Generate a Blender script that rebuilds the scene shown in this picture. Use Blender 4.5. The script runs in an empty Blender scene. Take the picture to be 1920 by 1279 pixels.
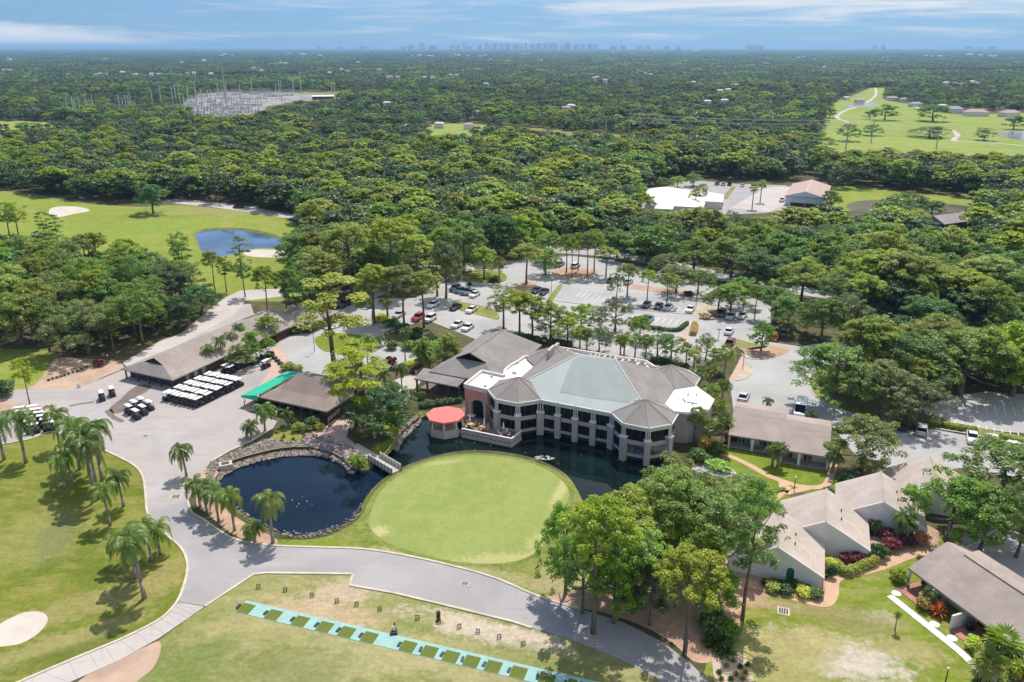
import bpy, math, random
import numpy as np
from mathutils import Vector, Matrix
from mathutils.geometry import tessellate_polygon

random.seed(7)
RNG = np.random.default_rng(11)
SC = bpy.context.scene
COL = SC.collection
PI = math.pi

# ------------------------------------------------------------------ camera model (photo survey: pixel -> place on the ground)
FPX, HZ, CAM_H = 1500.0, 88.0, 68.0
PITCH = math.atan((639.5 - HZ) / FPX)
CP, SP = math.cos(PITCH), math.sin(PITCH)


def G(u, v, z=0.0):
    x = (u - 960) / FPX
    y = -(v - 639.5) / FPX
    t = (z - CAM_H) / (-SP + y * CP)
    return Vector((x * t, (CP + y * SP) * t, z))


def PX(p):
    dz = p[2] - CAM_H
    f = p[1] * CP - dz * SP
    up = p[1] * SP + dz * CP
    return (960 + FPX * p[0] / f, 639.5 - FPX * up / f)


def HT(x, y, v):
    lo, hi = -5.0, 400.0
    for _ in range(50):
        m = (lo + hi) / 2
        if PX((x, y, m))[1] > v:
            lo = m
        else:
            hi = m
    return lo


D = Vector((.909, -.418, 0)).normalized()      # the resort's building grid
NN = Vector((.418, .909, 0)).normalized()
GRID = math.atan2(D.y, D.x)


def inside(p, poly):
    x, y = p[0], p[1]
    c = False
    j = len(poly) - 1
    for i in range(len(poly)):
        xi, yi = poly[i][0], poly[i][1]
        xj, yj = poly[j][0], poly[j][1]
        if (yi > y) != (yj > y) and x < (xj - xi) * (y - yi) / (yj - yi) + xi:
            c = not c
        j = i
    return c


def smooth_loop(pts, n=4, closed=True):
    out = []
    L = len(pts)
    rng = range(L) if closed else range(L - 1)
    for i in rng:
        if closed:
            p0, p1, p2, p3 = pts[(i - 1) % L], pts[i], pts[(i + 1) % L], pts[(i + 2) % L]
        else:
            p0, p1, p2, p3 = pts[max(i - 1, 0)], pts[i], pts[i + 1], pts[min(i + 2, L - 1)]
        for k in range(n):
            t = k / n
            out.append(tuple(.5 * ((2 * p1[a]) + (-p0[a] + p2[a]) * t + (2 * p0[a] - 5 * p1[a] + 4 * p2[a] - p3[a]) * t * t
                                   + (-p0[a] + 3 * p1[a] - 3 * p2[a] + p3[a]) * t ** 3) for a in range(len(p1))))
    if not closed:
        out.append(tuple(pts[-1]))
    return out


# ------------------------------------------------------------------ objects
def prop(o, label=None, cat=None, group=None, kind=None):
    if label:
        o['label'] = label
    if cat:
        o['category'] = cat
    if group:
        o['group'] = group
    if kind:
        o['kind'] = kind
    return o


def thing(name, label, cat, loc=(0, 0, 0), rz=0.0, group=None):
    o = bpy.data.objects.new(name, None)
    o.empty_display_size = .5
    COL.objects.link(o)
    o.location = loc
    o.rotation_euler = (0, 0, rz)
    return prop(o, label, cat, group)


def dup(root, loc, rz, label=None, group=None, scale=None):
    r = root.copy()
    COL.objects.link(r)
    r.location = loc
    r.rotation_euler = (0, 0, rz)
    if scale:
        r.scale = scale if hasattr(scale, '__len__') else (scale,) * 3
    if label:
        r['label'] = label
    if group:
        r['group'] = group
    for ch in list(root.children):
        c = ch.copy()
        COL.objects.link(c)
        c.parent = r
        for g in ch.children:
            d = g.copy()
            COL.objects.link(d)
            d.parent = c
    return r


class MB:
    def __init__(s):
        s.v, s.f, s.m = [], [], []

    def face(s, pts, mi=0):
        b = len(s.v)
        s.v += [tuple(p) for p in pts]
        s.f.append(list(range(b, b + len(pts))))
        s.m.append(mi)

    def add(s, vs, fs, mi=0):
        b = len(s.v)
        s.v += [tuple(p) for p in vs]
        s.f += [[i + b for i in f] for f in fs]
        s.m += [mi] * len(fs)

    def prism(s, poly, z0, z1, mi=0, bottom=True):
        n = len(poly)
        a = sum(poly[i][0] * poly[(i + 1) % n][1] - poly[(i + 1) % n][0] * poly[i][1] for i in range(n))
        if a < 0:
            poly = poly[::-1]
        vs = [(p[0], p[1], z0) for p in poly] + [(p[0], p[1], z1) for p in poly]
        fs = [[i, (i + 1) % n, n + (i + 1) % n, n + i] for i in range(n)] + [list(range(n, 2 * n))]
        if bottom:
            fs.append(list(range(n))[::-1])
        s.add(vs, fs, mi)
        return s

    def box(s, c, size, rz=0.0, mi=0):
        cx, cy, cz = c
        hx, hy, hz = size[0] / 2, size[1] / 2, size[2] / 2
        co, si = math.cos(rz), math.sin(rz)
        poly = [(cx + x * co - y * si, cy + x * si + y * co) for x, y in ((-hx, -hy), (hx, -hy), (hx, hy), (-hx, hy))]
        return s.prism(poly, cz - hz, cz + hz, mi)

    def beam(s, a, b, w, z0, z1, mi=0):
        a, b = Vector(a[:2]), Vector(b[:2])
        d = (b - a).normalized()
        n = Vector((-d.y, d.x)) * w / 2
        return s.prism([a - n, b - n, b + n, a + n], z0, z1, mi)

    def tube(s, p, q, r0, r1, n=8, mi=0, cap=True):
        p, q = Vector(p), Vector(q)
        d = (q - p).normalized()
        a = Vector((0, 0, 1)) if abs(d.z) < .95 else Vector((1, 0, 0))
        x = d.cross(a).normalized()
        y = d.cross(x)
        vs = [p + (x * math.cos(2 * PI * i / n) + y * math.sin(2 * PI * i / n)) * r0 for i in range(n)]
        vs += [q + (x * math.cos(2 * PI * i / n) + y * math.sin(2 * PI * i / n)) * r1 for i in range(n)]
        fs = [[i, n + i, n + (i + 1) % n, (i + 1) % n] for i in range(n)]
        if cap:
            fs += [list(range(n)), list(range(n, 2 * n))[::-1]]
        s.add(vs, fs, mi)
        return s

    def path_tube(s, pts, rs, n=7, mi=0):
        for i in range(len(pts) - 1):
            s.tube(pts[i], pts[i + 1], rs[i], rs[i + 1], n, mi)
        return s

    def build(s, name, mats, parent=None, smooth=False):
        me = bpy.data.meshes.new(name)
        off = Vector((0, 0, 0))
        if parent is not None and parent.get('_w'):
            off = Vector(parent['_w'])
        me.from_pydata([(p[0] - off.x, p[1] - off.y, p[2] - off.z) for p in s.v], [], s.f)
        if not isinstance(mats, (list, tuple)):
            mats = [mats]
        for m in mats:
            me.materials.append(m)
        if len(mats) > 1:
            me.polygons.foreach_set('material_index', s.m)
        if smooth:
            me.polygons.foreach_set('use_smooth', [True] * len(me.polygons))
        me.update()
        o = bpy.data.objects.new(name, me)
        COL.objects.link(o)
        if parent is not None:
            o.parent = parent
            if parent.get('_w'):
                o['_w'] = parent['_w']
        return o


def wthing(name, label, cat, loc, group=None):
    """a thing whose parts are written in world coordinates"""
    o = thing(name, label, cat, loc, 0, group)
    o['_w'] = tuple(float(c) for c in loc)
    return o


def np_mesh(name, verts, faces, mats, mi=None):
    me = bpy.data.meshes.new(name)
    nv, nf, k = len(verts), len(faces), faces.shape[1]
    me.vertices.add(nv)
    me.vertices.foreach_set('co', verts.astype(np.float32).ravel())
    me.loops.add(nf * k)
    me.loops.foreach_set('vertex_index', faces.astype(np.int32).ravel())
    me.polygons.add(nf)
    me.polygons.foreach_set('loop_start', np.arange(0, nf * k, k, dtype=np.int32))
    me.polygons.foreach_set('loop_total', np.full(nf, k, dtype=np.int32))
    for m in (mats if isinstance(mats, (list, tuple)) else [mats]):
        me.materials.append(m)
    if mi is not None:
        me.polygons.foreach_set('material_index', mi.astype(np.int32))
    me.update(calc_edges=True)
    return me


# ------------------------------------------------------------------ materials
class NT:
    def __init__(s, name):
        s.mat = bpy.data.materials.new(name)
        s.mat.use_nodes = True
        s.t = s.mat.node_tree
        s.t.nodes.clear()
        s.out = s.t.nodes.new('ShaderNodeOutputMaterial')

    def n(s, typ, ins=None, **kw):
        nd = s.t.nodes.new(typ)
        for k, v in kw.items():
            setattr(nd, k, v)
        for k, v in (ins or {}).items():
            s.set(nd.inputs[k], v)
        return nd

    def set(s, sock, v):
        if hasattr(v, 'is_output') or isinstance(v, bpy.types.NodeSocket):
            s.t.links.new(v, sock)
        elif hasattr(v, 'outputs'):
            s.t.links.new(v.outputs[0], sock)
        else:
            if sock.type == 'RGBA' and len(v) == 3:
                v = (*v, 1)
            sock.default_value = v

    def math(s, op, a, b=0.0, clamp=False):
        nd = s.n('ShaderNodeMath', operation=op, use_clamp=clamp)
        s.set(nd.inputs[0], a)
        s.set(nd.inputs[1], b)
        return nd.outputs[0]

    def vmath(s, op, a, b):
        nd = s.n('ShaderNodeVectorMath', operation=op)
        s.set(nd.inputs[0], a)
        s.set(nd.inputs[1], b)
        return nd

    def mix(s, f, a, b, typ='MIX'):
        nd = s.n('ShaderNodeMix', data_type='RGBA', blend_type=typ)
        s.set(nd.inputs[0], f)
        s.set(nd.inputs[6], a)
        s.set(nd.inputs[7], b)
        return nd.outputs[2]

    def noise(s, vec, scale, detail=4.0, rough=.55, dist=0.0):
        nd = s.n('ShaderNodeTexNoise', {'Scale': scale, 'Detail': detail, 'Roughness': rough, 'Distortion': dist})
        s.set(nd.inputs['Vector'], vec)
        return nd.outputs[0]

    def ramp(s, fac, lo, hi):
        nd = s.n('ShaderNodeMapRange', {'From Min': lo, 'From Max': hi}, interpolation_type='SMOOTHSTEP')
        s.set(nd.inputs['Value'], fac)
        return nd.outputs[0]

    def pos(s):
        return s.n('ShaderNodeNewGeometry').outputs['Position']

    def obj(s):
        return s.n('ShaderNodeTexCoord').outputs['Object']

    def bsdf(s, col, rough=.8, spec=.3, metal=0.0, normal=None, **kw):
        b = s.n('ShaderNodeBsdfPrincipled')
        s.set(b.inputs['Base Color'], col)
        s.set(b.inputs['Roughness'], rough)
        s.set(b.inputs['Specular IOR Level'], spec)
        s.set(b.inputs['Metallic'], metal)
        if normal is not None:
            s.set(b.inputs['Normal'], normal)
        for k, v in kw.items():
            s.set(b.inputs[k], v)
        s.t.links.new(b.outputs[0], s.out.inputs[0])
        return s.mat

    def bump(s, h, strength, dist=.05):
        b = s.n('ShaderNodeBump', {'Strength': strength, 'Distance': dist})
        s.set(b.inputs['Height'], h)
        return b.outputs[0]


def sc(c, k):
    return tuple(min(1, x * k) for x in c)


def M(name, col, rough=.8, var=.22, scale=1.2, spec=.3, metal=0.0, fine=.1, world=False):
    """weathered plain surface: broad blotches and fine grain"""
    s = NT(name)
    p = s.pos() if world else s.obj()
    a = s.noise(p, scale, 5, .6)
    b = s.noise(p, scale * 9, 3, .6)
    f = s.math('ADD', s.math('MULTIPLY', s.ramp(a, .28, .72), 1 - fine * 2, True), s.math('MULTIPLY', b, fine * 2))
    c = s.mix(f, sc(col, 1 - var), sc(col, 1 + var))
    return s.bsdf(c, rough, spec, metal)


def shingle(name, col):
    s = NT(name)
    p = s.obj()
    mp_ = s.n('ShaderNodeMapping', {'Scale': (.35, .35, 9.0)})
    s.set(mp_.inputs['Vector'], p)
    n1 = s.noise(mp_.outputs[0], 1.0, 4, .7)
    n2 = s.noise(p, .22, 5, .65, .5)
    n3 = s.noise(p, 5.0, 3, .7)
    c = s.mix(s.ramp(n2, .3, .7), sc(col, .84), sc(col, 1.12))
    c = s.mix(s.math('MULTIPLY', s.ramp(n1, .5, .72), .3), c, sc(col, .7))
    c = s.mix(s.math('MULTIPLY', s.ramp(n3, .4, .7), .22), c, sc(col, .68))
    return s.bsdf(c, .92, .12)


def paint(name, col, rough=.28, coat=.6):
    s = NT(name)
    a = s.noise(s.obj(), 3.0, 3)
    c = s.mix(s.math('MULTIPLY', a, .25), col, sc(col, .8))
    return s.bsdf(c, rough, .5, 0.0, None, **{'Coat Weight': coat, 'Coat Roughness': .06})


def grass(name, ca, cb, cc, big=.035, mid=.22, patches=(), streak=None, fine=1.6, speck=1.0):
    """turf: broad drifts of ca/cb, dry tufts cc, worn patches of their own colour and place"""
    s = NT(name)
    p = s.pos()
    if streak:
        p2 = s.n('ShaderNodeMapping', {'Rotation': (0, 0, streak[0]), 'Scale': (streak[1], streak[2], 1)})
        s.set(p2.inputs['Vector'], p)
        p2 = p2.outputs[0]
    else:
        p2 = p
    n1 = s.noise(p2, big, 4, .55, .6)
    n2 = s.noise(p2, mid, 5, .62)
    n3 = s.noise(p, fine, 4, .7)
    n4 = s.noise(p2, mid * 2.7, 4, .7)
    c = s.mix(s.ramp(n1, .36, .64), ca, cb)
    c = s.mix(s.math('MULTIPLY', s.ramp(n2, .42, .68), .75), c, cc)
    c = s.mix(s.math('MULTIPLY', s.ramp(n4, .5, .72), .35), c, sc(ca, .62))
    for (u, v, rx, ry, rot, col, k) in patches:
        q = G(u, v)
        d = s.vmath('SUBTRACT', p, (q.x, q.y, 0)).outputs[0]
        rt = s.n('ShaderNodeVectorRotate', {'Angle': -rot}, rotation_type='Z_AXIS')
        s.set(rt.inputs['Vector'], d)
        e = s.vmath('DIVIDE', rt.outputs[0], (rx, ry, 1e6)).outputs[0]
        l = s.n('ShaderNodeVectorMath', operation='LENGTH')
        s.set(l.inputs[0], e)
        w = s.noise(p, 2.2 / max(.6, min(rx, ry)), 6, .7)
        g = s.math('ADD', l.outputs['Value'], s.math('MULTIPLY', s.math('SUBTRACT', w, .5), 2.6))
        msk = s.math('MULTIPLY', s.ramp(g, 1.15, .5), k)
        c = s.mix(msk, c, col)
    n5 = s.noise(p2, fine * .35, 5, .75)
    c = s.mix(s.math('MULTIPLY', s.ramp(n5, .44, .7), .5 * speck), c, sc2(s, c, .72))
    c = s.mix(s.math('MULTIPLY', s.ramp(n5, .5, .3), .45 * speck), c, sc2(s, c, 1.22))
    c = s.mix(s.ramp(n3, .35, .7), sc2(s, c, 1 - .22 * speck), c)
    return s.bsdf(c, .95, .1, 0.0, s.bump(n3, .5, .06))


def sc2(s, c, k):
    return s.mix(1.0, c, (k, k, k), 'MULTIPLY')


def pavement(name, col, stain=(.1, .085, .08), var=.16, crack=.35, warm=None):
    s = NT(name)
    p = s.pos()
    n1 = s.noise(p, .09, 5, .6, .4)
    n2 = s.noise(p, .7, 5, .65)
    n3 = s.noise(p, 7.0, 3, .6)
    c = s.mix(s.ramp(n1, .3, .7), sc(col, 1 - var), sc(col, 1 + var))
    if warm:
        c = s.mix(s.ramp(s.noise(p, .05, 3), .42, .6), c, warm)
    c = s.mix(s.math('MULTIPLY', s.ramp(n2, .52, .78), .3), c, sc(col, .7))
    vo = s.n('ShaderNodeTexVoronoi', {'Scale': .16, 'Randomness': 1.0}, feature='DISTANCE_TO_EDGE')
    s.set(vo.inputs['Vector'], p)
    c = s.mix(s.math('MULTIPLY', s.ramp(vo.outputs['Distance'], .012, .002), crack), c, sc(col, .62))
    st = s.n('ShaderNodeMapping', {'Rotation': (0, 0, .62), 'Scale': (.05, .9, 1)})
    s.set(st.inputs['Vector'], p)
    n4 = s.noise(st.outputs[0], .8, 5, .65, .3)
    c = s.mix(s.math('MULTIPLY', s.ramp(n4, .54, .74), .34), c, sc(col, 1.28))
    c = s.mix(s.math('MULTIPLY', s.ramp(n4, .46, .3), .3), c, sc(col, .68))
    c = s.mix(s.math('MULTIPLY', n3, .22), c, sc(col, .72))
    return s.bsdf(c, .9, .2)


def leafmat(name, ca, cb, cc, trans=.45, hue=.045, val=.62):
    s = NT(name)
    ca, cb, cc = sc(ca, 1.18), sc(cb, 1.18), sc(cc, 1.18)
    o = s.n('ShaderNodeObjectInfo')
    p = s.obj()
    n1 = s.noise(p, .55, 3, .6)
    n2 = s.noise(p, 3.0, 2, .6)
    c = s.mix(s.ramp(n1, .35, .65), ca, cb)
    c = s.mix(s.math('MULTIPLY', s.ramp(n2, .5, .75), .6), c, cc)
    h = s.n('ShaderNodeHueSaturation')
    r = o.outputs['Random']
    s.set(h.inputs['Hue'], s.math('ADD', .477, s.math('MULTIPLY', r, hue)))
    r2 = s.math('FRACT', s.math('MULTIPLY', r, 7.31))
    s.set(h.inputs['Value'], s.math('ADD', 1 - val * .5, s.math('MULTIPLY', r2, val)))
    s.set(h.inputs['Saturation'], s.math('ADD', .85, s.math('MULTIPLY', s.math('FRACT', s.math('MULTIPLY', r, 3.77)), .25)))
    s.set(h.inputs['Color'], c)
    d = s.n('ShaderNodeBsdfDiffuse')
    s.set(d.inputs[0], h.outputs[0])
    t = s.n('ShaderNodeBsdfTranslucent')
    yl = s.mix(1.0, h.outputs[0], (1.25, 1.4, .55), 'MULTIPLY')
    s.set(t.inputs[0], yl)
    g = s.n('ShaderNodeBsdfGlossy', {'Roughness': .45, 'Color': (.8, .85, .8, 1)})
    m = s.n('ShaderNodeMixShader', {0: trans})
    s.t.links.new(d.outputs[0], m.inputs[1])
    s.t.links.new(t.outputs[0], m.inputs[2])
    m2 = s.n('ShaderNodeMixShader', {0: .035})
    s.t.links.new(m.outputs[0], m2.inputs[1])
    s.t.links.new(g.outputs[0], m2.inputs[2])
    s.t.links.new(m2.outputs[0], s.out.inputs[0])
    return s.mat


# ------------------------------------------------------------------ camera, sun, sky
cam = bpy.data.cameras.new('camera')
cam.sensor_width = 36
cam.lens = 36 * FPX / 1920
cam.clip_start = .5
cam.clip_end = 80000
co = bpy.data.objects.new('camera', cam)
co.location = (0, 0, CAM_H)
co.rotation_euler = (PI / 2 - PITCH, 0, 0)
COL.objects.link(co)
SC.camera = co

SUN_EL, SUN_AZ = math.radians(61), math.radians(17)      # azimuth measured from +Y towards +X
sd = Vector((math.sin(SUN_AZ) * math.cos(SUN_EL), math.cos(SUN_AZ) * math.cos(SUN_EL), math.sin(SUN_EL)))
sl = bpy.data.lights.new('sun', 'SUN')
sl.energy = 4.7
sl.angle = math.radians(.55)
sl.color = (1, .955, .88)
so = bpy.data.objects.new('sun', sl)
so.rotation_euler = (-sd).to_track_quat('-Z', 'Y').to_euler()
so.location = (0, 0, 200)
COL.objects.link(so)

W = bpy.data.worlds.new('World')
SC.world = W
W.use_nodes = True
wt = W.node_tree
wt.nodes.clear()


def wn(typ, ins=None, **kw):
    nd = wt.nodes.new(typ)
    for k, v in kw.items():
        setattr(nd, k, v)
    for k, v in (ins or {}).items():
        if hasattr(v, 'is_output'):
            wt.links.new(v, nd.inputs[k])
        else:
            nd.inputs[k].default_value = v
    return nd


sky = wn('ShaderNodeTexSky', sky_type='NISHITA', sun_disc=False, sun_elevation=SUN_EL, sun_rotation=SUN_AZ,
         altitude=0, air_density=1.3, dust_density=.6, ozone_density=2.0)
tc = wn('ShaderNodeTexCoord').outputs['Generated']
sep = wn('ShaderNodeSeparateXYZ', {0: tc})
# blue of the sky low over the horizon
elev = wn('ShaderNodeMapRange', {'Value': sep.outputs['Z'], 'From Min': 0.0, 'From Max': .34})
lowmix = wn('ShaderNodeMix', {0: elev.outputs[0]}, data_type='RGBA')
lowmix.inputs[6].default_value = (.21, .45, 1.06, 1)
lowmix.inputs[7].default_value = (.8, .9, 1.0, 1)
hzn = wn('ShaderNodeMapRange', {'Value': sep.outputs['Z'], 'From Min': .045, 'From Max': 0.0}, interpolation_type='SMOOTHSTEP')
hmix = wn('ShaderNodeMix', {0: hzn.outputs[0], 6: lowmix.outputs[2]}, data_type='RGBA')
hmix.inputs[7].default_value = (.33, .66, 1.42, 1)
tint = wn('ShaderNodeMix', {0: 1.0, 6: sky.outputs[0], 7: hmix.outputs[2]}, data_type='RGBA', blend_type='MULTIPLY')
# thin cloud streaks: noise drawn out along the horizon
mp = wn('ShaderNodeMapping', {'Vector': tc, 'Scale': (3.2, 3.2, 46.0)})
nz = wn('ShaderNodeTexNoise', {'Vector': mp.outputs[0], 'Scale': 1.6, 'Detail': 7.0, 'Roughness': .62, 'Distortion': .6})
# heavier cloud up to the right, and one bank low on the left
hi = wn('ShaderNodeMapRange', {'Value': sep.outputs['Z'], 'From Min': .018, 'From Max': .06})
rt = wn('ShaderNodeMapRange', {'Value': sep.outputs['X'], 'From Min': -.12, 'From Max': .38})
m1 = wn('ShaderNodeMath', {0: hi.outputs[0], 1: rt.outputs[0]}, operation='MULTIPLY')
lf = wn('ShaderNodeMapRange', {'Value': sep.outputs['X'], 'From Min': -.34, 'From Max': -.5})
lo_ = wn('ShaderNodeMapRange', {'Value': sep.outputs['Z'], 'From Min': .026, 'From Max': .006})
m2 = wn('ShaderNodeMath', {0: lf.outputs[0], 1: lo_.outputs[0]}, operation='MULTIPLY')
m2b = wn('ShaderNodeMath', {0: m2.outputs[0], 1: 1.7}, operation='MULTIPLY')
ms = wn('ShaderNodeMath', {0: m1.outputs[0], 1: m2b.outputs[0]}, operation='MAXIMUM')
th = wn('ShaderNodeMath', {0: ms.outputs[0], 1: .36}, operation='MULTIPLY')
a1 = wn('ShaderNodeMath', {0: nz.outputs[0], 1: th.outputs[0]}, operation='ADD')
cm = wn('ShaderNodeMapRange', {'Value': a1.outputs[0], 'From Min': .46, 'From Max': .84, 'To Max': .95}, interpolation_type='SMOOTHSTEP')
cl = wn('ShaderNodeMix', {0: cm.outputs[0], 6: tint.outputs[2]}, data_type='RGBA')
cl.inputs[7].default_value = (6.0, 6.2, 6.45, 1)
bg = wn('ShaderNodeBackground', {0: cl.outputs[2], 1: .14})
wo = wn('ShaderNodeOutputWorld', {0: bg.outputs[0]})

SC.view_settings.view_transform = 'Standard'
SC.view_settings.look = 'None'
SC.view_settings.exposure = 0
SC.view_settings.gamma = 1
SC.view_settings.use_curve_mapping = False
SC.render.engine = 'CYCLES'
SC.cycles.max_bounces = 8
SC.cycles.diffuse_bounces = 4
SC.cycles.glossy_bounces = 3
SC.cycles.transmission_bounces = 5
SC.cycles.transparent_max_bounces = 4
SC.cycles.volume_bounces = 0
SC.cycles.use_denoising = True
SC.cycles.use_adaptive_sampling = True
SC.cycles.adaptive_threshold = .015
SC.cycles.sample_clamp_indirect = 4
# ================================================================== ground, roads, lawns, water
GY, GB, GT = (.205, .255, .045), (.125, .185, .028), (.34, .29, .13)
TAN = (.46, .36, .2)
MATG = {
    'ground': grass('woodland_floor', (.07, .085, .03), (.13, .12, .06), (.2, .15, .1), .05, .3),
    'range': grass('range_turf', (.235, .255, .075), (.33, .315, .125), (.4, .35, .17), .06, .3, [
        (600, 1150, 9, 3, -.25, (.55, .4, .26), .8), (640, 1110, 5, 3, 0, (.55, .42, .3), .8),
        (860, 1170, 9, 2.4, -.3, (.62, .5, .38), .85), (960, 1195, 6, 2, -.3, (.6, .52, .4), .9), (1000, 1200, 6, 1.6, -.4, (.6, .47, .36), .8),
        (520, 1165, 5, 2.4, -.2, (.4, .34, .16), .7), (450, 1165, 9, 3, .6, (.42, .36, .17), .6), (350, 1240, 8, 5, .3, (.15, .21, .05), .5),
        (700, 1230, 10, 4, 0, (.43, .38, .19), .6), (880, 1250, 9, 4, -.4, (.42, .37, .19), .55), (560, 1255, 7, 5, 0, (.16, .2, .06), .45),
        (790, 1165, 3, 2.5, 0, (.2, .24, .05), .7), (1010, 1240, 8, 3, -.4, (.22, .25, .07), .5)], (-.25, .55, 1.2)),
    'front': grass('lawn_turf', (.15, .195, .024), (.225, .245, .042), (.32, .275, .085), .06, .25, [
        (60, 1010, 8, 9, .2, (.30, .30, .09), .65), (110, 1000, 3, 9, .25, (.19, .2, .09), .6), (180, 1130, 12, 3, .5, (.37, .32, .13), .6),
        (110, 1205, 11, 2, .55, (.4, .34, .15), .6), (310, 1080, 3, 7, -.1, (.36, .3, .12), .55), (140, 1225, 10, 2, .5, (.12, .16, .03), .6),
        (20, 870, 9, 5, 0, (.2, .25, .035), .5)], (.55, .6, 1.4)),
    'peninsula': grass('bank_turf', (.17, .225, .035), (.25, .265, .06), (.34, .3, .12), .09, .4, [
        (700, 1040, 6, 2.2, 0, (.42, .37, .17), .8), (900, 1075, 14, 1.8, -.3, (.4, .36, .17), .7), (1060, 1090, 5, 4, 0, (.44, .37, .19), .7),
        (590, 1020, 6, 1.6, .1, (.2, .27, .03), .8)]),
    'green': grass('putting_turf', (.24, .295, .078), (.272, .32, .092), (.32, .33, .11), .07, .4, [
        (705, 1000, 2.4, 1.6, .8, (.5, .43, .22), .8), (1055, 915, 1.1, 6.5, -.35, (.47, .43, .2), .8), (960, 1050, 9, 1.8, 0, (.45, .42, .18), .75),
        (1020, 1010, 2, 5, -.5, (.44, .42, .18), .7), (830, 868, 4, .8, .3, (.44, .42, .18), .5)], None, 3.0, .25),
    'villa': grass('villa_turf', (.165, .225, .022), (.235, .28, .035), (.35, .31, .11), .08, .35, [
        (1540, 1225, 10, 4.4, -.35, (.52, .44, .31), .85), (1590, 1235, 7, 3.4, -.3, (.58, .51, .42), .8), (1480, 1215, 9, 4, .2, (.38, .33, .12), .8), (1460, 1265, 7, 6, 0, (.36, .33, .13), .8),
        (1650, 1160, 3, 2, 0, (.42, .36, .24), .8), (1700, 1215, 5, 2.4, -.4, (.42, .36, .18), .6), (1500, 1140, 9, 1.2, -.2, (.4, .3, .18), .7),
        (1590, 1160, 7, 3, -.4, (.26, .24, .09), .7), (1410, 1115, 3, 3, 0, (.48, .33, .22), .9)], (-.35, .6, 1.3)),
    'court': grass('court_turf', (.17, .235, .025), (.215, .27, .03), (.25, .28, .05), .1, .5),
    'fairway': grass('fairway_turf', (.225, .285, .038), (.27, .32, .052), (.34, .34, .1), .02, .09, [
        (420, 395, 32, 11, -.2, (.33, .31, .12), .75), (60, 380, 25, 8, 0, (.27, .34, .05), .5), (250, 430, 30, 16, 0, (.2, .31, .035), .5),
        (290, 400, 18, 3, -.1, (.36, .36, .13), .6)]),
    'farfair': grass('far_fairway_turf', (.25, .33, .06), (.3, .36, .075), (.36, .37, .13), .012, .05),
    'verge': grass('verge_turf', (.2, .24, .045), (.28, .28, .09), (.36, .3, .14), .08, .4),
    'mulch': M('pine_mulch', (.45, .29, .205), .95, .3, .5, .1, fine=.2, world=True),
    'dirt': M('bare_dirt', (.44, .31, .23), .95, .25, .2, .1, fine=.15, world=True),
    'bed': M('planting_mulch', (.5, .4, .3), .95, .2, .4, .1, fine=.2, world=True),
    'sand': M('bunker_sand', (.56, .49, .42), .95, .1, .25, .1, world=True),
    'asphalt': pavement('cart_road_asphalt', (.365, .342, .338), var=.1, crack=.22),
    'yard': pavement('yard_asphalt', (.4, .365, .352), var=.15, warm=(.43, .372, .345), crack=.14),
    'lot': pavement('parking_asphalt', (.415, .398, .385), var=.12, crack=.25),
    'concrete': pavement('path_concrete', (.5, .445, .41), var=.08, crack=.5),
    'paver': M('brick_paving', (.52, .36, .30), .9, .16, .4, .15, fine=.25, world=True),
    'peach': M('tinted_path', (.55, .36, .235), .9, .1, .4, .15, world=True),
    'white': M('painted_line', (.72, .7, .66), .8, .15, 2.0, world=True),
    'kerb': M('kerb_concrete', (.56, .49, .38), .9, .2, .6, world=True),
    'terrace': M('terrace_brick', (.22, .16, .14), .85, .2, .5, world=True),
    'patio': M('patio_brick', (.45, .2, .15), .85, .2, .8, world=True),
    'gravel': M('switchyard_gravel', (.27, .25, .24), .95, .55, .05, world=True),
    'wet': M('wet_stain', (.17, .13, .105), .55, .35, .5, .4, fine=.25, world=True),
    'bankmud': M('shore_mud', (.28, .23, .17), .95, .35, .8, .1, fine=.3, world=True),
}


def watermat(name, col, wave=.5, bumpk=.03, rough=.03):
    s = NT(name)
    p = s.pos()
    n1 = s.noise(p, wave, 3, .6)
    n2 = s.noise(p, .06, 3, .5)
    c = s.mix(s.ramp(n2, .35, .65), col, sc(col, .55))
    return s.bsdf(c, rough, .5, 0.0, s.bump(n1, bumpk, .06), IOR=1.33)


WATER = watermat('pond_water_surface', (.006, .016, .034))
WATERC = watermat('channel_water_surface', (.006, .016, .016))
WATERB = watermat('fairway_water_surface', (.09, .15, .235), .3, .05)  # base blue lightened to stand in for the reflected sky
WATERF = watermat('far_water_surface', (.2, .22, .24), .1, .3, .15)

ZLIFT = {}


def sheet(name, px, mat, z, smooth=5, world=None, skirt=0.0, hole=None):
    """a flat sheet of ground lying on the terrain, outlined by survey points"""
    pts = [tuple(G(u, v, 0)[:2]) for u, v in px] if world is None else world
    if smooth:
        pts = smooth_loop(pts, smooth)
    m = MB()
    if hole:
        lp = [[Vector((*p, z)) for p in pts], [Vector((*p, z)) for p in hole]]
        m.add([p for l in lp for p in l], [list(t) for t in tessellate_polygon(lp)])
    else:
        m.face([(x, y, z) for x, y in pts])
    if skirt:
        n = len(pts)
        for i in range(n):
            a, b = pts[i], pts[(i + 1) % n]
            m.face([(a[0], a[1], z - skirt), (b[0], b[1], z - skirt), (b[0], b[1], z), (a[0], a[1], z)])
    o = m.build(name, mat)
    o['kind'] = 'structure'
    return o


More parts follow.
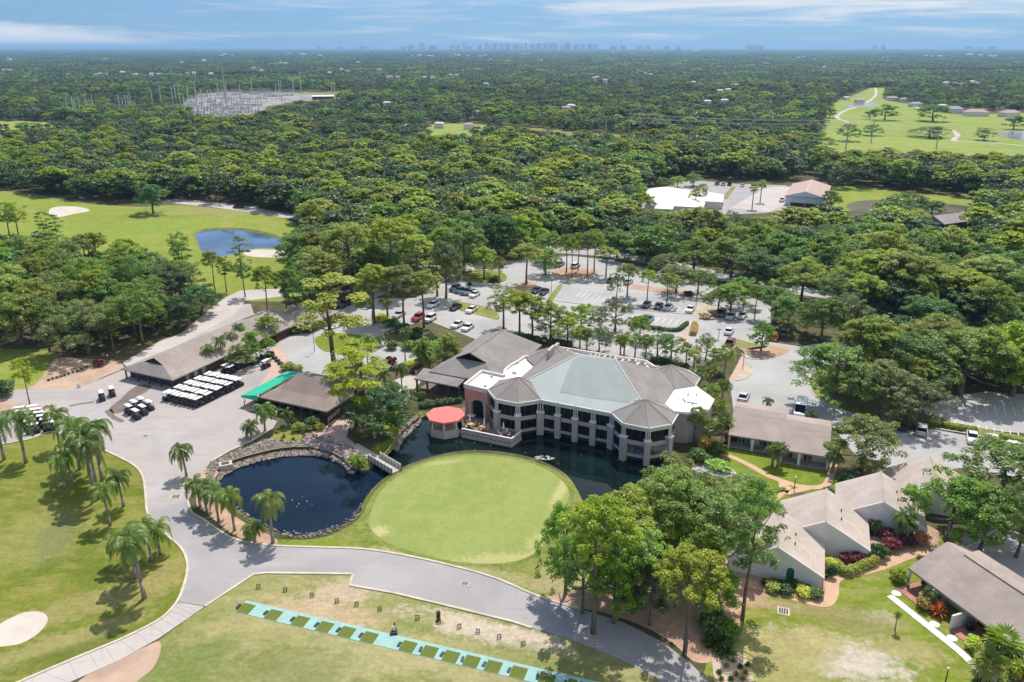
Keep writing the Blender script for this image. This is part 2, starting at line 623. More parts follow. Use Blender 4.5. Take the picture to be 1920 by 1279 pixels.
def ribbon(pts, w, z0, z1, m=None):
    m = m or MB()
    n = len(pts)
    L, R = [], []
    for i in range(n):
        a, b = Vector(pts[max(i - 1, 0)][:2]), Vector(pts[min(i + 1, n - 1)][:2])
        d = (b - a).normalized()
        nn = Vector((-d.y, d.x)) * (w[i] if hasattr(w, '__len__') else w) / 2
        p = Vector(pts[i][:2])
        L.append(p + nn)
        R.append(p - nn)
    for i in range(n - 1):
        m.face([(*R[i], z1), (*R[i + 1], z1), (*L[i + 1], z1), (*L[i], z1)])
        if z0 < z1 - .02:
            m.face([(*R[i], z0), (*R[i + 1], z0), (*R[i + 1], z1), (*R[i], z1)])
            m.face([(*L[i + 1], z0), (*L[i], z0), (*L[i], z1), (*L[i + 1], z1)])
    return m


def strip(name, px, w, mat, z, h=0.0, smooth=5, kind='structure'):
    pts = [tuple(G(u, v, 0)[:2]) for u, v in px]
    if smooth:
        pts = smooth_loop(pts, smooth, False)
    o = ribbon(pts, w, z - h if h else z, z).build(name, mat)
    o['kind'] = kind
    return o


# ---- water outlines (survey of the shore line at water level)
WL = -.8
POND = [(402, 898), (418, 880), (447, 866), (490, 853), (530, 846), (575, 844), (618, 851), (642, 863), (655, 878), (690, 882), (708, 868),
        (722, 860), (736, 842), (747, 823), (768, 803), (786, 790), (806, 778), (880, 778), (960, 790), (1060, 800), (1180, 835), (1250, 860), (1270, 878),
        (1250, 905), (1246, 935), (1240, 965), (1236, 1000), (1205, 1030), (1165, 1020), (1130, 985), (1112, 960), (1094, 938), (1082, 915), (1066, 893), (1040, 875), (1000, 860),
        (950, 850), (900, 846), (850, 849), (800, 860), (755, 876), (724, 893), (698, 915), (680, 940), (674, 958), (658, 975), (638, 985), (608, 999),
        (570, 1005), (530, 1002), (500, 988), (470, 972), (440, 950), (420, 930), (407, 912)]
POND2 = [(368, 440), (385, 433), (430, 431), (470, 434), (510, 444), (545, 456), (560, 466), (545, 471), (500, 466), (455, 472), (420, 482), (385, 478), (372, 455)]


def offset(pts, d):
    n = len(pts)
    A = sum(pts[i][0] * pts[(i + 1) % n][1] - pts[(i + 1) % n][0] * pts[i][1] for i in range(n))
    sg = 1 if A > 0 else -1
    out = []
    for i in range(n):
        a, b = Vector(pts[i - 1][:2]), Vector(pts[(i + 1) % n][:2])
        t = (b - a).normalized()
        out.append((pts[i][0] + t.y * sg * d, pts[i][1] - t.x * sg * d))
    return out


pw = smooth_loop([tuple(G(u, v, WL)[:2]) for u, v in POND], 3)
pw2 = smooth_loop([tuple(G(u, v, -.6)[:2]) for u, v in POND2], 3)
hole1, hole2 = offset(pw, 1.1), offset(pw2, 1.2)

near = [(-420, 45), (420, 45), (420, 460), (-420, 460)]
loops = [[Vector((*p, 0)) for p in near], [Vector((*p, 0)) for p in hole1], [Vector((*p, 0)) for p in hole2]]
tris = tessellate_polygon(loops)
flat = [p for l in loops for p in l]
g = MB()
g.add(flat, [list(t) for t in tris])
FAR = 60000
for (x0, y0, x1, y1) in ((-420, -300, 420, 45), (-FAR, -300, -420, 460), (420, -300, FAR, 460), (-FAR, 460, FAR, FAR)):
    g.face([(x0, y0, 0), (x1, y0, 0), (x1, y1, 0), (x0, y1, 0)])
go = g.build('ground', MATG['ground'])
go['kind'] = 'structure'
# make every ground face look up
me = go.data
fl = [p for p in me.polygons if p.normal.z < 0]
for p in fl:
    p.flip()


def banks(name, hole, wl, z):
    m = MB()
    n = len(hole)
    for i in range(n):
        a, b, c, d = hole[i], hole[(i + 1) % n], wl[(i + 1) % n], wl[i]
        m.face([(*a, 0), (*b, 0), (*c, z - .12), (*d, z - .12)])
    o = m.build(name, MATG['peninsula'])
    o['kind'] = 'structure'


banks('pond_bank', hole1, pw, WL)
banks('fairway_pond_bank', hole2, pw2, -.6)
# the pond left of the footbridge and the channel in front of the clubhouse
bx0, bx1 = G(688, 870, WL), G(735, 900, WL)
wl_in = offset(pw, .35)
cut_a, cut_b = Vector((-25.2, 0)), None


def clip(poly, a, b, c):
    out = []
    n = len(poly)
    for i in range(n):
        p, q = poly[i], poly[(i + 1) % n]
        dp, dq = a * p[0] + b * p[1] - c, a * q[0] + b * q[1] - c
        if dp >= 0:
            out.append(p)
        if dp * dq < 0:
            t = dp / (dp - dq)
            out.append((p[0] + (q[0] - p[0]) * t, p[1] + (q[1] - p[1]) * t))
    return out


bl = (bx1 - bx0).normalized()
nb = Vector((-bl.y, bl.x))
cc = nb.x * bx0.x + nb.y * bx0.y
left = [p for p in clip(wl_in, -nb.x, -nb.y, -cc)]
right = [p for p in clip(wl_in, nb.x, nb.y, cc)]
for nm, pl, mt in (('pond_water', left, WATER), ('channel_water', right, WATERC), ('fairway_pond_water', offset(pw2, .4), WATERB)):
    m = MB()
    m.face([(x, y, WL if 'fairway' not in nm else -.6) for x, y in pl])
    o = m.build(nm, mt)
    o['kind'] = 'structure'
    if o.data.polygons[0].normal.z < 0:
        o.data.polygons[0].flip()

# ---- lawns and turf
sheet('driving_range', [(-60, 1420), (60, 1330), (200, 1262), (300, 1200), (350, 1162), (384, 1139), (475, 1078), (500, 1075), (662, 1077), (656, 1098), (740, 1113), (850, 1139),
                        (960, 1166), (1060, 1196), (1150, 1231), (1225, 1268), (1300, 1330), (1300, 1700), (-60, 1700)], MATG['range'], .012, 0)
sheet('front_lawn', [(-150, 845), (0, 834), (55, 824), (78, 815), (100, 810), (128, 818), (165, 830), (205, 849), (250, 872), (268, 895), (273, 930), (276, 960), (290, 988), (325, 1014), (343, 1033),
                     (351, 1055), (350, 1080), (337, 1120), (320, 1144), (293, 1166), (225, 1200), (150, 1231), (42, 1277), (-60, 1320), (-400, 1400), (-500, 1000)], MATG['front'], .010, 0)
sheet('pond_lawn', [(500, 1016), (530, 1012), (575, 1012), (615, 1006), (645, 992), (667, 978), (684, 958), (690, 940), (706, 918), (730, 898), (760, 881), (802, 865), (850, 855), (900, 852),
                    (950, 856), (1000, 866), (1038, 880), (1062, 897), (1078, 918), (1092, 942), (1108, 965), (1125, 990), (1160, 1026), (1150, 1075), (1090, 1125), (1015, 1118), (930, 1084),
                    (850, 1061), (760, 1041), (680, 1029), (600, 1026), (530, 1023)], MATG['peninsula'], .014, 2)
sheet('putting_green', [(692, 985), (697, 955), (712, 925), (735, 902), (775, 878), (820, 862), (880, 854), (940, 857), (1000, 870), (1040, 890), (1064, 915), (1066, 935), (1055, 958),
                        (1042, 985), (1020, 1022), (985, 1047), (930, 1057), (850, 1053), (770, 1034), (720, 1014)], MATG['green'], .03, 4)
gp = [tuple(G(u, v)[:2]) for u, v in [(692, 985), (697, 955), (712, 925), (735, 902), (775, 878), (820, 862), (880, 854), (940, 857), (1000, 870), (1040, 890), (1064, 915), (1066, 935), (1055, 958),
                        (1042, 985), (1020, 1022), (985, 1047), (930, 1057), (850, 1053), (770, 1034), (720, 1014)]]
sheet('green_collar', None, grass('collar_turf', (.16, .225, .04), (.22, .27, .06), (.3, .3, .11), .2, .7), .022, 0, world=offset(smooth_loop(gp, 4), .75))
sheet('villa_lawn', [(1310, 1290), (1330, 1230), (1370, 1180), (1390, 1130), (1400, 1105), (1470, 1115), (1560, 1130), (1580, 1080), (1660, 1050), (1720, 1010), (1800, 1000), (1980, 1130),
                     (2050, 1400), (1340, 1500)], MATG['villa'], .008, 0)
sheet('court_lawn', [(1362, 842), (1400, 846), (1470, 862), (1540, 880), (1590, 900), (1560, 925), (1470, 925), (1440, 945), (1400, 945), (1340, 905), (1300, 880), (1330, 845)], MATG['court'], .012, 3)
sheet('lower_court_lawn', [(1380, 930), (1470, 925), (1490, 960), (1440, 1010), (1380, 1060), (1300, 1060), (1240, 990), (1260, 940), (1310, 900)], MATG['court'], .009, 2)
sheet('fairway', [(-200, 350), (0, 358), (70, 364), (130, 378), (200, 384), (260, 388), (330, 384), (400, 390), (470, 398), (530, 408), (560, 425), (600, 480), (560, 520), (540, 560), (500, 565),
                  (430, 562), (400, 545), (330, 530), (250, 510), (150, 500), (0, 490), (-200, 480)], MATG['fairway'], .012, 3, hole=hole2)
sheet('side_lawn', [(-120, 650), (20, 655), (75, 655), (110, 668), (85, 700), (45, 729), (-120, 735)], MATG['fairway'], .014, 3)
sheet('far_fairway', [(1500, 300), (1530, 250), (1545, 215), (1560, 195), (1610, 175), (1640, 163), (1660, 165), (1655, 185), (1700, 195), (1740, 205), (1800, 215), (1990, 215), (1990, 300),
                      (1800, 305), (1650, 310)], MATG['farfair'], .25, 3)
sheet('far_meadow', [(-150, 226), (0, 226), (70, 229), (130, 233), (120, 240), (60, 243), (-150, 246)], MATG['farfair'], .25, 2)
sheet('far_clearing', [(795, 236), (850, 232), (910, 235), (925, 244), (900, 255), (830, 258), (795, 250)], MATG['farfair'], .25, 2)
sheet('far_field', [(950, 243), (1010, 241), (1090, 247), (1180, 255), (1230, 262), (1180, 268), (1080, 262), (980, 255)], MATG['verge'], .25, 2)
sheet('east_clearing', [(1560, 352), (1620, 350), (1720, 362), (1840, 376), (1860, 390), (1760, 392), (1700, 384), (1640, 392), (1580, 396), (1545, 392)], MATG['fairway'], .05, 2)
sheet('villa_mulch_bed', [(1425, 1112), (1420, 1080), (1500, 1075), (1548, 1090), (1556, 1108), (1545, 1120), (1500, 1118)], MATG['mulch'], .016, 2)
sheet('shrub_bed', [(1548, 1070), (1540, 1045), (1620, 1010), (1740, 985), (1762, 1012), (1740, 1035), (1660, 1055), (1620, 1072), (1570, 1078)], MATG['mulch'], .018, 2)
sheet('bank_lawn', [(722, 772), (742, 766), (752, 784), (746, 806), (734, 818), (722, 812), (716, 790)], MATG['court'], .014, 3)
sheet('bank_lawn', [(684, 852), (700, 838), (735, 822), (746, 828), (732, 848), (712, 860), (695, 862)], MATG['court'], .012, 3)
# ---- bare ground
sheet('tree_mulch', [(1005, 1128), (1060, 1112), (1100, 1105), (1160, 1060), (1200, 1030), (1260, 1010), (1330, 1030), (1380, 1060), (1430, 1080), (1428, 1112), (1400, 1130), (1392, 1165), (1365, 1215), (1335, 1240),
                     (1300, 1240), (1260, 1205), (1200, 1172), (1120, 1146)], MATG['mulch'], .02, 3)
sheet('corner_bed', [(1335, 1236), (1370, 1222), (1392, 1226), (1405, 1245), (1414, 1282), (1420, 1340), (1400, 1400), (1360, 1360)], MATG['bed'], .024, 3)
sheet('dirt_apron', [(-100, 730), (45, 729), (82, 702), (105, 672), (150, 672), (215, 678), (232, 690), (195, 706), (150, 728), (75, 733), (-100, 740)], MATG['dirt'], .016, 3)
sheet('dirt_verge', [(-100, 752), (0, 752), (60, 758), (90, 770), (60, 780), (0, 775), (-100, 778)], MATG['dirt'], .058, 3)
sheet('range_dirt', [(215, 1240), (270, 1214), (299, 1203), (300, 1225), (285, 1255), (250, 1283), (200, 1330), (110, 1340), (150, 1275)], MATG['dirt'], .02, 3)
sheet('pond_mulch', [(368, 945), (385, 960), (430, 998), (470, 1016), (512, 1022), (520, 1012), (490, 996), (455, 978), (425, 955), (405, 930), (398, 905), (410, 885), (385, 878), (372, 905)], MATG['mulch'], .018, 2)
sheet('rock_bed', [(385, 885), (400, 868), (440, 848), (500, 825), (545, 808), (600, 818), (650, 835), (680, 868), (660, 878), (640, 858), (615, 846), (575, 838), (530, 840), (490, 848), (440, 862), (410, 878)],
      MATG['bankmud'], .02, 2)
sheet('grass_bed', [(512, 825), (520, 808), (555, 800), (600, 812), (635, 822), (620, 835), (580, 832), (540, 828)], MATG['verge'], .026, 2)
sheet('bunker', [(-60, 1195), (-20, 1183), (12, 1163), (45, 1149), (73, 1147), (88, 1155), (88, 1168), (74, 1186), (48, 1203), (20, 1211), (-60, 1216)], MATG['sand'], .03, 4)
sheet('fairway_bunker', [(92, 394), (105, 388), (135, 387), (162, 391), (167, 396), (140, 401), (118, 406), (96, 406)], MATG['sand'], .03, 3)
sheet('pond_bunker', [(455, 473), (480, 468), (520, 469), (545, 473), (545, 480), (515, 483), (480, 482), (462, 479)], MATG['sand'], .03, 3)
sheet('near_pond_bunker', [(325, 502), (345, 499), (362, 503), (355, 509), (332, 509)], MATG['sand'], .03, 3)
# ---- paved ground
sheet('cart_road', [(354, 932), (352, 946), (360, 962), (382, 975), (430, 1007), (470, 1018), (520, 1024), (600, 1027), (680, 1030), (760, 1042), (850, 1062), (930, 1085), (1010, 1119), (1090, 1143), (1170, 1168), (1240, 1203),
                    (1290, 1240), (1330, 1279), (1400, 1380), (1420, 1480), (1340, 1480), (1290, 1330), (1225, 1268), (1150, 1231), (1060, 1196), (960, 1166), (850, 1139), (740, 1113), (656, 1098), (662, 1077),
                    (500, 1075), (475, 1078), (384, 1137), (336, 1129), (350, 1080), (351, 1055), (343, 1033), (325, 1014), (290, 988), (276, 960), (275, 935), (310, 930)], MATG['asphalt'], .044, 0)
sheet('cart_yard', [(-150, 742), (0, 733), (75, 731), (150, 728), (192, 710), (240, 690), (340, 640), (430, 585), (445, 572), (470, 570), (480, 600), (480, 650), (500, 655), (540, 690), (520, 700), (460, 750), (455, 770),
                    (520, 790), (512, 803), (470, 828), (430, 846), (396, 866), (385, 880), (372, 900), (352, 940), (310, 950), (276, 960), (273, 930), (268, 895), (250, 872), (205, 849),
                    (165, 830), (128, 818), (100, 810), (78, 815), (55, 824), (0, 834), (-150, 845)], MATG['yard'], .05, 0)
sheet('concrete_path', [(384, 1138), (336, 1130), (320, 1144), (293, 1166), (225, 1200), (150, 1231), (42, 1277), (-60, 1325), (-60, 1390), (130, 1280), (225, 1238), (300, 1196)], MATG['concrete'], .048, 0)
sheet('paver_walk', [(455, 772), (462, 748), (505, 700), (500, 672), (500, 655), (525, 650), (552, 690), (520, 712), (478, 750), (478, 772)], MATG['paver'], .066, 0)
sheet('patio_walk', [(575, 818), (610, 800), (650, 772), (668, 775), (655, 800), (650, 820), (690, 852), (672, 862), (640, 840), (610, 832)], MATG['paver'], .058, 0)
sheet('porch_walk', [(700, 738), (735, 715), (775, 703), (794, 710), (772, 735), (760, 762), (742, 758), (738, 734), (712, 745)], MATG['concrete'], .07, 2)
sheet('circle_drive', [(500, 655), (520, 640), (590, 610), (640, 575), (700, 560), (760, 560), (840, 560), (850, 590), (800, 600), (760, 612), (720, 625), (740, 650), (790, 650), (800, 670), (740, 690), (700, 705), (620, 712), (548, 705)],
      MATG['lot'], .054, 3)
sheet('parking_lot', [(760, 575), (800, 545), (838, 520), (870, 500), (900, 490), (990, 488), (1070, 480), (1150, 488), (1240, 512), (1330, 535), (1400, 552), (1445, 575), (1445, 605), (1432, 640), (1500, 650), (1560, 640), (1625, 650),
                      (1640, 670), (1585, 690), (1560, 700), (1540, 715), (1545, 735), (1580, 760), (1640, 790), (1720, 800), (1800, 815), (1960, 840), (1960, 905), (1800, 878), (1700, 895), (1600, 850), (1560, 800), (1470, 790), (1375, 768),
                      (1368, 715), (1388, 690), (1398, 660), (1380, 650), (1330, 690), (1250, 680), (1150, 665), (1040, 645), (960, 632), (900, 640), (850, 620), (800, 600)], MATG['lot'], .058, 0)
sheet('east_lot', [(1720, 765), (1790, 742), (1850, 735), (1960, 742), (1960, 815), (1880, 810), (1790, 795)], MATG['lot'], .05, 0)
sheet('villa_lot', [(1830, 1040), (1800, 1010), (1860, 985), (1960, 1010), (1990, 1110), (1925, 1105)], MATG['asphalt'], .04, 0)
sheet('north_road', [(640, 548), (700, 530), (790, 500), (830, 470), (870, 445), (900, 440), (905, 450), (860, 475), (830, 505), (760, 535), (700, 560)], MATG['lot'], .05, 0)
sheet('avenue', [(960, 455), (1040, 462), (1120, 467), (1210, 480), (1330, 505), (1450, 530), (1560, 545), (1660, 580), (1720, 610), (1720, 622), (1640, 592), (1550, 560), (1440, 545), (1320, 520), (1210, 494), (1120, 480), (1040, 474), (960, 466)],
      MATG['lot'], .05, 0)
sheet('barn_lane', [(300, 640), (340, 625), (380, 590), (420, 560), (450, 545), (560, 540), (560, 552), (460, 565), (440, 590), (350, 640), (240, 690), (230, 680)], MATG['concrete'], .054, 0)
sheet('side_road', [(300, 378), (330, 373), (400, 379), (470, 388), (560, 404), (560, 413), (470, 398), (400, 389), (340, 383)], MATG['concrete'], .03, 0)
sheet('far_lot', [(1195, 385), (1230, 360), (1260, 345), (1300, 338), (1380, 345), (1475, 348), (1475, 395), (1430, 400), (1300, 405), (1200, 402)], MATG['asphalt'], .06, 0)
for nm_, q_ in (('parking_island', [(1290, 368), (1312, 346), (1318, 347), (1298, 370)]), ('parking_island', [(1352, 372), (1372, 350), (1380, 351), (1362, 374)]), ('parking_island', [(1235, 372), (1262, 347), (1268, 348), (1244, 374)])):
    sheet(nm_, q_, MATG['verge'], .09, 0, skirt=.05)
sheet('far_lot_apron', [(1370, 390), (1400, 372), (1440, 352), (1482, 350), (1474, 384), (1440, 398)], MATG['concrete'], .09, 0)
sheet('switchyard_grass', [(500, 176), (560, 172), (645, 172), (640, 186), (560, 192), (510, 196)], MATG['verge'], .24, 0)
sheet('switchyard', [(306, 217), (330, 206), (342, 197), (350, 187), (366, 184), (372, 177), (430, 173), (470, 176), (520, 173), (560, 177), (610, 178), (642, 177), (640, 182), (600, 187), (548, 189), (530, 196), (502, 200), (495, 208), (470, 214), (450, 221), (420, 221), (380, 224)], MATG['gravel'], .25, 0)
for pts in ([(1640, 162), (1642, 178), (1620, 196), (1590, 206), (1574, 214), (1570, 222), (1592, 230)], [(1700, 195), (1725, 205), (1740, 212)], [(1786, 245), (1796, 255), (1790, 265), (1850, 268), (1930, 275)]):
    strip('far_cart_path', pts, 4.0, MATG['concrete'], .32)
for px in ([(1580, 200), (1600, 195), (1640, 194), (1645, 198), (1610, 202)], [(1870, 252), (1900, 247), (1990, 247), (1990, 265), (1920, 264), (1885, 258)], [(1690, 300), (1760, 292), (1890, 290), (1890, 296), (1800, 300)],
           [(1535, 235), (1545, 231), (1552, 236), (1545, 242)]):
    o = sheet('far_pond_water', px, WATERF, .33, 3)
sheet('marsh_water', [(1585, 388), (1605, 378), (1650, 375), (1720, 377), (1800, 385), (1840, 392), (1800, 398), (1700, 400), (1620, 400)], watermat('marsh_water_surface', (.11, .095, .05), .5, .1, .35), .07, 2)
m = MB()
m.face([(-9000, 26000, 1), (60000, 26000, 1), (60000, 52000, 1), (-9000, 52000, 1)])
m.build('bay_water', WATERF)['kind'] = 'structure'
# islands on the paved ground
for nm, px, mt in (('parking_island', [(850, 572), (858, 566), (905, 575), (930, 585), (935, 600), (900, 592), (860, 582)], 'verge'),
                   ('parking_island', [(860, 517), (880, 508), (930, 508), (950, 518), (940, 530), (880, 530)], 'verge'),
                   ('parking_island', [(965, 540), (985, 526), (1005, 535), (1010, 545), (985, 550)], 'mulch'),
                   ('parking_island', [(1040, 510), (1060, 502), (1110, 506), (1120, 512), (1090, 524), (1055, 522)], 'mulch'),
                   ('parking_island', [(1026, 562), (1048, 535), (1054, 537), (1036, 564)], 'verge'),
                   ('parking_island', [(1170, 531), (1200, 535), (1280, 545), (1290, 552), (1240, 550), (1175, 540)], 'dirt'),
                   ('parking_island', [(1300, 592), (1306, 574), (1336, 570), (1330, 585), (1316, 594)], 'bed'),
                   ('parking_island', [(1395, 662), (1400, 655), (1450, 648), (1480, 655), (1470, 665), (1440, 672), (1410, 668)], 'mulch'),
                   ('parking_island', [(1366, 642), (1380, 636), (1410, 644), (1440, 650), (1410, 656), (1380, 650)], 'verge'),
                   ('parking_island', [(1380, 714), (1392, 690), (1400, 686), (1410, 692), (1405, 702), (1390, 712)], 'bed'),
                   ('parking_island', [(1516, 718), (1522, 704), (1540, 696), (1560, 694), (1600, 690), (1660, 720), (1660, 780), (1600, 775), (1550, 755), (1526, 738)], 'verge'),
                   ('drive_island', [(590, 640), (600, 630), (640, 625), (690, 632), (708, 645), (700, 655), (660, 658), (610, 660)], 'court'),
                   ('lot_verge', [(1745, 786), (1800, 796), (1870, 810), (1930, 822), (1930, 830), (1860, 820), (1790, 806), (1740, 796)], 'verge')):
    sheet(nm, px, MATG[mt], .1, 3, skirt=.09)
sheet('crossing_paving', [(1375, 718), (1392, 690), (1400, 668), (1390, 668), (1378, 692), (1364, 716)], MATG['paver'], .064, 0)
sheet('crossing_paving', [(1270, 640), (1296, 612), (1306, 613), (1290, 640), (1275, 655)], MATG['paver'], .064, 0)
sheet('puddle', [(205, 766), (225, 750), (240, 735), (262, 722), (285, 724), (270, 738), (250, 748), (245, 762), (232, 772), (215, 776)], MATG['wet'], .0545, 3)
sheet('puddle', [(196, 772), (210, 768), (216, 780), (232, 788), (228, 793), (210, 786)], MATG['wet'], .0545, 2)
strip('puddle', [(176, 754), (150, 758), (130, 762)], .8, MATG['wet'], .0545)
# kerbs
for pts in ([(0, 834), (55, 824), (78, 815), (100, 810), (128, 818), (165, 830), (205, 849), (250, 872), (268, 895), (273, 930), (276, 960), (290, 988), (325, 1014), (343, 1033), (351, 1055), (350, 1080),
             (337, 1120), (320, 1144), (293, 1166), (225, 1200), (150, 1231), (42, 1277), (-60, 1322)],
            [(384, 1138), (475, 1078), (500, 1075), (662, 1077)], [(662, 1077), (656, 1098), (740, 1113), (850, 1139), (960, 1166), (997, 1178)],
            [(352, 940), (360, 962), (382, 975), (430, 1007), (470, 1018), (520, 1024), (600, 1027), (680, 1030), (760, 1042), (850, 1062), (930, 1085), (1010, 1119), (1090, 1143)],
            [(512, 803), (470, 828), (430, 846), (396, 866)]):
    strip('kerb', pts, .34, MATG['kerb'], .15, .14, 0 if len(pts) < 7 else 3)
for pts in ([(1380, 714), (1396, 711), (1408, 702), (1412, 692), (1404, 686)], [(1600, 778), (1550, 757), (1526, 740), (1516, 720), (1522, 704), (1542, 695)], [(1390, 664), (1400, 672), (1420, 674), (1450, 668)],
            [(1030, 563), (1100, 572), (1200, 582), (1290, 590)], [(1740, 802), (1800, 812), (1880, 826), (1960, 838)], [(840, 524), (870, 531), (930, 534), (960, 530)]):
    strip('kerb', pts, .3, MATG['kerb'], .2, .14, 3)
# paths round the villas
strip('tinted_path', [(1300, 1060), (1360, 1082), (1430, 1102), (1500, 1122), (1540, 1131), (1553, 1126), (1560, 1110), (1562, 1090), (1575, 1080), (1620, 1070), (1660, 1058), (1700, 1042), (1740, 1033), (1760, 1025)], 1.7, MATG['peach'], .04, 0, 5)
strip('tinted_path', [(1350, 852), (1375, 858), (1410, 875), (1440, 892), (1470, 903), (1500, 912), (1530, 914), (1550, 908), (1558, 890), (1566, 870)], 1.2, MATG['peach'], .04, 0, 5)
strip('tinted_path', [(1466, 902), (1470, 912), (1462, 925), (1445, 938), (1425, 945)], 1.5, MATG['peach'], .044, 0, 5)
strip('tinted_path', [(1478, 912), (1470, 925), (1490, 921), (1520, 914)], 1.2, MATG['peach'], .048, 0, 3)
strip('white_footpath', [(1668, 1117), (1800, 1222), (1870, 1290), (1930, 1360)], 1.0, MATG['white'], .05, 0, 0)
m = MB()
ja = smooth_loop([tuple(G(*q)[:2]) for q in [(336, 1130), (320, 1144), (293, 1166), (225, 1200), (150, 1231), (42, 1277)]], 5, False)
jb = smooth_loop([tuple(G(*q)[:2]) for q in [(384, 1138), (350, 1163), (300, 1196), (260, 1219), (225, 1238), (130, 1280)]], 24, False)
for i in range(1, len(ja) - 1, 2):
    nb_ = min(jb, key=lambda q: (q[0] - ja[i][0]) ** 2 + (q[1] - ja[i][1]) ** 2)
    m.beam(ja[i], nb_, .08, .048, .052)
m.build('path_joints', MATG['asphalt'])['kind'] = 'structure'
# parking stripes
m = MB()
Z = .068
for (a, b, n, L) in (((1042, 585), (1160, 603), 12, 5.0), ((1080, 556), (1300, 590), 22, 4.6), ((1060, 525), (1290, 560), 21, 4.6), ((1180, 600), (1290, 612), 9, 4.6), ((1150, 652), (1260, 668), 9, 5.0), ((1750, 800), (1930, 835), 12, 4.8), ((1780, 772), (1940, 782), 9, 5)):
    p, q = G(*a), G(*b)
    for i in range(n + 1):
        c = p.lerp(q, i / n)
        m.beam(c, c + NN * L, .16, Z - .002, Z)
m.build('parking_stripes', MATG['white'])['kind'] = 'structure'
# stepping stones, one thing each, are built with the villas
# ================================================================== trees, palms, shrubs
BARK = M('pine_bark', (.17, .125, .095), .95, .35, 2.0, .1, fine=.3)
BARKO = M('oak_bark', (.15, .135, .115), .95, .35, 2.0, .1, fine=.3)
PBARK = M('palm_bark', (.30, .27, .23), .95, .25, 2.0, .1, fine=.3)
LEAF = {
    'oak': leafmat('oak_leaves', (.12, .205, .034), (.185, .28, .045), (.07, .14, .032)),
    'dark': leafmat('dark_leaves', (.065, .14, .042), (.1, .18, .052), (.14, .22, .08)),
    'bright': leafmat('bright_leaves', (.19, .285, .034), (.275, .36, .046), (.105, .19, .028)),
    'pine': leafmat('pine_needles', (.2, .265, .03), (.295, .35, .042), (.115, .17, .03), .35, .03),
    'yellow': leafmat('yellow_pine_needles', (.28, .38, .03), (.38, .44, .042), (.17, .24, .03), .3, .02),
    'gray': leafmat('gray_oak_leaves', (.14, .18, .06), (.19, .23, .08), (.24, .27, .12)),
    'palm': leafmat('palm_fronds', (.09, .14, .028), (.15, .205, .038), (.24, .27, .075), .3),
    'sabal': leafmat('fan_palm_fronds', (.16, .21, .035), (.23, .275, .045), (.3, .31, .09), .3),
    'wood': leafmat('wood_leaves', (.064, .1, .05), (.1, .135, .056), (.042, .072, .04), .28, .06, .75),
    'shrub': leafmat('shrub_leaves', (.07, .13, .02), (.12, .19, .03), (.05, .09, .02)),
    'lime': leafmat('lime_leaves', (.4, .44, .03), (.5, .5, .045), (.22, .3, .02)),
    'red': leafmat('burgundy_leaves', (.16, .03, .035), (.23, .05, .06), (.09, .04, .03), .25, .02),
    'orange': leafmat('orange_leaves', (.45, .16, .03), (.5, .24, .05), (.22, .12, .03), .25, .02),
    'gold': leafmat('gold_leaves', (.36, .26, .05), (.42, .33, .08), (.2, .16, .04), .25, .02),
}


def unit(a):
    return a / np.maximum(np.linalg.norm(a, axis=1, keepdims=True), 1e-6)


def cards(c, nrm, size, rng, aspect=.62):
    n = len(c)
    r = rng.normal(size=(n, 3))
    t = unit(np.cross(nrm, r))
    b = np.cross(nrm, t)
    s = size * rng.uniform(.6, 1.35, (n, 1))
    t, b = t * s * .5, b * s * .5 * aspect
    bend = nrm * s * .12
    v = np.stack([c - t - bend, c - b * .9 + bend * .4, c + t - bend, c + b * 1.1 + bend * .4], 1).reshape(-1, 3)
    f = np.arange(n * 4).reshape(-1, 4)
    return v, f


def clump_cloud(cl, n, size, rng, up=.45, lo=-.35, fuzz=.28, aspect=.62):
    cl = np.array(cl, float)
    w = cl[:, 3] * cl[:, 4] + cl[:, 3] * cl[:, 5]
    k = rng.choice(len(cl), n, p=w / w.sum())
    d = unit(rng.normal(size=(n, 3)))
    bad = d[:, 2] < lo
    d[bad, 2] *= -1
    rad = 1 - np.abs(rng.normal(0, fuzz, (n, 1)))
    rad = np.clip(rad, .35, 1) * rng.uniform(.9, 1.1, (n, 1))
    c = cl[k, :3] + d * cl[k, 3:6] * rad
    nrm = unit(d * .75 + rng.normal(size=(n, 3)) * .4 + np.array([0, 0, up + .35]))
    return cards(c, nrm, size, rng, aspect)


def tufted(cl, nt, r0, r1, rng, lo=-.15, flat=.8):
    cl = np.array(cl, float)
    w = cl[:, 3] * cl[:, 4]
    k = rng.choice(len(cl), nt, p=w / w.sum())
    d = unit(rng.normal(size=(nt, 3)))
    bad = d[:, 2] < lo
    d[bad, 2] *= -1
    c = cl[k, :3] + d * cl[k, 3:6] * rng.uniform(.72, 1.06, (nt, 1))
    r = rng.uniform(r0, r1, nt)
    return [(c[i, 0], c[i, 1], c[i, 2], r[i], r[i], r[i] * flat) for i in range(nt)]


def oak_clumps(rng, W=10., Hh=11., base=.22, n=26):
    out = []
    for i in range(n):
        a = rng.uniform(0, 2 * PI)
        q = math.sqrt(rng.uniform(.02, 1))
        h = base + (1 - base) * math.sqrt(max(0, 1 - (q * .96) ** 2)) * rng.uniform(.62, .9)
        r = W * rng.uniform(.11, .19)
        out.append((math.cos(a) * q * (W / 2 - r * .6), math.sin(a) * q * (W / 2 - r * .6), h * Hh - r * .35, r * 1.1, r * 1.1, r * rng.uniform(.6, .85)))
    for i in range(n // 3):
        a = rng.uniform(0, 2 * PI)
        q = rng.uniform(.55, .95)
        r = W * rng.uniform(.1, .15)
        out.append((math.cos(a) * q * (W / 2 - r * .4), math.sin(a) * q * (W / 2 - r * .4), Hh * (base + rng.uniform(.05, .2)), r, r, r * .7))
    return out


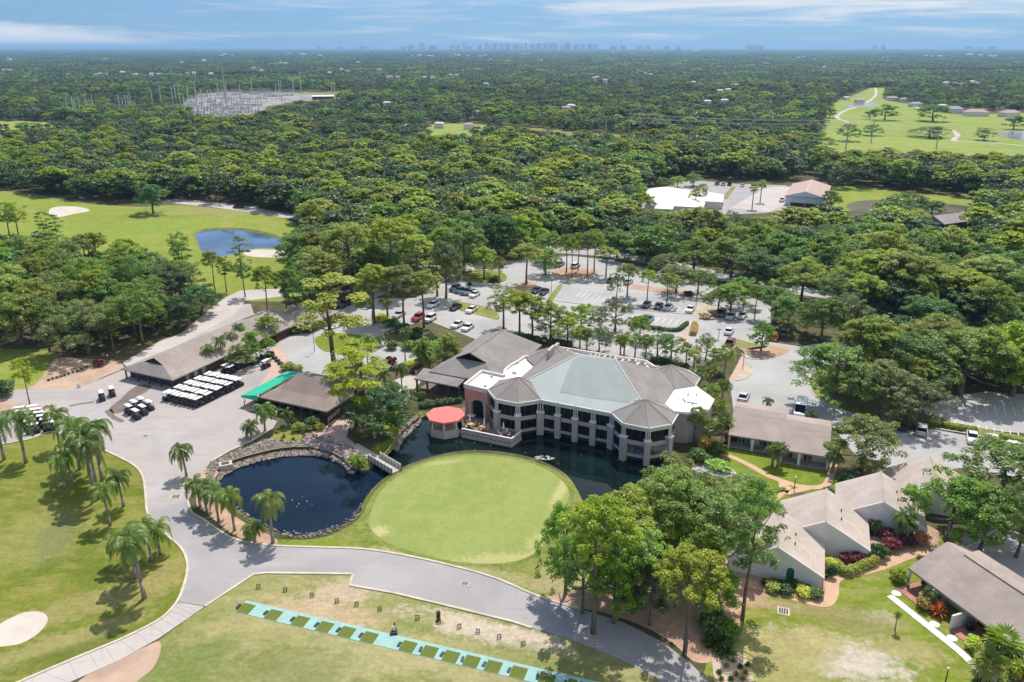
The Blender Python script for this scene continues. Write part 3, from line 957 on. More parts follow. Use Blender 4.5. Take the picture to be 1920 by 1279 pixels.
def pine_clumps(rng, W=8., Hh=15., base=.5, n=17, top=1.0):
    out = []
    for i in range(n):
        t = (i + .5) / n
        a = i * 2.399 + rng.uniform(-.5, .5)
        hh = base + (1 - base) * t
        env = math.sin(PI * min(1, (.18 + t * .72))) ** .8 * (1.0 if t < .8 else .75)
        q = env * rng.uniform(.45, 1)
        r = W * rng.uniform(.12, .2) * (.8 + .3 * env)
        out.append((math.cos(a) * q * (W / 2 - r * .5), math.sin(a) * q * (W / 2 - r * .5), hh * Hh - r * .5, r * 1.15, r * 1.15, r * rng.uniform(.7, .95)))
    return out


def umbrella_clumps(rng, W=9., Hh=14., base=.58, n=22):
    out = []
    for i in range(n):
        a = i * 2.399 + rng.uniform(-.4, .4)
        q = math.sqrt((i + .5) / n)
        h = base + (1 - base) * (math.sqrt(max(.02, 1 - (q * .93) ** 2))) * rng.uniform(.8, 1)
        r = W * rng.uniform(.1, .16)
        out.append((math.cos(a) * q * (W / 2 - r * .6), math.sin(a) * q * (W / 2 - r * .6), h * Hh - r * .6, r * 1.2, r * 1.2, r * .75))
    return out


def trunk_mesh(name, cl, Hh, r0, fork, rng, mat, nb=9, lean=.3):
    m = MB()
    top = Vector((rng.uniform(-lean, lean), rng.uniform(-lean, lean), Hh * .82))
    pts = [Vector((0, 0, -.3)), Vector((rng.uniform(-.15, .15), rng.uniform(-.15, .15), Hh * fork * .5)), Vector((top.x * .5, top.y * .5, Hh * fork)), top]
    m.path_tube(pts, [r0 * 1.25, r0 * .9, r0 * .75, r0 * .2])
    idx = rng.permutation(len(cl))[:nb]
    for i in idx:
        c = cl[i]
        t = min(.92, max(.0, (c[2] - Hh * fork) / (Hh * .9 - Hh * fork) - .25))
        s = pts[2].lerp(pts[3], t)
        e = Vector(c[:3])
        mid = s.lerp(e, .55) + Vector((0, 0, -.25))
        m.path_tube([s, mid, e], [r0 * .38, r0 * .24, r0 * .07], 5)
    me_o = m.build(name, mat, None, True)
    me = me_o.data
    bpy.data.objects.remove(me_o)
    return me


PROTO = {}
BASE = {}       # nominal height and width of each kind


def make_protos():
    spec = {'oak': (oak_clumps, 10., 10.5, .3, .28, BARKO), 'gray': (oak_clumps, 11., 10., .3, .3, BARKO), 'bright': (oak_clumps, 9., 9., .22, .24, BARKO), 'dark': (oak_clumps, 9.5, 11., .3, .22, BARKO),
            'pine': (pine_clumps, 8., 15., .24, .52, BARK), 'umbrella': (umbrella_clumps, 9., 14., .26, .58, BARK), 'sparse': (pine_clumps, 7., 15., .2, .45, BARK)}
    for kind, (fn, W_, H_, r0, fork, bark) in spec.items():
        BASE[kind] = (H_, W_)
        for k in range(3):
            rng = np.random.default_rng(hash((len(kind), k, ord(kind[0]))) % 2 ** 31)
            if kind == 'sparse':
                cl = fn(rng, W_, H_, .42, 13)
                cl = [(a, b, c, r * .72, q * .72, s * .72) for a, b, c, r, q, s in cl]
            elif kind in ('oak', 'gray', 'bright', 'dark'):
                cl = fn(rng, W_, H_, .2 if kind != 'dark' else .14)
            else:
                cl = fn(rng, W_, H_)
            tm = trunk_mesh(kind + '_trunk', cl, H_, r0, fork, rng, bark)
            for lod, (n, sz) in {'hi': (11500, .27), 'mid': (5200, .4), 'lo': (1500, .72)}.items():
                nn = int(n * (.5 if kind == 'sparse' else .8 if kind in ('pine',) else 1))
                kk = {'hi': 1.0, 'mid': .8, 'lo': .5}[lod] * (.5 if kind == 'sparse' else .7 if kind in ('pine', 'umbrella') else 1)
                rs = {'hi': 1.0, 'mid': 1.1, 'lo': 1.4}[lod] * (.9 if kind in ('gray', 'sparse') else 1)
                tf = tufted(cl, int(190 * kk), .42 * rs, .82 * rs, rng)
                v, f = clump_cloud(tf, nn, sz * (.85 if kind == 'gray' else 1), rng, aspect=.5 if kind in ('pine', 'sparse') else .66)
                lm = {'umbrella': 'pine', 'sparse': 'pine'}.get(kind, kind)
                PROTO[kind, k, lod] = (tm, np_mesh(kind + '_crown', v, f, LEAF[lm]))


make_protos()
COUNT = {}


def tree(kind, x, y, h, w, label, group=None, leaf=None, lod='hi', name=None, lean=(0, 0), cat=None):
    H_, W_ = BASE[kind]
    COUNT[kind] = COUNT.get(kind, 0) + 1
    tm, cm_ = PROTO[kind, COUNT[kind] % 3, lod]
    pine = kind in ('pine', 'umbrella', 'sparse')
    name = name or ('pine_tree' if pine else 'broadleaf_tree')
    o = thing(name, label, cat or ('pine tree' if pine else 'tree'), (x, y, 0), random.uniform(0, 6.28), group)
    o.scale = (w / W_, w / W_, h / H_)
    if lean != (0, 0):
        o.rotation_euler = (lean[0], lean[1], 0)
    t = bpy.data.objects.new('trunk', tm)
    c = bpy.data.objects.new('crown', cm_)
    for q in (t, c):
        COL.objects.link(q)
        q.parent = o
    if leaf:
        c.material_slots[0].link = 'OBJECT'
        c.material_slots[0].material = LEAF[leaf]
    return o


# ------------------------------------------------------------------ palms
def queen_palm(seed, H_=7.5, n=19, L=3.0, droop=1.0):
    rng = np.random.default_rng(seed)
    V, F = [], []
    nv = 0
    top = np.array([rng.uniform(-.3, .3), rng.uniform(-.3, .3), H_])
    for i in range(n):
        a = i * 2.399 + rng.uniform(-.3, .3)
        el = rng.uniform(.05, 1.35) if i > 2 else rng.uniform(-1.0, -.3)
        l = L * rng.uniform(.8, 1.1)
        pts = []
        p = top.copy()
        e = el
        hd = np.array([math.cos(a), math.sin(a), 0])
        K = 9
        for k in range(K + 1):
            pts.append(p.copy())
            dd = hd * math.cos(e) + np.array([0, 0, math.sin(e)])
            p = p + dd * l / K
            e -= (.20 + .035 * k) * droop * (1.2 if el > 0 else .5)
            e = max(e, -1.45)
        side = np.array([-hd[1], hd[0], 0])
        for k in range(1, K + 1):
            for q in (0, .33, .66):
                if k == K and q:
                    continue
                b = pts[k] * (1 - q) + pts[min(k + 1, K)] * q
                dirn = pts[min(k + 1, K)] - pts[k - 1]
                dirn /= np.linalg.norm(dirn)
                ll = .62 * math.sin(PI * min(1, (.25 + .7 * (k + q) / K))) * L / 3
                for sgn in (-1, 1):
                    tip = b + side * sgn * ll * .75 + np.array([0, 0, -1]) * ll * rng.uniform(.25, .75) + dirn * ll * .35
                    wv = dirn * .062 * L / 3
                    V += [b - wv, b + wv, tip + wv * .3, tip - wv * .3]
                    F.append([nv, nv + 1, nv + 2, nv + 3])
                    nv += 4
        for k in range(K):
            wv = np.array([0, 0, .045])
            V += [pts[k] - wv, pts[k + 1] - wv * .6, pts[k + 1] + wv * .6, pts[k] + wv]
            F.append([nv, nv + 1, nv + 2, nv + 3])
            nv += 4
    me = np_mesh('palm_crown', np.array(V), np.array(F), LEAF['palm'])
    m = MB()
    b = Vector((0, 0, -.2))
    m.path_tube([b, Vector((top[0] * .1, top[1] * .1, H_ * .3)), Vector((top[0] * .5, top[1] * .5, H_ * .7)), Vector(top)], [.24, .17, .15, .16], 8)
    m.tube(Vector(top) - Vector((0, 0, .9)), Vector(top) + Vector((0, 0, .3)), .17, .1, 8)
    o = m.build('t', PBARK, None, True)
    tm = o.data
    bpy.data.objects.remove(o)
    return tm, me


def fan_palm(seed, H_=6.5, n=30, R=1.75):
    rng = np.random.default_rng(seed)
    V, F = [], []
    nv = 0
    top = np.array([0, 0, H_])
    for i in range(n):
        a = i * 2.399
        el = rng.uniform(-.75, 1.35)
        hd = np.array([math.cos(a) * math.cos(el), math.sin(a) * math.cos(el), math.sin(el)])
        b = top + hd * R * rng.uniform(.4, .6)
        side = np.array([-math.sin(a), math.cos(a), 0])
        upv = np.cross(hd, side)
        rl = R * rng.uniform(.5, .68)
        for k in range(11):
            t = -1.35 + 2.7 * k / 10
            tip = b + (hd * math.cos(t) + side * math.sin(t)) * rl + np.array([0, 0, -1]) * rl * rng.uniform(.1, .45)
            wv = (side * math.cos(t) - hd * math.sin(t)) * .085
            midp = (b * .45 + tip * .55) + np.array([0, 0, .05])
            V += [b, midp - wv, tip, midp + wv]
            F.append([nv, nv + 1, nv + 2, nv + 3])
            nv += 4
        wv = np.array([0, 0, .03])
        V += [top - wv, b - wv, b + wv, top + wv]
        F.append([nv, nv + 1, nv + 2, nv + 3])
        nv += 4
    me = np_mesh('palm_crown', np.array(V), np.array(F), LEAF['sabal'])
    m = MB()
    m.path_tube([Vector((0, 0, -.2)), Vector((.06, 0, H_ * .5)), Vector((0, 0, H_))], [.2, .16, .18], 8)
    m.tube((0, 0, H_ - .9), (0, 0, H_ + .1), .24, .2, 8)
    o = m.build('t', PBARK, None, True)
    tm = o.data
    bpy.data.objects.remove(o)
    return tm, me


PALM = {'queen': [queen_palm(s, 7.5, 17, 3.3, .95) for s in (1, 2, 3, 4)], 'fan': [fan_palm(s) for s in (5, 6, 7)],
        'small': [queen_palm(s, 2.6, 22, 1.7, .8) for s in (8, 9)]}
PH = {'queen': 7.5, 'fan': 6.5, 'small': 2.6}
PN = {'queen': 'feather_palm', 'fan': 'fan_palm', 'small': 'dwarf_palm'}


def palm(kind, u, v, vt, label, group=None, s=None, lean=0.0):
    """foot at survey point (u, v); vt is the line of the crown's heart"""
    p = G(u, v)
    h = max(1.2, HT(p.x, p.y, vt))
    COUNT[kind] = COUNT.get(kind, 0) + 1
    L = PALM[kind]
    tm, cm_ = L[COUNT[kind] % len(L)]
    o = thing(PN[kind], label, 'palm tree', p, random.uniform(0, 6.28), group)
    k = h / PH[kind]
    w = s or max(1.05, min(1.42, k * 1.28))
    o.scale = (w, w, k)
    if lean:
        o.rotation_euler = (0, lean, 0)
    t = bpy.data.objects.new('trunk', tm)
    c = bpy.data.objects.new('crown', cm_)
    c.scale = (1, 1, w / k)
    c.location = (0, 0, PH[kind] * (1 - w / k))
    for q in (t, c):
        COL.objects.link(q)
        q.parent = o
    return o


# ------------------------------------------------------------------ shrubs and hedges
def bush_mesh(seed, n=700, size=.2):
    rng = np.random.default_rng(seed)
    cl = [(0, 0, .42, .5, .5, .5)]
    for i in range(7):
        a = i * .9 + rng.uniform(-.3, .3)
        q = rng.uniform(.3, .62)
        cl.append((math.cos(a) * q, math.sin(a) * q, rng.uniform(.25, .6), .34, .34, .32))
    v, f = clump_cloud(cl, n, size, rng, .3, -.5, .2)
    return np_mesh('shrub', v, f, LEAF['shrub'])


def spiky_mesh(seed, n=150):
    rng = np.random.default_rng(seed)
    V, F = [], []
    for i in range(n):
        a, el = rng.uniform(0, 2 * PI), rng.uniform(.15, 1.4)
        d = np.array([math.cos(a) * math.cos(el), math.sin(a) * math.cos(el), math.sin(el)])
        s = np.array([-math.sin(a), math.cos(a), 0]) * .055
        l = rng.uniform(.7, 1.1)
        m_ = d * l * .6
        e = d * l + np.array([0, 0, -.25 * l * math.cos(el)])
        b = len(V)
        V += [np.zeros(3), m_ - s, e, m_ + s]
        F.append([b, b + 1, b + 2, b + 3])
    return np_mesh('shrub', np.array(V), np.array(F), LEAF['shrub'])


BUSH = [bush_mesh(s) for s in (1, 2, 3)]
SPIKY = [spiky_mesh(s) for s in (4, 5)]


def shrub(u, v, w, h, leaf, label, group=None, spiky=False, name='shrub', cat='shrub', z=0.0):
    COUNT['b'] = COUNT.get('b', 0) + 1
    me = (SPIKY if spiky else BUSH)
    o = bpy.data.objects.new(name, me[COUNT['b'] % len(me)])
    COL.objects.link(o)
    p = G(u, v, z)
    o.location = p
    o.rotation_euler = (0, 0, random.uniform(0, 6.28))
    o.scale = (w / 1.7, w / 1.7, h / .95) if not spiky else (w / 1.7, w / 1.7, h)
    o.material_slots[0].link = 'OBJECT'
    o.material_slots[0].material = LEAF[leaf]
    return prop(o, label, cat, group)


def hedge(px, w, h, leaf, label, group=None, dens=150, size=.26, name='hedge'):
    pts = smooth_loop([tuple(G(u, v)[:2]) for u, v in px], 3, False)
    rng = np.random.default_rng(int(px[0][0]))
    cl = []
    tot = 0
    for i in range(len(pts) - 1):
        a, b = np.array(pts[i]), np.array(pts[i + 1])
        l = np.linalg.norm(b - a)
        k = max(1, int(l / (w * .5)))
        tot += l
        for j in range(k):
            c = a + (b - a) * (j + .5) / k
            cl.append((c[0] + rng.uniform(-.1, .1), c[1] + rng.uniform(-.1, .1), h * .45, w * .52, w * .52, h * rng.uniform(.5, .62)))
    v, f = clump_cloud(cl, int(dens * tot * (w + h)), size, rng, .35, -.6, .18)
    o = bpy.data.objects.new(name, np_mesh(name, v, f, LEAF[leaf]))
    COL.objects.link(o)
    return prop(o, label, 'hedge', group)
FH = [(1615, 186, 18, 'p'), (1518, 187, 22, 'p'), (1485, 184, 14, 'w'), (1556, 183, 16, 'w'), (1590, 181, 12, 'w'), (1675, 182, 20, 'p'), (1698, 184, 16, 'p'), (1722, 193, 24, 'g'), (1790, 203, 36, 'g'), (1835, 209, 40, 'p'), (1902, 210, 36, 'p'), (1770, 196, 16, 'w'), (1400, 210, 12, 'p'), (1352, 168, 10, 'w'), (1366, 166, 12, 'w'), (1327, 188, 10, 'w'), (1358, 186, 9, 'w'), (1330, 208, 14, 't'), (1376, 158, 16, 'g'),
      (1060, 200, 16, 't'), (1070, 196, 14, 'w'), (1135, 148, 9, 'w'), (1120, 142, 10, 'w'), (1215, 136, 10, 'w'), (910, 156, 16, 'w'), (808, 143, 18, 'w'), (852, 139, 10, 'w'), (738, 142, 16, 'w'), (725, 191, 14, 'w'), (880, 232, 10, 't'), (760, 234, 8, 'w'), (822, 230, 11, 'w'), (893, 208, 18, 'p'), (1215, 214, 10, 'w'), (1300, 152, 8, 'w'), (650, 130, 12, 'w'), (672, 115, 14, 'w'), (950, 110, 12, 'w'), (915, 110, 10, 'w'), (710, 128, 10, 'w'), (1010, 111, 14, 'w'),
      (190, 136, 18, 'w'), (225, 134, 18, 'w'), (258, 137, 10, 'w'), (293, 136, 18, 'w'), (360, 135, 16, 'w'), (385, 135, 18, 'w'), (340, 113, 12, 'w'), (377, 111, 18, 'w'), (200, 109, 14, 'w'), (20, 110, 18, 'w'), (535, 115, 18, 'w'), (477, 124, 12, 'w'), (489, 130, 8, 'w'), (620, 134, 10, 'w'), (640, 128, 8, 'w'), (12, 130, 16, 'w'), (128, 138, 10, 'w'), (555, 99, 22, 'w'), (1300, 93, 26, 'w'), (1500, 105, 18, 'w'), (1750, 103, 24, 'w'), (1830, 101, 30, 'w'), (1860, 103, 20, 'w'), (1530, 108, 10, 'w'), (1545, 124, 8, 'w'), (1440, 115, 10, 'w'), (1655, 107, 12, 'w'),
      (800, 102, 20, 'w'), (845, 102, 14, 'w'), (870, 102, 18, 'w'), (905, 101, 14, 'w'), (955, 99, 12, 'w'), (985, 98, 14, 'w'), (1035, 98, 10, 'w'), (780, 102, 12, 'w'), (1160, 95, 16, 'w'), (420, 101, 24, 'w'), (600, 102, 8, 'w'), (1800, 155, 12, 't'), (1830, 152, 14, 'w'), (1770, 152, 10, 'w')]
FHR = np.random.default_rng(17)
FH2 = []
for h_ in FH:
    if h_[1] < 160 and h_[2] >= 10:
        for q_ in range(3 if h_[2] >= 14 else 2):
            FH2.append((h_[0] + FHR.uniform(-.65, .65) * h_[2], h_[1] + FHR.uniform(-1.5, 1.5), h_[2] * FHR.uniform(.22, .42), h_[3] if FHR.random() < .75 else 't'))
    else:
        FH2.append(h_)
FH = FH2

# ================================================================== where the trees stand
def T(kind, u, v, vt, wpx, label, leaf=None, group=None, uc=None, lod='hi'):
    """foot (u, v), line of the top vt, crown width in survey pixels, crown centre uc"""
    p = G(u, v)
    h = HT(p.x, p.y, vt)
    zc = p.y * CP - (h * .75 - CAM_H) * SP
    w = wpx / FPX * zc
    return tree(kind, p.x, p.y, h * 1.0, w * (1.08 if v > 950 else 1.08), label, group, leaf, lod)


NEAR = [
    ('oak', 1150, 1168, 995, 118, 'low leafy tree close to the road in the mulch bed', 'bright'),
    ('oak', 1218, 1172, 1020, 100, 'dark low tree just left of the yellow pine trunk', 'dark'),
    ('umbrella', 1172, 1098, 928, 140, 'tall bright pine behind the road trees of the grove', 'pine'),
    ('oak', 1288, 1118, 965, 140, 'leafy tree directly behind the yellow pine', 'bright'),
    ('oak', 1092, 1150, 975, 105, 'leafy tree under the leftmost leaning pine', 'oak'),
    ('umbrella', 1215, 1030, 915, 110, 'pine at the near end of the channel', 'bright'),
    ('bright', 1345, 1150, 1062, 80, 'low bushy tree right of the yellow pine', 'bright'),
    ('umbrella', 660, 556, 420, 105, 'large yellow green pine behind the circle drive, left of the golden one', 'pine'),
    ('umbrella', 738, 548, 408, 95, 'golden green pine standing above the row of drive pines', 'yellow'),
    ('umbrella', 612, 572, 468, 84, 'broad pine beyond the far end of the cart barn', 'pine'),
    ('oak', 694, 552, 452, 84, 'dark oak between the pines behind the circle drive', 'oak'),
    ('umbrella', 782, 536, 442, 74, 'light pine at the left corner of the car park', 'pine'),
    ('oak', 576, 582, 486, 84, 'oak at the bend of the barn lane', 'oak'),
    ('pine', 560, 606, 506, 62, 'pine with a dark crown over the annex roof', 'oak'),
    ('oak', 870, 512, 408, 92, 'tall oak at the top left corner of the car park', 'oak'),
    ('dark', 930, 486, 388, 88, 'dark leafy oak at the top of the car park', 'dark'),
    ('oak', 980, 476, 392, 80, 'broad green oak behind the umbrella pine island', 'bright'),
    ('oak', 1030, 492, 428, 60, 'oak left of the five slim pines', 'oak'),
    ('oak', 1300, 515, 440, 95, 'wide oak over the avenue right of the olive one', 'oak'),
    ('oak', 1370, 520, 436, 90, 'leafy oak beside the big dark glossy one', 'bright'),
    ('oak', 1250, 520, 470, 60, 'greyish tree over the dirt island', 'gray'),
    ('oak', 1690, 745, 612, 150, 'huge oak shading the entrance of the shaded lot', 'oak'),
    ('oak', 1800, 742, 596, 165, 'huge bright oak above the shaded lot', 'bright'),
    ('oak', 1895, 742, 600, 150, 'huge oak at the right edge above the shaded lot', 'bright'),
    ('oak', 1740, 700, 580, 140, 'large yellow green oak behind the shaded lot', 'pine'),
    ('umbrella', 1112, 1188, 938, 150, 'tall pine leaning over the road, leftmost big trunk in the mulch bed', 'bright'),
    ('oak', 1060, 1112, 930, 105, 'broad tree at the right end of the putting green', 'bright'),
    ('oak', 1185, 1150, 968, 150, 'dense deep green tree in the middle of the mulch bed beside the road', 'bright'),
    ('dark', 1225, 1110, 985, 120, 'dark round tree low in the mulch bed behind the yellow pine', 'oak'),
    ('umbrella', 1284, 1222, 1032, 128, 'yellow green pine with a pale trunk at the road edge', 'pine'),
    ('sparse', 1392, 1162, 908, 112, 'gaunt open crowned pine in front of the nearest townhouse gable', 'oak'),
    ('pine', 1335, 1110, 925, 150, 'full bright pine left of the nearest townhouse gable', 'bright'),
    ('bright', 1255, 985, 852, 120, 'bright green rounded tree at the clubhouse corner of the channel', 'bright'),
    ('umbrella', 1250, 1075, 888, 140, 'bright spreading pine above the channel end behind the mulch bed', 'bright'),
    ('oak', 1310, 1040, 872, 150, 'wide bright tree in the middle of the grove beside the channel', 'bright'),
    ('umbrella', 1396, 1050, 905, 84, 'pine leaning towards the townhouse roofs', 'bright'),
    ('gray', 1390, 985, 882, 105, 'grey green tree between the court lawn and the grove', 'gray'),
    ('oak', 1140, 1092, 985, 110, 'leafy tree over the left edge of the mulch bed by the green', 'pine'),
    ('oak', 1612, 882, 778, 138, 'bright spreading tree against the right end of the villa with two patios', 'bright'),
    ('gray', 1648, 782, 672, 150, 'huge grey green oak beside the roundabout with the white van', 'gray'),
    ('gray', 1712, 800, 700, 125, 'grey green oak shading the dark parked car', 'gray'),
    ('oak', 1590, 745, 668, 90, 'rounded oak on the grass tongue by the drop-off circle', 'oak'),
    ('umbrella', 1865, 985, 838, 175, 'bright broad pine between the two right-hand parking bays', 'bright'),
    ('oak', 1775, 1015, 870, 160, 'dark branching oak behind the bottom right villa', 'oak'),
    ('oak', 1835, 1035, 905, 130, 'leafy oak behind the ridge of the bottom right villa', 'bright'),
    ('gray', 1905, 1045, 890, 110, 'pale grey tree at the right picture edge above the villa lot', 'gray'),
    ('umbrella', 1930, 930, 830, 90, 'yellowish pine at the right edge beyond the parked white cars', 'pine'),
    # by the pro shop and clubhouse
    ('sparse', 668, 800, 655, 120, 'tall open pine over the brown roof with the green awning', 'pine'),
    ('sparse', 680, 745, 640, 110, 'pine rising behind the pro shop roof beside the circle drive', 'pine'),
    ('sparse', 636, 752, 690, 70, 'slender pine crown over the pro shop hip', 'pine'),
    ('dark', 712, 815, 718, 118, 'dense dark green fig beside the wooden footbridge', 'dark'),
    ('bright', 742, 770, 712, 70, 'leafy green tree between the fig and the clubhouse porch', 'shrub'),
    ('sparse', 630, 702, 512, 160, 'big forked yellow green pine on the grass of the circle drive', 'yellow'),
    ('gray', 700, 610, 497, 70, 'tall thin pine at the left of the four by the parking edge', 'pine'),
    ('bright', 835, 695, 618, 70, 'broad leaved tree between the white cars and the clubhouse wing', 'pine'),
    ('bright', 805, 690, 640, 60, 'broad leaved tree left of the clubhouse wing roof', 'bright'),
]
for t in NEAR:
    kind, u, v, vt, w, lab = t[:6]
    T(kind, u, v, vt, w, lab, t[6])

MID = [
    ('oak', 455, 690, 640, 52, 'small tree between the carts and the barn eave', 'bright'),
    ('oak', 482, 674, 612, 58, 'leafy tree at the corner of the barn by the brick walk', 'oak'),
    ('oak', 506, 640, 586, 46, 'low tree before the barn annex', 'bright'),
    ('gray', 1268, 550, 488, 74, 'grey green tree over the dirt island of the car park', 'gray'),
    ('gray', 1308, 552, 494, 62, 'grey green tree right of the dirt island', 'oak'),
    ('oak', 1022, 516, 460, 58, 'tree at the left end of the long mulch island', 'oak'),
    ('oak', 908, 524, 452, 60, 'tree on the upper parking island', 'bright'),
    ('oak', 1452, 606, 530, 76, 'oak at the right end of the middle parking row', 'oak'),
    ('oak', 1502, 566, 478, 96, 'oak over the avenue at the right of the dark glossy one', 'bright'),
    ('oak', 1394, 574, 512, 60, 'oak along the upper edge of the car park', 'oak'),
    ('umbrella', 1136, 520, 462, 44, 'slim pine at the right end of the long mulch island', 'pine'),
    ('oak', 1200, 640, 585, 46, 'young tree between the hedge and the clubhouse palms', 'bright'),
    ('oak', 1090, 622, 566, 60, 'leafy tree at the left of the lower parking row', 'bright'),
    ('oak', 1244, 356, 330, 34, 'tree on the far car park edge, left', 'oak'),
    ('oak', 1270, 352, 328, 30, 'tree on the far car park edge, second', 'bright'),
    ('oak', 1300, 350, 322, 34, 'tree on the far car park edge, third', 'oak'),
    ('oak', 1555, 392, 352, 40, 'tree against the right end of the pale blue hall', 'oak'),
    ('gray', 1700, 398, 356, 70, 'grey green tree leaning over the marsh', 'gray'),
    ('dark', 1745, 410, 368, 60, 'dark tree beside the grey shed', 'oak'),
    ('umbrella', 703, 606, 497, 62, 'tall pine with bare trunk, first of the row along the drive entrance', 'pine'),
    ('umbrella', 728, 602, 500, 62, 'tall pine with bare trunk, second of the row along the drive entrance', 'pine'),
    ('umbrella', 758, 612, 497, 66, 'tall pine with bare trunk, third of the row along the drive entrance', 'pine'),
    ('umbrella', 795, 614, 506, 68, 'tall pine with bare trunk, last of the row along the drive entrance', 'pine'),
    ('oak', 836, 560, 442, 75, 'blue green oak left of the row of blue cars', 'gray'),
    ('pine', 820, 556, 470, 60, 'pine behind the blue green oak by the blue cars', 'pine'),
    ('umbrella', 987, 532, 458, 62, 'umbrella pine on the mulch island in the car park', 'pine'),
    ('umbrella', 1062, 512, 438, 38, 'slim pine on the long mulch island, leftmost of five', 'pine'),
    ('umbrella', 1072, 520, 445, 30, 'slim pine on the long mulch island, second of five', 'pine'),
    ('umbrella', 1084, 508, 436, 34, 'slim pine on the long mulch island, third of five', 'oak'),
    ('umbrella', 1101, 518, 434, 38, 'slim pine on the long mulch island, fourth of five', 'pine'),
    ('umbrella', 1114, 510, 430, 40, 'slim pine on the long mulch island, rightmost of five', 'pine'),
    ('oak', 1157, 484, 420, 66, 'dark oak with a forked trunk on the avenue verge', 'dark'),
    ('umbrella', 1176, 555, 496, 44, 'roadside pine between parking rows, left of the pale flowering tree', 'pine'),
    ('gray', 1156, 560, 505, 36, 'pale thin flowering tree between two parking rows', 'gray'),
    ('umbrella', 1213, 568, 506, 34, 'slim pine behind the two black cars', 'pine'),
    ('umbrella', 1250, 572, 512, 40, 'slim pine behind the silver car of the middle row', 'pine'),
    ('oak', 1346, 588, 528, 60, 'oak over the dark red car of the car park', 'oak'),
    ('oak', 1370, 590, 522, 64, 'oak over the silver cars at the right of the car park', 'bright'),
    ('umbrella', 1415, 596, 534, 34, 'slim pine at the right end of the middle parking row', 'pine'),
    ('gray', 1153, 622, 552, 76, 'round grey green oak in the middle of the lower parking row', 'gray'),
    ('pine', 944, 617, 540, 62, 'open pine behind the clubhouse wing, leftmost of the clump', 'pine'),
    ('umbrella', 974, 636, 545, 72, 'pine right behind the clubhouse wing ridge', 'pine'),
    ('umbrella', 998, 640, 556, 72, 'pine over the service yard behind the clubhouse', 'pine'),
    ('oak', 1032, 634, 562, 80, 'green oak over the service yard behind the clubhouse', 'bright'),
    ('oak', 1064, 645, 590, 55, 'low leafy oak at the corner of the service yard', 'pine'),
    ('gray', 1123, 660, 605, 52, 'leafy tree behind the clubhouse roof edge, left of three', 'oak'),
    ('gray', 1232, 668, 618, 60, 'leafy tree behind the clubhouse roof edge, second of three', 'oak'),
    ('gray', 1258, 672, 622, 54, 'leafy tree behind the clubhouse roof edge, right of three', 'oak'),
    ('gray', 1323, 678, 622, 52, 'pale open tree beside the dark red car at the crossing', 'gray'),
    ('oak', 1426, 658, 600, 54, 'small round tree on the mulch tip by the red cars', 'oak'),
    ('umbrella', 1600, 720, 620, 100, 'bushy yellow pine beside the drop-off circle', 'pine'),
    ('dark', 1418, 540, 460, 108, 'big dark glossy oak behind the car park', 'dark'),
    ('oak', 1213, 492, 416, 120, 'wide olive oak along the avenue', 'oak'),
    ('oak', 1475, 620, 545, 80, 'oak over the right end of the car park', 'oak'),
    ('oak', 1540, 640, 548, 90, 'oak by the entrance beside the red cars', 'oak'),
    ('umbrella', 1655, 585, 470, 110, 'big rounded yellow pine, left of the group right of the avenue', 'pine'),
    ('umbrella', 1690, 600, 475, 110, 'tall pine in front of the avenue bend', 'pine'),
    ('umbrella', 1745, 600, 500, 110, 'wide rounded pine in the right hand group', 'pine'),
    ('umbrella', 1800, 610, 508, 110, 'golden rounded pine in the right hand group', 'yellow'),
    ('umbrella', 1835, 585, 480, 100, 'high rounded pine at the right of the group', 'pine'),
    ('oak', 288, 400, 335, 62, 'oak standing alone at the far edge of the fairway', 'dark'),
    ('pine', 340, 512, 434, 40, 'pine with a dense top left of the fairway pond', 'oak'),
    ('sparse', 346, 522, 448, 46, 'pine in front of the fairway pond, left bank', 'oak'),
    ('sparse', 452, 500, 444, 44, 'thin open pine standing before the blue pond', 'pine'),
    ('umbrella', 405, 555, 470, 36, 'slim pine at the near fairway edge, left of the mown strip', 'pine'),
    ('pine', 425, 548, 482, 32, 'brownish slim tree in front of the pond bunker', 'oak'),
    ('pine', 460, 557, 482, 36, 'dark slim pine left of the barn lane', 'oak'),
    ('umbrella', 505, 610, 498, 46, 'tall pine over the far end of the cart barn', 'pine'),
    ('umbrella', 540, 604, 505, 44, 'second tall pine over the far end of the cart barn', 'oak'),
    ('pine', 56, 758, 672, 34, 'leaning bare trunked tree on the dirt by the cart yard', 'pine'),
    ('pine', 20, 448, 380, 40, 'pine at the left picture edge before the fairway', 'oak'),
    ('pine', 38, 452, 382, 40, 'second pine at the left picture edge before the fairway', 'pine'),
    ('sparse', 88, 455, 396, 36, 'open pine left of the fairway bunker', 'oak'),
    ('sparse', 110, 458, 402, 34, 'open pine in front of the fairway bunker', 'oak'),
]
for t in MID:
    kind, u, v, vt, w, lab = t[:6]
    T(kind, u, v, vt, w, lab, t[6], lod='hi' if v > 500 else 'mid')

# lone trees on the far fairway
for u, v, vt, w, lab in [(1658, 226, 190, 44, 'big dark tree in the middle of the far fairway'), (1630, 224, 204, 24, 'small tree left of the big one on the far fairway'), (1588, 265, 228, 40, 'umbrella shaped tree at the near left of the far fairway'),
                         (1634, 255, 230, 34, 'round tree beside the steel pole on the far fairway'), (1748, 228, 192, 60, 'wide dark tree right of centre on the far fairway'), (1742, 258, 234, 66, 'low spreading tree with a flat crown on the far fairway'),
                         (1845, 264, 236, 36, 'ragged tree beside the right-hand fairway pond'), (1900, 243, 214, 40, 'round tree at the right edge of the far fairway'), (1555, 222, 198, 24, 'small tree at the left edge of the far fairway'),
                         (1520, 278, 244, 70, 'dark oak clump at the near left corner of the far fairway')]:
    T('dark', u, v, vt, w, lab, 'oak', lod='mid')

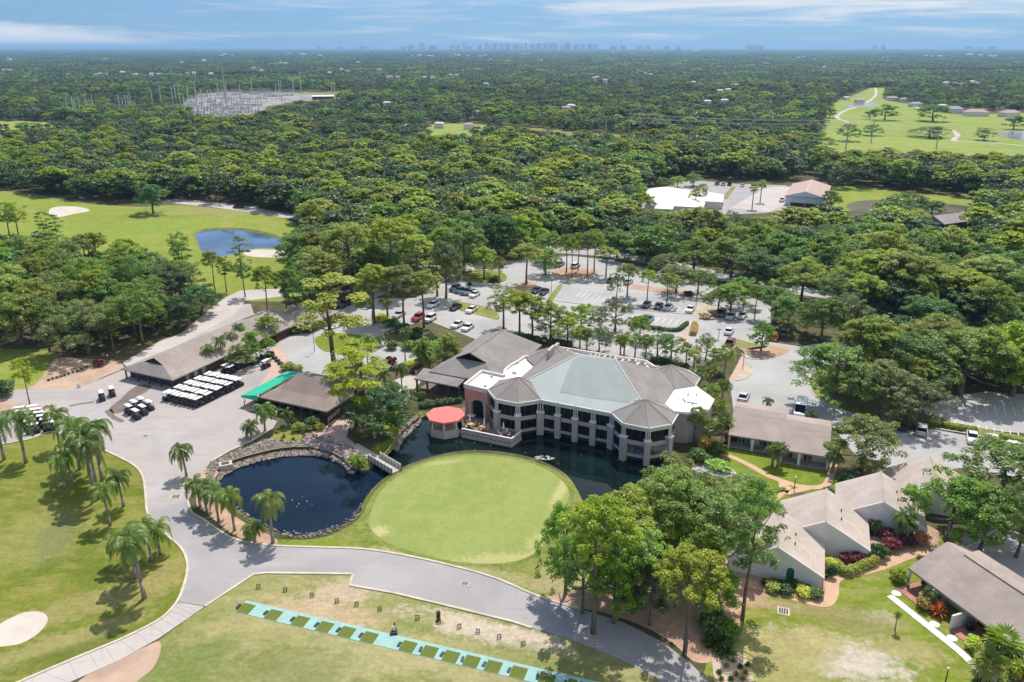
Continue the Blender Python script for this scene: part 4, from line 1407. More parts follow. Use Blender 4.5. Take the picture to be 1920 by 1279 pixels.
# palms
QP = [(135, 905, 842, 'queen palm low in the lawn clump, between two taller ones'), (175, 915, 812, 'queen palm with crossing fronds in the lawn clump'), (255, 1085, 1000, 'queen palm just behind the longest bare trunk at the road fork'), (49, 868, 788, 'queen palm by the carts at the left picture edge'), (8, 862, 790, 'queen palm half cut by the left picture edge'), (113, 840, 775, 'queen palm in front of the two columns of parked carts'),
      (122, 918, 858, 'queen palm on the lawn, leftmost of the clump'), (150, 880, 800, 'queen palm at the back of the lawn clump'), (168, 892, 822, 'queen palm in the middle of the lawn clump'),
      (186, 935, 828, 'queen palm with a tall head at the right of the clump'), (192, 900, 800, 'queen palm whose fronds hang over the yard kerb'), (207, 986, 920, 'queen palm alone below the lawn clump'),
      (232, 950, 892, 'queen palm next to the kerb right of the clump'), (271, 1122, 1012, 'queen palm with the longest bare trunk beside the road fork'), (285, 1052, 985, 'queen palm behind the tallest one at the road fork'),
      (235, 1060, 1010, 'queen palm left of the road fork group'), (300, 1040, 992, 'queen palm at the kerb of the road fork'),
      (350, 893, 842, 'queen palm at the top left of the pond'), (376, 952, 905, 'bushy palm at the left bank of the pond'), (388, 962, 915, 'second bushy palm at the left bank of the pond'),
      (440, 995, 932, 'queen palm on the lower left bank of the pond'), (512, 1018, 938, 'queen palm with pale straight trunk at the pond bottom'), (410, 978, 925, 'queen palm between bank and road by the pond'),
      (398, 688, 652, 'palm in front of the cart barn roof'), (418, 680, 636, 'palm close to the barn eave above the carts'), (452, 650, 612, 'palm at the middle of the cart barn'), (440, 662, 628, 'palm beside the middle of the cart barn'),
      (497, 808, 768, 'palm with yellow green head beside the pro shop steps'), (760, 680, 622, 'tall palm by the planter left of the clubhouse'), (793, 690, 640, 'palm right of the yellow flower bed'),
      (710, 648, 634, 'palm on the right of the circle drive island'), (690, 690, 635, 'palm in front of the circle drive'), (722, 735, 700, 'drooping palm above the path to the clubhouse porch'), (755, 745, 690, 'palm at the corner of the clubhouse porch'), (664, 720, 650, 'dark palm beside the pine behind the pro shop')]
for u, v, vt, lab in QP:
    palm('queen', u, v, vt, lab, s=.86 if v < 800 else None)
FP = [(1302, 830, 778, 'fan palm against the clubhouse corner bay'), (1330, 835, 800, 'fan palm with a pale stem right of the corner bay'), (1352, 845, 790, 'fan palm next to the left patio of the villa'), (1345, 800, 760, 'fan palm right of the white flat roof'),
      (1330, 780, 735, 'fan palm along the walk right of the white flat roof'), (1352, 770, 725, 'fan palm on the drop-off side of the white flat roof'), (1310, 740, 700, 'fan palm at the back corner bay'), (1330, 722, 690, 'fan palm behind the back corner bay'),
      (1340, 704, 666, 'fan palm left of the paved crossing'), (1357, 712, 662, 'fan palm right beside the paved crossing'), (1300, 700, 668, 'fan palm behind the corner bay cornice'), (1285, 690, 655, 'fan palm behind the back parapet, rightmost'),
      (1210, 672, 640, 'fan palm behind the roof, by the second leafy tree'), (1190, 672, 637, 'fan palm behind the roof, left of the stripes'), (1163, 668, 640, 'fan palm behind the roof, paired with a twin'), (1170, 666, 636, 'fan palm behind the roof, right of its twin'),
      (1087, 655, 622, 'fan palm behind the ridge of the main roof'), (1100, 655, 628, 'fan palm behind the main roof near the leafy tree'), (1835, 1310, 1245, 'fan palm with a full round head at the bottom right lawn'), (1858, 1300, 1208, 'fan palm in front of the bottom right villa eave'),
      (1700, 1258, 1210, 'fan palm low by the white footpath'), (936, 532, 492, 'small fan palm on the parking island'), (1303, 392, 362, 'coconut palm in front of the white hipped roof'), (1316, 385, 352, 'taller coconut palm in front of the white hipped roof'),
      (1410, 392, 352, 'leafy palm in the far car park, left'), (1425, 380, 345, 'leafy palm in the far car park, right')]
for u, v, vt, lab in FP[:20] + FP[21:]:
    palm('fan', u, v, vt, lab)
SP_ = [(465, 1010, 992, 'dwarf palm in the mulch below the pond'), (478, 1018, 988, 'dwarf palm next to the pond kerb'), (472, 823, 795, 'dwarf palm at the top of the rock bank'), (462, 820, 802, 'leaning dwarf palm at the top of the rock bank'),
       (1448, 872, 838, 'double palm on the lawn between the two patios'), (1458, 874, 840, 'palm twin on the lawn between the two patios'), (1560, 886, 855, 'palm at the right end of the villa patio'), (1437, 765, 752, 'palm on the roundabout side of the villa, left'),
       (1522, 790, 778, 'palm on the roundabout side of the villa beside the van'), (1683, 1015, 975, 'palm with white stems in the red bed by the townhouses'), (1690, 1014, 978, 'second palm in the red bed by the townhouses'), (1742, 1130, 1105, 'palm in the flower bed of the bottom right villa'),
       (540, 800, 775, 'bushy palm along the pro shop wall'), (1640, 1002, 985, 'small palm beside the middle townhouse')]
for u, v, vt, lab in SP_:
    palm('small', u, v, vt, lab)
palm('small', 1678, 1181, 1150, 'young sapling palm leaning on the lawn near the footpath', s=.45)

# shrubs
SH = [(45 - 40, 742, 6, 3.4, 'dark', 'round dark shrub at the left picture edge beside the yard', 0), (671, 878, 4.2, 2.6, 'bright', 'leafy shrub standing in the pond by the footbridge', 0), (790, 748, 2.4, 1.8, 'shrub', 'clipped round bush left of the clubhouse porch', 0),
      (560, 808, 2.6, 1.9, 'bright', 'bright bush along the pro shop front', 0), (578, 812, 2.4, 1.6, 'shrub', 'dark bush along the pro shop front', 0), (600, 806, 2.2, 1.5, 'lime', 'lime bush at the right of the pro shop bed', 0), (588, 800, 3, 2.2, 'dark', 'tall shrub against the pro shop corner', 0), (552, 800, 2, 1.8, 'shrub', 'shrub by the pro shop steps', 0),
      (672, 690, 2.4, 2.2, 'red', 'burgundy shrub by the clubhouse path', 0), (733, 690, 3, 3, 'red', 'burgundy shrub at the end of the yellow flower bed', 0), (698, 700, 2.6, 3, 'red', 'second burgundy shrub left of the flower bed', 0), (517, 642, 2.2, 1.6, 'red', 'red bush beside the cart barn end', 0),
      (570, 612, 3.5, 2.2, 'lime', 'yellow green bush at the barn end', 0), (586, 605, 3.5, 2.5, 'shrub', 'green bush at the barn end', 0), (560, 625, 4, 2.5, 'dark', 'dark bush at the barn end by the circle drive', 0),
      (540, 694, 4, 1.8, 'pine', 'olive bush behind the green awning', 0), (560, 696, 3, 1.6, 'lime', 'yellowish bush behind the pro shop ridge', 0), (715, 602, 5, 2.2, 'lime', 'yellow green bush under the row of pines', 0), (735, 612, 5, 2.2, 'shrub', 'green bush under the row of pines', 0), (755, 622, 5, 2.4, 'dark', 'dark bush under the row of pines', 0), (780, 632, 5, 2.6, 'shrub', 'green bush in front of the red car', 0),
      (868, 668, 4, 1.8, 'lime', 'lime bush along the back of the wing roof', 0), (800, 674, 5, 3, 'shrub', 'big leafy shrub by the burgundy hedge', 0), (820, 662, 5.5, 3.4, 'bright', 'big bright shrub left of the wing roof edge', 0), (840, 652, 5, 3.2, 'lime', 'yellow green shrub left of the wing roof edge', 0), (790, 658, 5, 3, 'pine', 'olive shrub across from the circle drive island', 0), (812, 648, 4, 3, 'shrub', 'green shrub under the white car pair', 0), (765, 655, 4, 2.2, 'bright', 'leafy shrub between the drive and the flower bed', 0), (735, 655, 4, 2.4, 'shrub', 'leafy shrub right of the circle drive palms', 0), (1025, 672, 3, 2.6, 'gold', 'golden bush at the clubhouse service yard', 0), (880, 535, 2.6, 1.6, 'shrub', 'spiky bush on the parking island, left', 1), (928, 528, 5, 2.4, 'shrub', 'low palm-like bush on the parking island', 1),
      (900, 490, 6, 2.2, 'gold', 'golden grass clump beyond the parking island', 1), (1290, 555, 3.4, 1.6, 'red', 'reddish bush on the dirt island', 0), (1340, 592, 3, 1.5, 'gold', 'golden bush beside the white car', 0), (1322, 598, 3, 1.2, 'gold', 'dry golden bush on the small bed', 0),
      (1225, 505, 5, 4.5, 'lime', 'traveller palm shaped bush on the avenue verge', 1), (1660, 1010, 2.8, 1.8, 'red', 'red leaved shrub by the townhouse wall, left', 0), (1672, 1030, 3, 2, 'red', 'red leaved shrub beside the townhouse path', 0), (1700, 1022, 3, 1.8, 'red', 'red leaved shrub in the townhouse bed, middle', 0), (1722, 1018, 3, 1.8, 'orange', 'orange tinged shrub in the townhouse bed, right', 0),
      (1646, 1046, 3.2, 2.4, 'dark', 'large dark shrub with pale flowers beside the path', 0), (1590, 1055, 2.6, 1.7, 'red', 'burgundy shrub against the middle townhouse wall, left', 0), (1606, 1054, 2.6, 1.7, 'red', 'burgundy shrub against the middle townhouse wall, middle', 0), (1620, 1050, 2.4, 1.5, 'red', 'burgundy shrub against the middle townhouse wall, right', 0), (1556, 1068, 2.2, 2, 'lime', 'lime ball shrub at the nearest townhouse corner', 0), (1557, 1082, 1.8, 2, 'dark', 'dark upright shrub at the nearest townhouse corner', 0),
      (1685, 1090, 2.6, 2.2, 'lime', 'lime topped bush at the left end of the bottom right villa', 0), (1735, 1140, 3, 1.8, 'gold', 'yellow flowering bush under the villa palm', 0), (1758, 1152, 2.8, 2.2, 'orange', 'spiky orange shrub in front of the villa wall', 1), (1745, 1120, 2.6, 2.4, 'shrub', 'green bush under the villa palm', 0),
      (1823, 1214, 2.6, 1.5, 'lime', 'lime bush between two brick patios', 0), (1835, 1228, 2.4, 1.5, 'pine', 'green bush between two brick patios', 0), (1905, 1270, 3, 2.4, 'pine', 'round bush at the bottom right corner', 0), (1850, 1275, 4, 3, 'shrub', 'broad fan leaved bush at the bottom right corner', 1),
      (1450, 1107, 2.8, 1.3, 'lime', 'low clipped bush along the townhouse gable, left', 0), (1470, 1110, 2.8, 1.3, 'shrub', 'low clipped bush along the townhouse gable, second', 0), (1508, 1117, 2.8, 1.3, 'lime', 'low clipped lime bush along the townhouse gable, third', 0), (1530, 1120, 2.6, 1.3, 'shrub', 'low clipped bush along the townhouse gable, right', 0),
      (1487, 1100, 2.2, 1.2, 'shrub', 'bush under the arched window of the townhouse', 0), (1338, 1185, 4.5, 2.6, 'shrub', 'wide green shrub between the yellow pine and the gaunt pine', 0), (1362, 1195, 4, 2.2, 'bright', 'bright shrub in the shade left of the gaunt pine foot', 0), (1345, 1210, 4.2, 2, 'shrub', 'spiky dark clump at the edge of the corner bed', 1), (1360, 1225, 3, 1.8, 'dark', 'second spiky clump at the edge of the corner bed', 1), (1320, 845, 3, 3, 'gold', 'yellow croton beside the clubhouse corner bay', 0),
      (1345, 850, 4, 2.2, 'shrub', 'green shrub mass beside the corner bay', 0), (1368, 830, 3, 2.4, 'red', 'red leaved shrub against the villa side wall', 0), (1362, 800, 3, 2, 'shrub', 'leafy shrub between clubhouse and villa', 0), (1310, 865, 4, 2.6, 'dark', 'dark shrub below the corner bay', 0), (1350, 880, 5, 1.5, 'bright', 'bright ground shrub by the rock strip', 0), (1400, 905, 5, 1.3, 'bright', 'bright ground shrub on the lower bank', 0), (1425, 920, 5, 1.2, 'bright', 'bright ground shrub beside the curving path', 0),
      (1555, 935, 3, 2, 'dark', 'dark shrub at the back of the middle townhouse', 0), (1590, 905, 4, 2, 'dark', 'shaded shrub under the spreading tree', 0), (1545, 722, 4, 2.4, 'lime', 'yellow green shrub on the roundabout tongue', 0), (1560, 735, 4, 2.6, 'pine', 'olive shrub on the roundabout tongue', 0), (1350, 706, 3, 1.4, 'shrub', 'low shrub at the foot of the crossing palms', 0), (188, 686, 3.2, 1.8, 'red', 'reddish shrub on the dirt left of the barn', 0)]
for u, v, w, h, leaf, lab, sp in SH:
    shrub(u, v, w, h, leaf, lab, None, bool(sp))
for i, (u, v) in enumerate([(1348, 1262), (1362, 1250), (1375, 1240), (1388, 1252), (1398, 1262), (1380, 1266), (1370, 1275), (1352, 1275), (1393, 1274), (1402, 1248)]):
    shrub(u, v, .9, .7, 'gold' if i % 3 else 'shrub', 'small tuft planted in the tan corner bed beside the road', 'tufts in the corner bed', True)
for i, (u, v) in enumerate([(520, 812), (532, 820), (545, 805), (550, 826), (565, 812), (571, 822), (528, 828), (585, 818)]):
    shrub(u, v, 1.2, .9, 'gold' if i % 2 else 'pine', 'dry grass tuft on the bank between pro shop and pond rocks', 'dry tufts above the pond rocks', True)
for i, (u, v) in enumerate([(92, 714), (99, 711), (107, 709), (114, 707), (121, 705), (129, 702), (137, 699), (145, 697), (153, 693), (162, 690)]):
    shrub(u, v, .8, .5, 'dark', 'small dark plant in the row across the bare dirt', 'row of small plants on the dirt', False)
hedge([(1565, 1062), (1580, 1076), (1600, 1074), (1622, 1064), (1642, 1056)], 1.5, 1.3, 'lime', 'curved lime yellow hedge before the middle townhouse')
hedge([(1178, 610), (1210, 616), (1250, 621), (1272, 621), (1288, 608)], 1.3, 1.1, 'shrub', 'low clipped hedge behind the blue car')
hedge([(1299, 630), (1303, 612)], 1.8, 1.5, 'gold', 'orange tinged hedge block beside the paved crossing')
hedge([(776, 700), (790, 690), (806, 680), (818, 672)], 1.6, 1.2, 'red', 'burgundy hedge along the ramp wall left of the wing')
hedge([(752, 688), (775, 682), (800, 676)], 2.6, .7, 'lime', 'yellow flower bed along the burgundy hedge')
hedge([(1560, 812), (1700, 805), (1760, 800)], 1.3, 1.1, 'shrub', 'hedge along the shaded bay of the right-hand car park')
hedge([(1770, 800), (1830, 810)], 1.5, 1.1, 'pine', 'hedge between the white cars and the shaded lot')
hedge([(1870, 822), (1925, 836)], 1.5, 1.3, 'pine', 'hedge at the right picture edge by the white car')
hedge([(965, 632), (1000, 640), (1040, 646), (1070, 650)], 2, 1.6, 'dark', 'long hedge along the service yard behind the clubhouse')
hedge([(1220, 678), (1260, 684), (1290, 692)], 1.6, 1.3, 'dark', 'hedge behind the back corner bay')
hedge([(1430, 1096), (1470, 1098), (1520, 1108)], 1.0, .9, 'dark', 'dark low hedge at the foot of the townhouse gable')
hedge([(790, 765), (830, 758), (862, 752)], 2.2, 1.2, 'dark', 'dark green hedge below the clubhouse porch')
hedge([(1395, 905), (1430, 925), (1470, 918)], 1.0, .5, 'bright', 'low bright hedge along the curving path')
hedge([(1735, 796), (1770, 800)], 1.0, 1.0, 'dark', 'short dark hedge beside the dark parked car')

# ------------------------------------------------------------------ woods
CLEAR = [
    # survey outlines that stay open (tree feet are kept out)
    [(-300, 350), (0, 352), (130, 372), (260, 382), (300, 372), (400, 376), (560, 400), (590, 450), (560, 500), (545, 560), (480, 570), (420, 560), (385, 520), (330, 510), (230, 492), (120, 478), (0, 470), (-300, 470)],
    [(640, 565), (760, 540), (838, 515), (900, 486), (1000, 480), (1010, 458), (1120, 462), (1330, 500), (1450, 528), (1560, 545), (1555, 562), (1455, 556), (1450, 600), (1440, 648), (1500, 655), (1560, 645), (1640, 668), (1590, 698), (1520, 718), (1560, 768), (1640, 800), (1440, 900), (900, 900), (400, 900), (-300, 1000), (-300, 660), (60, 655), (130, 672), (215, 684), (300, 658), (400, 594), (440, 562), (480, 556), (560, 560), (600, 570)],
    [(1190, 400), (1180, 372), (1230, 345), (1300, 330), (1390, 338), (1480, 340), (1520, 320), (1570, 355), (1640, 352), (1860, 372), (1870, 392), (1760, 400), (1650, 402), (1560, 410), (1500, 405), (1430, 412), (1300, 415)],
    [(1500, 296), (1530, 250), (1545, 212), (1560, 190), (1640, 160), (1665, 163), (1660, 184), (1740, 204), (1990, 214), (1990, 300), (1800, 303), (1650, 306)],
    [(-200, 225), (130, 230), (140, 243), (-200, 248)], [(790, 233), (910, 230), (930, 246), (900, 258), (790, 256)], [(945, 238), (1240, 258), (1230, 270), (1080, 266), (945, 256)],
    [(306, 217), (330, 206), (342, 196), (350, 186), (366, 181), (372, 175), (430, 170), (520, 170), (560, 174), (642, 174), (640, 184), (600, 188), (548, 190), (530, 197), (502, 201), (495, 209), (470, 216), (450, 222), (420, 222), (380, 225)],
    [(1630, 760), (1720, 780), (1730, 735), (1990, 725), (1990, 1400), (1300, 1400), (1300, 900), (1560, 800)],
    [(1740, 405), (1830, 405), (1830, 436), (1750, 440)], [(1890, 500), (1990, 500), (1990, 540), (1890, 540)],
]
# what must stay in sight behind the nearest rows (crowns are kept out)
VIEW = [[(-300, 360), (130, 376), (300, 386), (500, 396), (560, 408), (530, 470), (540, 500), (520, 540), (430, 545), (370, 500), (300, 470), (230, 440), (130, 420), (0, 430), (-300, 440)],
        [(1205, 378), (1225, 356), (1260, 340), (1480, 344), (1525, 328), (1556, 350), (1552, 386), (1440, 386), (1350, 390), (1270, 392), (1205, 386)],
        [(1545, 196), (1640, 162), (1660, 184), (1740, 204), (1990, 214), (1990, 288), (1790, 282), (1640, 276), (1560, 282)],
        [(340, 208), (345, 198), (360, 182), (420, 172), (640, 174), (640, 184), (560, 186), (520, 196), (480, 212), (400, 214)], [(-200, 228), (100, 231), (110, 238), (-200, 243)],
        [(800, 236), (905, 236), (905, 247), (810, 251)], [(970, 243), (1190, 252), (1190, 259), (985, 250)],
        [(1560, 356), (1840, 372), (1840, 384), (1700, 386), (1560, 392)], [(1765, 402), (1822, 402), (1822, 430), (1768, 432)], [(1560, 545), (1640, 575), (1720, 605), (1720, 618), (1630, 590), (1550, 560)],
        [(1000, 455), (1330, 500), (1440, 535), (1440, 600), (1000, 560)], [(1610, 545), (1700, 560), (1720, 610), (1630, 590)], [(1450, 520), (1560, 535), (1550, 556), (1450, 548)], [(300, 640), (450, 560), (540, 560), (540, 620), (320, 720)], [(325, 372), (480, 380), (520, 395), (330, 390)], [(-100, 650), (110, 650), (200, 690), (-100, 740)]]


def wood_ok(p, h):
    u, v = PX((p[0], p[1], 0))
    if any(inside((u, v), q) for q in CLEAR):
        return False
    for f in (.55, .97):
        c = PX((p[0], p[1], h * f))
        if any(inside(c, q) for q in VIEW):
            return False
    return True


ZONES = [
    ([(-900, 465), (560, 480), (450, 640), (0, 700), (-900, 700)], 'in the wood left of the cart barn below the fairway'),
    ([(-900, 240), (560, 240), (560, 410), (-900, 410)], 'in the wood beyond the left fairway'),
    ([(560, 290), (1000, 290), (1000, 470), (860, 520), (620, 560), (560, 560)], 'in the wood between the fairway pond and the car park'),
    ([(1000, 290), (1560, 290), (1560, 560), (1000, 480)], 'in the wood between the car park and the far buildings'),
    ([(1560, 290), (2800, 290), (2800, 1100), (2010, 1100), (2000, 740), (1560, 800)], 'in the wood at the right beyond the villas'),
]
cand = []
y = 150.0
wr = np.random.default_rng(5)
while y < 470:
    s = 8.0
    x = -y * .78 - 60
    while x < y * .78 + 80:
        px_, py_ = x + wr.uniform(-.42, .42) * s, y + wr.uniform(-.42, .42) * s
        u, v = PX((px_, py_, 0))
        if -700 < u < 2620:
            h = wr.uniform(9.5, 15)
            r = wr.random()
            zone = next((z for z in ZONES if inside((u, v), z[0])), None)
            if zone and wood_ok((px_, py_), h):
                cand.append((math.hypot(px_, py_) + (0 if -60 < u < 1980 else 1000), px_, py_, h, r, zone[1]))
        x += s
    y += s
cand.sort()
NIND = 255
woods = {'oak': 0, 'pine': 0}
far_pts = []
for d, x, y, h, r, zl in cand:
    pn = 'pine' if wr.random() < (.34 if 'right' in zl or 'left of' in zl else .22) else 'oak'
    kind = ('umbrella' if r < .6 else 'pine') if pn == 'pine' else ('oak' if r < .42 else 'dark' if r < .64 else 'bright' if r < .78 else 'gray')
    w = h * (.74 if pn == 'pine' else 1.08) * wr.uniform(.85, 1.2)
    if sum(woods.values()) < NIND:
        woods[pn] += 1
        leaf = {'oak': 'oak', 'dark': 'dark', 'bright': 'pine', 'gray': 'gray', 'pine': 'oak', 'umbrella': 'pine'}[kind]
        lab = {'oak': 'broad green oak standing ', 'dark': 'dark dense tree standing ', 'bright': 'yellow green broad tree standing ', 'gray': 'grey green tree standing ', 'pine': 'bushy dark pine standing ', 'umbrella': 'round headed light pine standing '}[kind] + zl
        tree(kind, x, y, h * (1.12 if pn == 'pine' else 1), w, lab, 'trees ' + zl, leaf, 'hi' if d < 260 else 'mid')
    else:
        far_pts.append((x, y, h, 0))
print('wood candidates', len(cand), woods, 'stuff', len(far_pts))

# ------------------------------------------------------------------ the rest of the wood, one object: far-off trees that read as a mass
FHXY = []


def near_house(x, y, s):
    return any(abs(x - a) < w * .5 + s * .45 and -w * .4 - s * 1.4 - 14 < y - b < w * .5 + s * .3 for a, b, w in FHXY)


for (u_, v_, w_, c_) in FH:
    zt_ = 4.5 if v_ > 200 else 11.0 if v_ > 125 and not (u_ > 1480 and 175 < v_ < 215) else 13.0 if v_ <= 125 else 4.0
    p_ = G(u_, v_ + 1.5, zt_)
    FHXY.append((p_.x, p_.y, max(9, w_ / FPX * (p_.y * CP + CAM_H * SP))))
y = 470.0
while y < 1500:
    s = 9.0 + (y - 470) * .005
    x = -y * .85
    while x < y * .85:
        px_, py_ = x + wr.uniform(-.45, .45) * s, y + wr.uniform(-.45, .45) * s
        gap = math.sin(px_ * .021 + 1.3 * math.sin(py_ * .013)) * math.sin(py_ * .017 + 1.1 * math.sin(px_ * .009))
        if gap > .86 and py_ > 620:
            x += s
            continue
        h = wr.uniform(7.5, 14.5) * (1 + .25 * math.sin(px_ * .013 + py_ * .007) * math.sin(py_ * .011))
        if wood_ok((px_, py_), h) and not near_house(px_, py_, 8):
            far_pts.append((px_, py_, h, 0))
        x += s
    y += s


def scatter(name, pts, protos, label, cat):
    """one object: trees set by geometry nodes on its points"""
    P = np.array([(p[0], p[1], 0) for p in pts], np.float32)
    me = bpy.data.meshes.new(name)
    me.vertices.add(len(P))
    me.vertices.foreach_set('co', P.ravel())
    a = me.attributes.new('siz', 'FLOAT_VECTOR', 'POINT')
    a.data.foreach_set('vector', np.array([p[3] for p in pts], np.float32).ravel())
    rot = me.attributes.new('rot', 'FLOAT', 'POINT')
    rot.data.foreach_set('value', wr.uniform(0, 6.28, len(P)).astype(np.float32))
    ix = me.attributes.new('idx', 'INT', 'POINT')
    ix.data.foreach_set('value', np.array([p[2] for p in pts], np.int32))
    o = bpy.data.objects.new(name, me)
    COL.objects.link(o)
    pc = bpy.data.collections.new(name + '_sources')
    for i, q in enumerate(protos):
        q.name = '%02d_%s' % (i, q.name)
        pc.objects.link(q)
    ng = bpy.data.node_groups.new(name, 'GeometryNodeTree')
    ng.interface.new_socket('Geometry', in_out='INPUT', socket_type='NodeSocketGeometry')
    ng.interface.new_socket('Geometry', in_out='OUTPUT', socket_type='NodeSocketGeometry')
    N = ng.nodes.new
    gi, goo = N('NodeGroupInput'), N('NodeGroupOutput')
    iop = N('GeometryNodeInstanceOnPoints')
    ci = N('GeometryNodeCollectionInfo')
    ci.inputs['Collection'].default_value = pc
    ci.inputs['Separate Children'].default_value = True
    ci.inputs['Reset Children'].default_value = True

    def attr(nm, typ):
        n = N('GeometryNodeInputNamedAttribute')
        n.data_type = typ
        n.inputs['Name'].default_value = nm
        return n.outputs['Attribute']
    cx = N('ShaderNodeCombineXYZ')
    L = ng.links.new
    L(gi.outputs[0], iop.inputs['Points'])
    L(ci.outputs[0], iop.inputs['Instance'])
    iop.inputs['Pick Instance'].default_value = True
    L(attr('idx', 'INT'), iop.inputs['Instance Index'])
    L(attr('rot', 'FLOAT'), cx.inputs[2])
    L(cx.outputs[0], iop.inputs['Rotation'])
    L(attr('siz', 'FLOAT_VECTOR'), iop.inputs['Scale'])
    L(iop.outputs[0], goo.inputs[0])
    md = o.modifiers.new('trees', 'NODES')
    md.node_group = ng
    return prop(o, label, cat, None, 'stuff')


def whole_tree(kind, k, lod, leaf):
    tm, cm_ = PROTO[kind, k, lod]
    me = cm_.copy()
    me.materials.clear()
    me.materials.append(LEAF[leaf])
    return bpy.data.objects.new('tree', me)


protos = [whole_tree(kd, k, 'lo', lf) for kd, lf in (('oak', 'wood'), ('dark', 'wood'), ('umbrella', 'pine'), ('oak', 'oak'), ('gray', 'wood')) for k in range(3)]
pb = [BASE[kd] for kd in ('oak', 'dark', 'umbrella', 'oak', 'gray') for k in range(3)]
pts = []
for x, y, h, _ in far_pts:
    near_ = y < 640 + 60 * math.sin(x * .02) or (y < 1000 and math.sin(x * .017 + 2 * math.sin(y * .006)) * math.sin(y * .014) > .72)
    i = int(wr.choice(15, p=np.repeat([.12, .16, .3, .26, .16] if near_ else [.28, .3, .1, .14, .18], 3) / 3))
    H_, W_ = pb[i]
    w = h * (.85 if i in (6, 7, 8) else 1.08) * wr.uniform(.85, 1.35)
    pts.append((x, y, i, (w / W_, w / W_, h / H_)))
scatter('far_woodland', pts, protos, 'unbroken dark green woodland stretching behind the golf course', 'woodland')


def clump(seed, leaf):
    rng = np.random.default_rng(seed)
    cl = []
    for i in range(26):
        x, y = rng.uniform(-20, 20, 2)
        r = rng.uniform(3.2, 5.4)
        h = rng.uniform(6.5, 12)
        cl.append((x, y, h - r * .7, r, r, r * .75))
        cl.append((x, y, h * .45, r * .8, r * .8, h * .4))
    v, f = clump_cloud(cl, 2200, 2.2, rng, .5, -.3)
    return bpy.data.objects.new('grove', np_mesh('grove', v, f, LEAF[leaf]))


groves = [clump(s, lf) for s, lf in ((1, 'wood'), (2, 'wood'), (3, 'wood'), (4, 'oak'))]
pts = []
y = 1500.0
while y < 25500:
    s = max(33, y * .0165)
    k = s / 31
    x = -y * .74
    while x < y * .74:
        px_, py_ = x + wr.uniform(-.4, .4) * s, y + wr.uniform(-.4, .4) * s
        if wr.random() < .93 and math.sin(px_ * .0021 + 1.7 * math.sin(py_ * .0016)) * math.sin(py_ * .0027 + 1.2 * math.sin(px_ * .0012)) < .88 and not (py_ < 9000 and near_house(px_, py_, s)):
            i = int(wr.choice(4, p=[.32, .3, .28, .1]))
            pts.append((px_, py_, i, (k, k, wr.uniform(.75, 1.15))))
        x += s
    y += s * .92
scatter('horizon_woodland', pts, groves, 'blue green woods running out to the horizon', 'woodland')
print('groves', len(pts))
# ================================================================== buildings
SHING = {
    'barn': shingle('barn_shingles', (.35, .295, .265)),
    'brown': shingle('brown_shingles', (.29, .23, .2)),
    'grey': shingle('grey_brown_shingles', (.285, .258, .24)),
    'taupe': shingle('taupe_shingles', (.385, .315, .275)),
    'sand': shingle('sand_shingles', (.5, .42, .365)),
    'pinkish': M('pink_tiles', (.46, .33, .29), .9, .12, .5, .15),
}
MB_ = {
    'membrane': M('pale_green_membrane', (.415, .44, .415), .55, .05, .3, .3),
    'membrane2': M('aged_green_membrane', (.315, .35, .325), .6, .1, .35, .3, fine=.2),
    'whiteroof': M('white_roof_coating', (.82, .80, .77), .6, .05, .4, .3),
    'parapet': M('cream_parapet', (.62, .57, .5), .8, .12, 1.0, .2),
    'fascia': M('pale_cornice', (.6, .6, .57), .7, .08, 1.0, .2),
    'white': M('white_trim', (.78, .76, .72), .6, .06, 1.2, .3),
    'stucco': M('mauve_stucco', (.46, .40, .375), .9, .1, .8, .15),
    'pink': M('pink_stucco', (.55, .29, .24), .9, .1, .8, .15),
    'offwhite': M('offwhite_stucco', (.70, .665, .62), .9, .07, .6, .15),
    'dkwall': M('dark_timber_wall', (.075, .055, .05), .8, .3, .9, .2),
    'navy': M('navy_shadowed_board', (.05, .07, .13), .7, .25, .8, .2),  # plain dark blue of the barn's front board
    'wood': M('grey_deck_timber', (.48, .43, .37), .85, .2, 1.5, .2, fine=.25),
    'dkwood': M('brown_post_timber', (.10, .075, .06), .8, .25, 1.5, .2),
    'green': M('green_awning_canvas', (.03, .43, .27), .7, .08, .5, .2),
    'red': M('red_awning_canvas', (.66, .19, .165), .8, .06, .4, .2),
    'steel': M('galvanised_steel', (.42, .43, .44), .45, .15, 2.0, .4, .6),
    'dksteel': M('dark_steel', (.06, .06, .065), .5, .2, 2.0, .4),
    'concrete': M('pole_concrete', (.6, .59, .57), .9, .15, 1.0, .15),
    'bluewhite': M('blue_white_siding', (.62, .70, .76), .7, .06, 1.0, .2),
    'black': M('black_plastic', (.02, .02, .022), .5, .2, 3.0, .4),
    'tan': M('tan_timber', (.56, .38, .18), .8, .15, 2.0, .2),
    'slab': M('patio_slab', (.42, .36, .33), .9, .15, .7, .15),
}
gs = NT('dark_window_glass')
GLASS = gs.bsdf(gs.mix(gs.noise(gs.obj(), .6, 3), (.006, .008, .013), (.014, .017, .024)), .15, .12)
gs = NT('curtained_window_glass')
GLASSC = gs.bsdf(gs.mix(gs.ramp(gs.noise(gs.obj(), 1.2, 3), .4, .6), (.05, .06, .075), (.2, .22, .24)), .1, .6)
gs = NT('white_lamp_globe')
GLOBE = gs.bsdf(gs.mix(gs.noise(gs.obj(), 3.0, 2), (.85, .84, .8), (.75, .74, .7)), .3, .5)


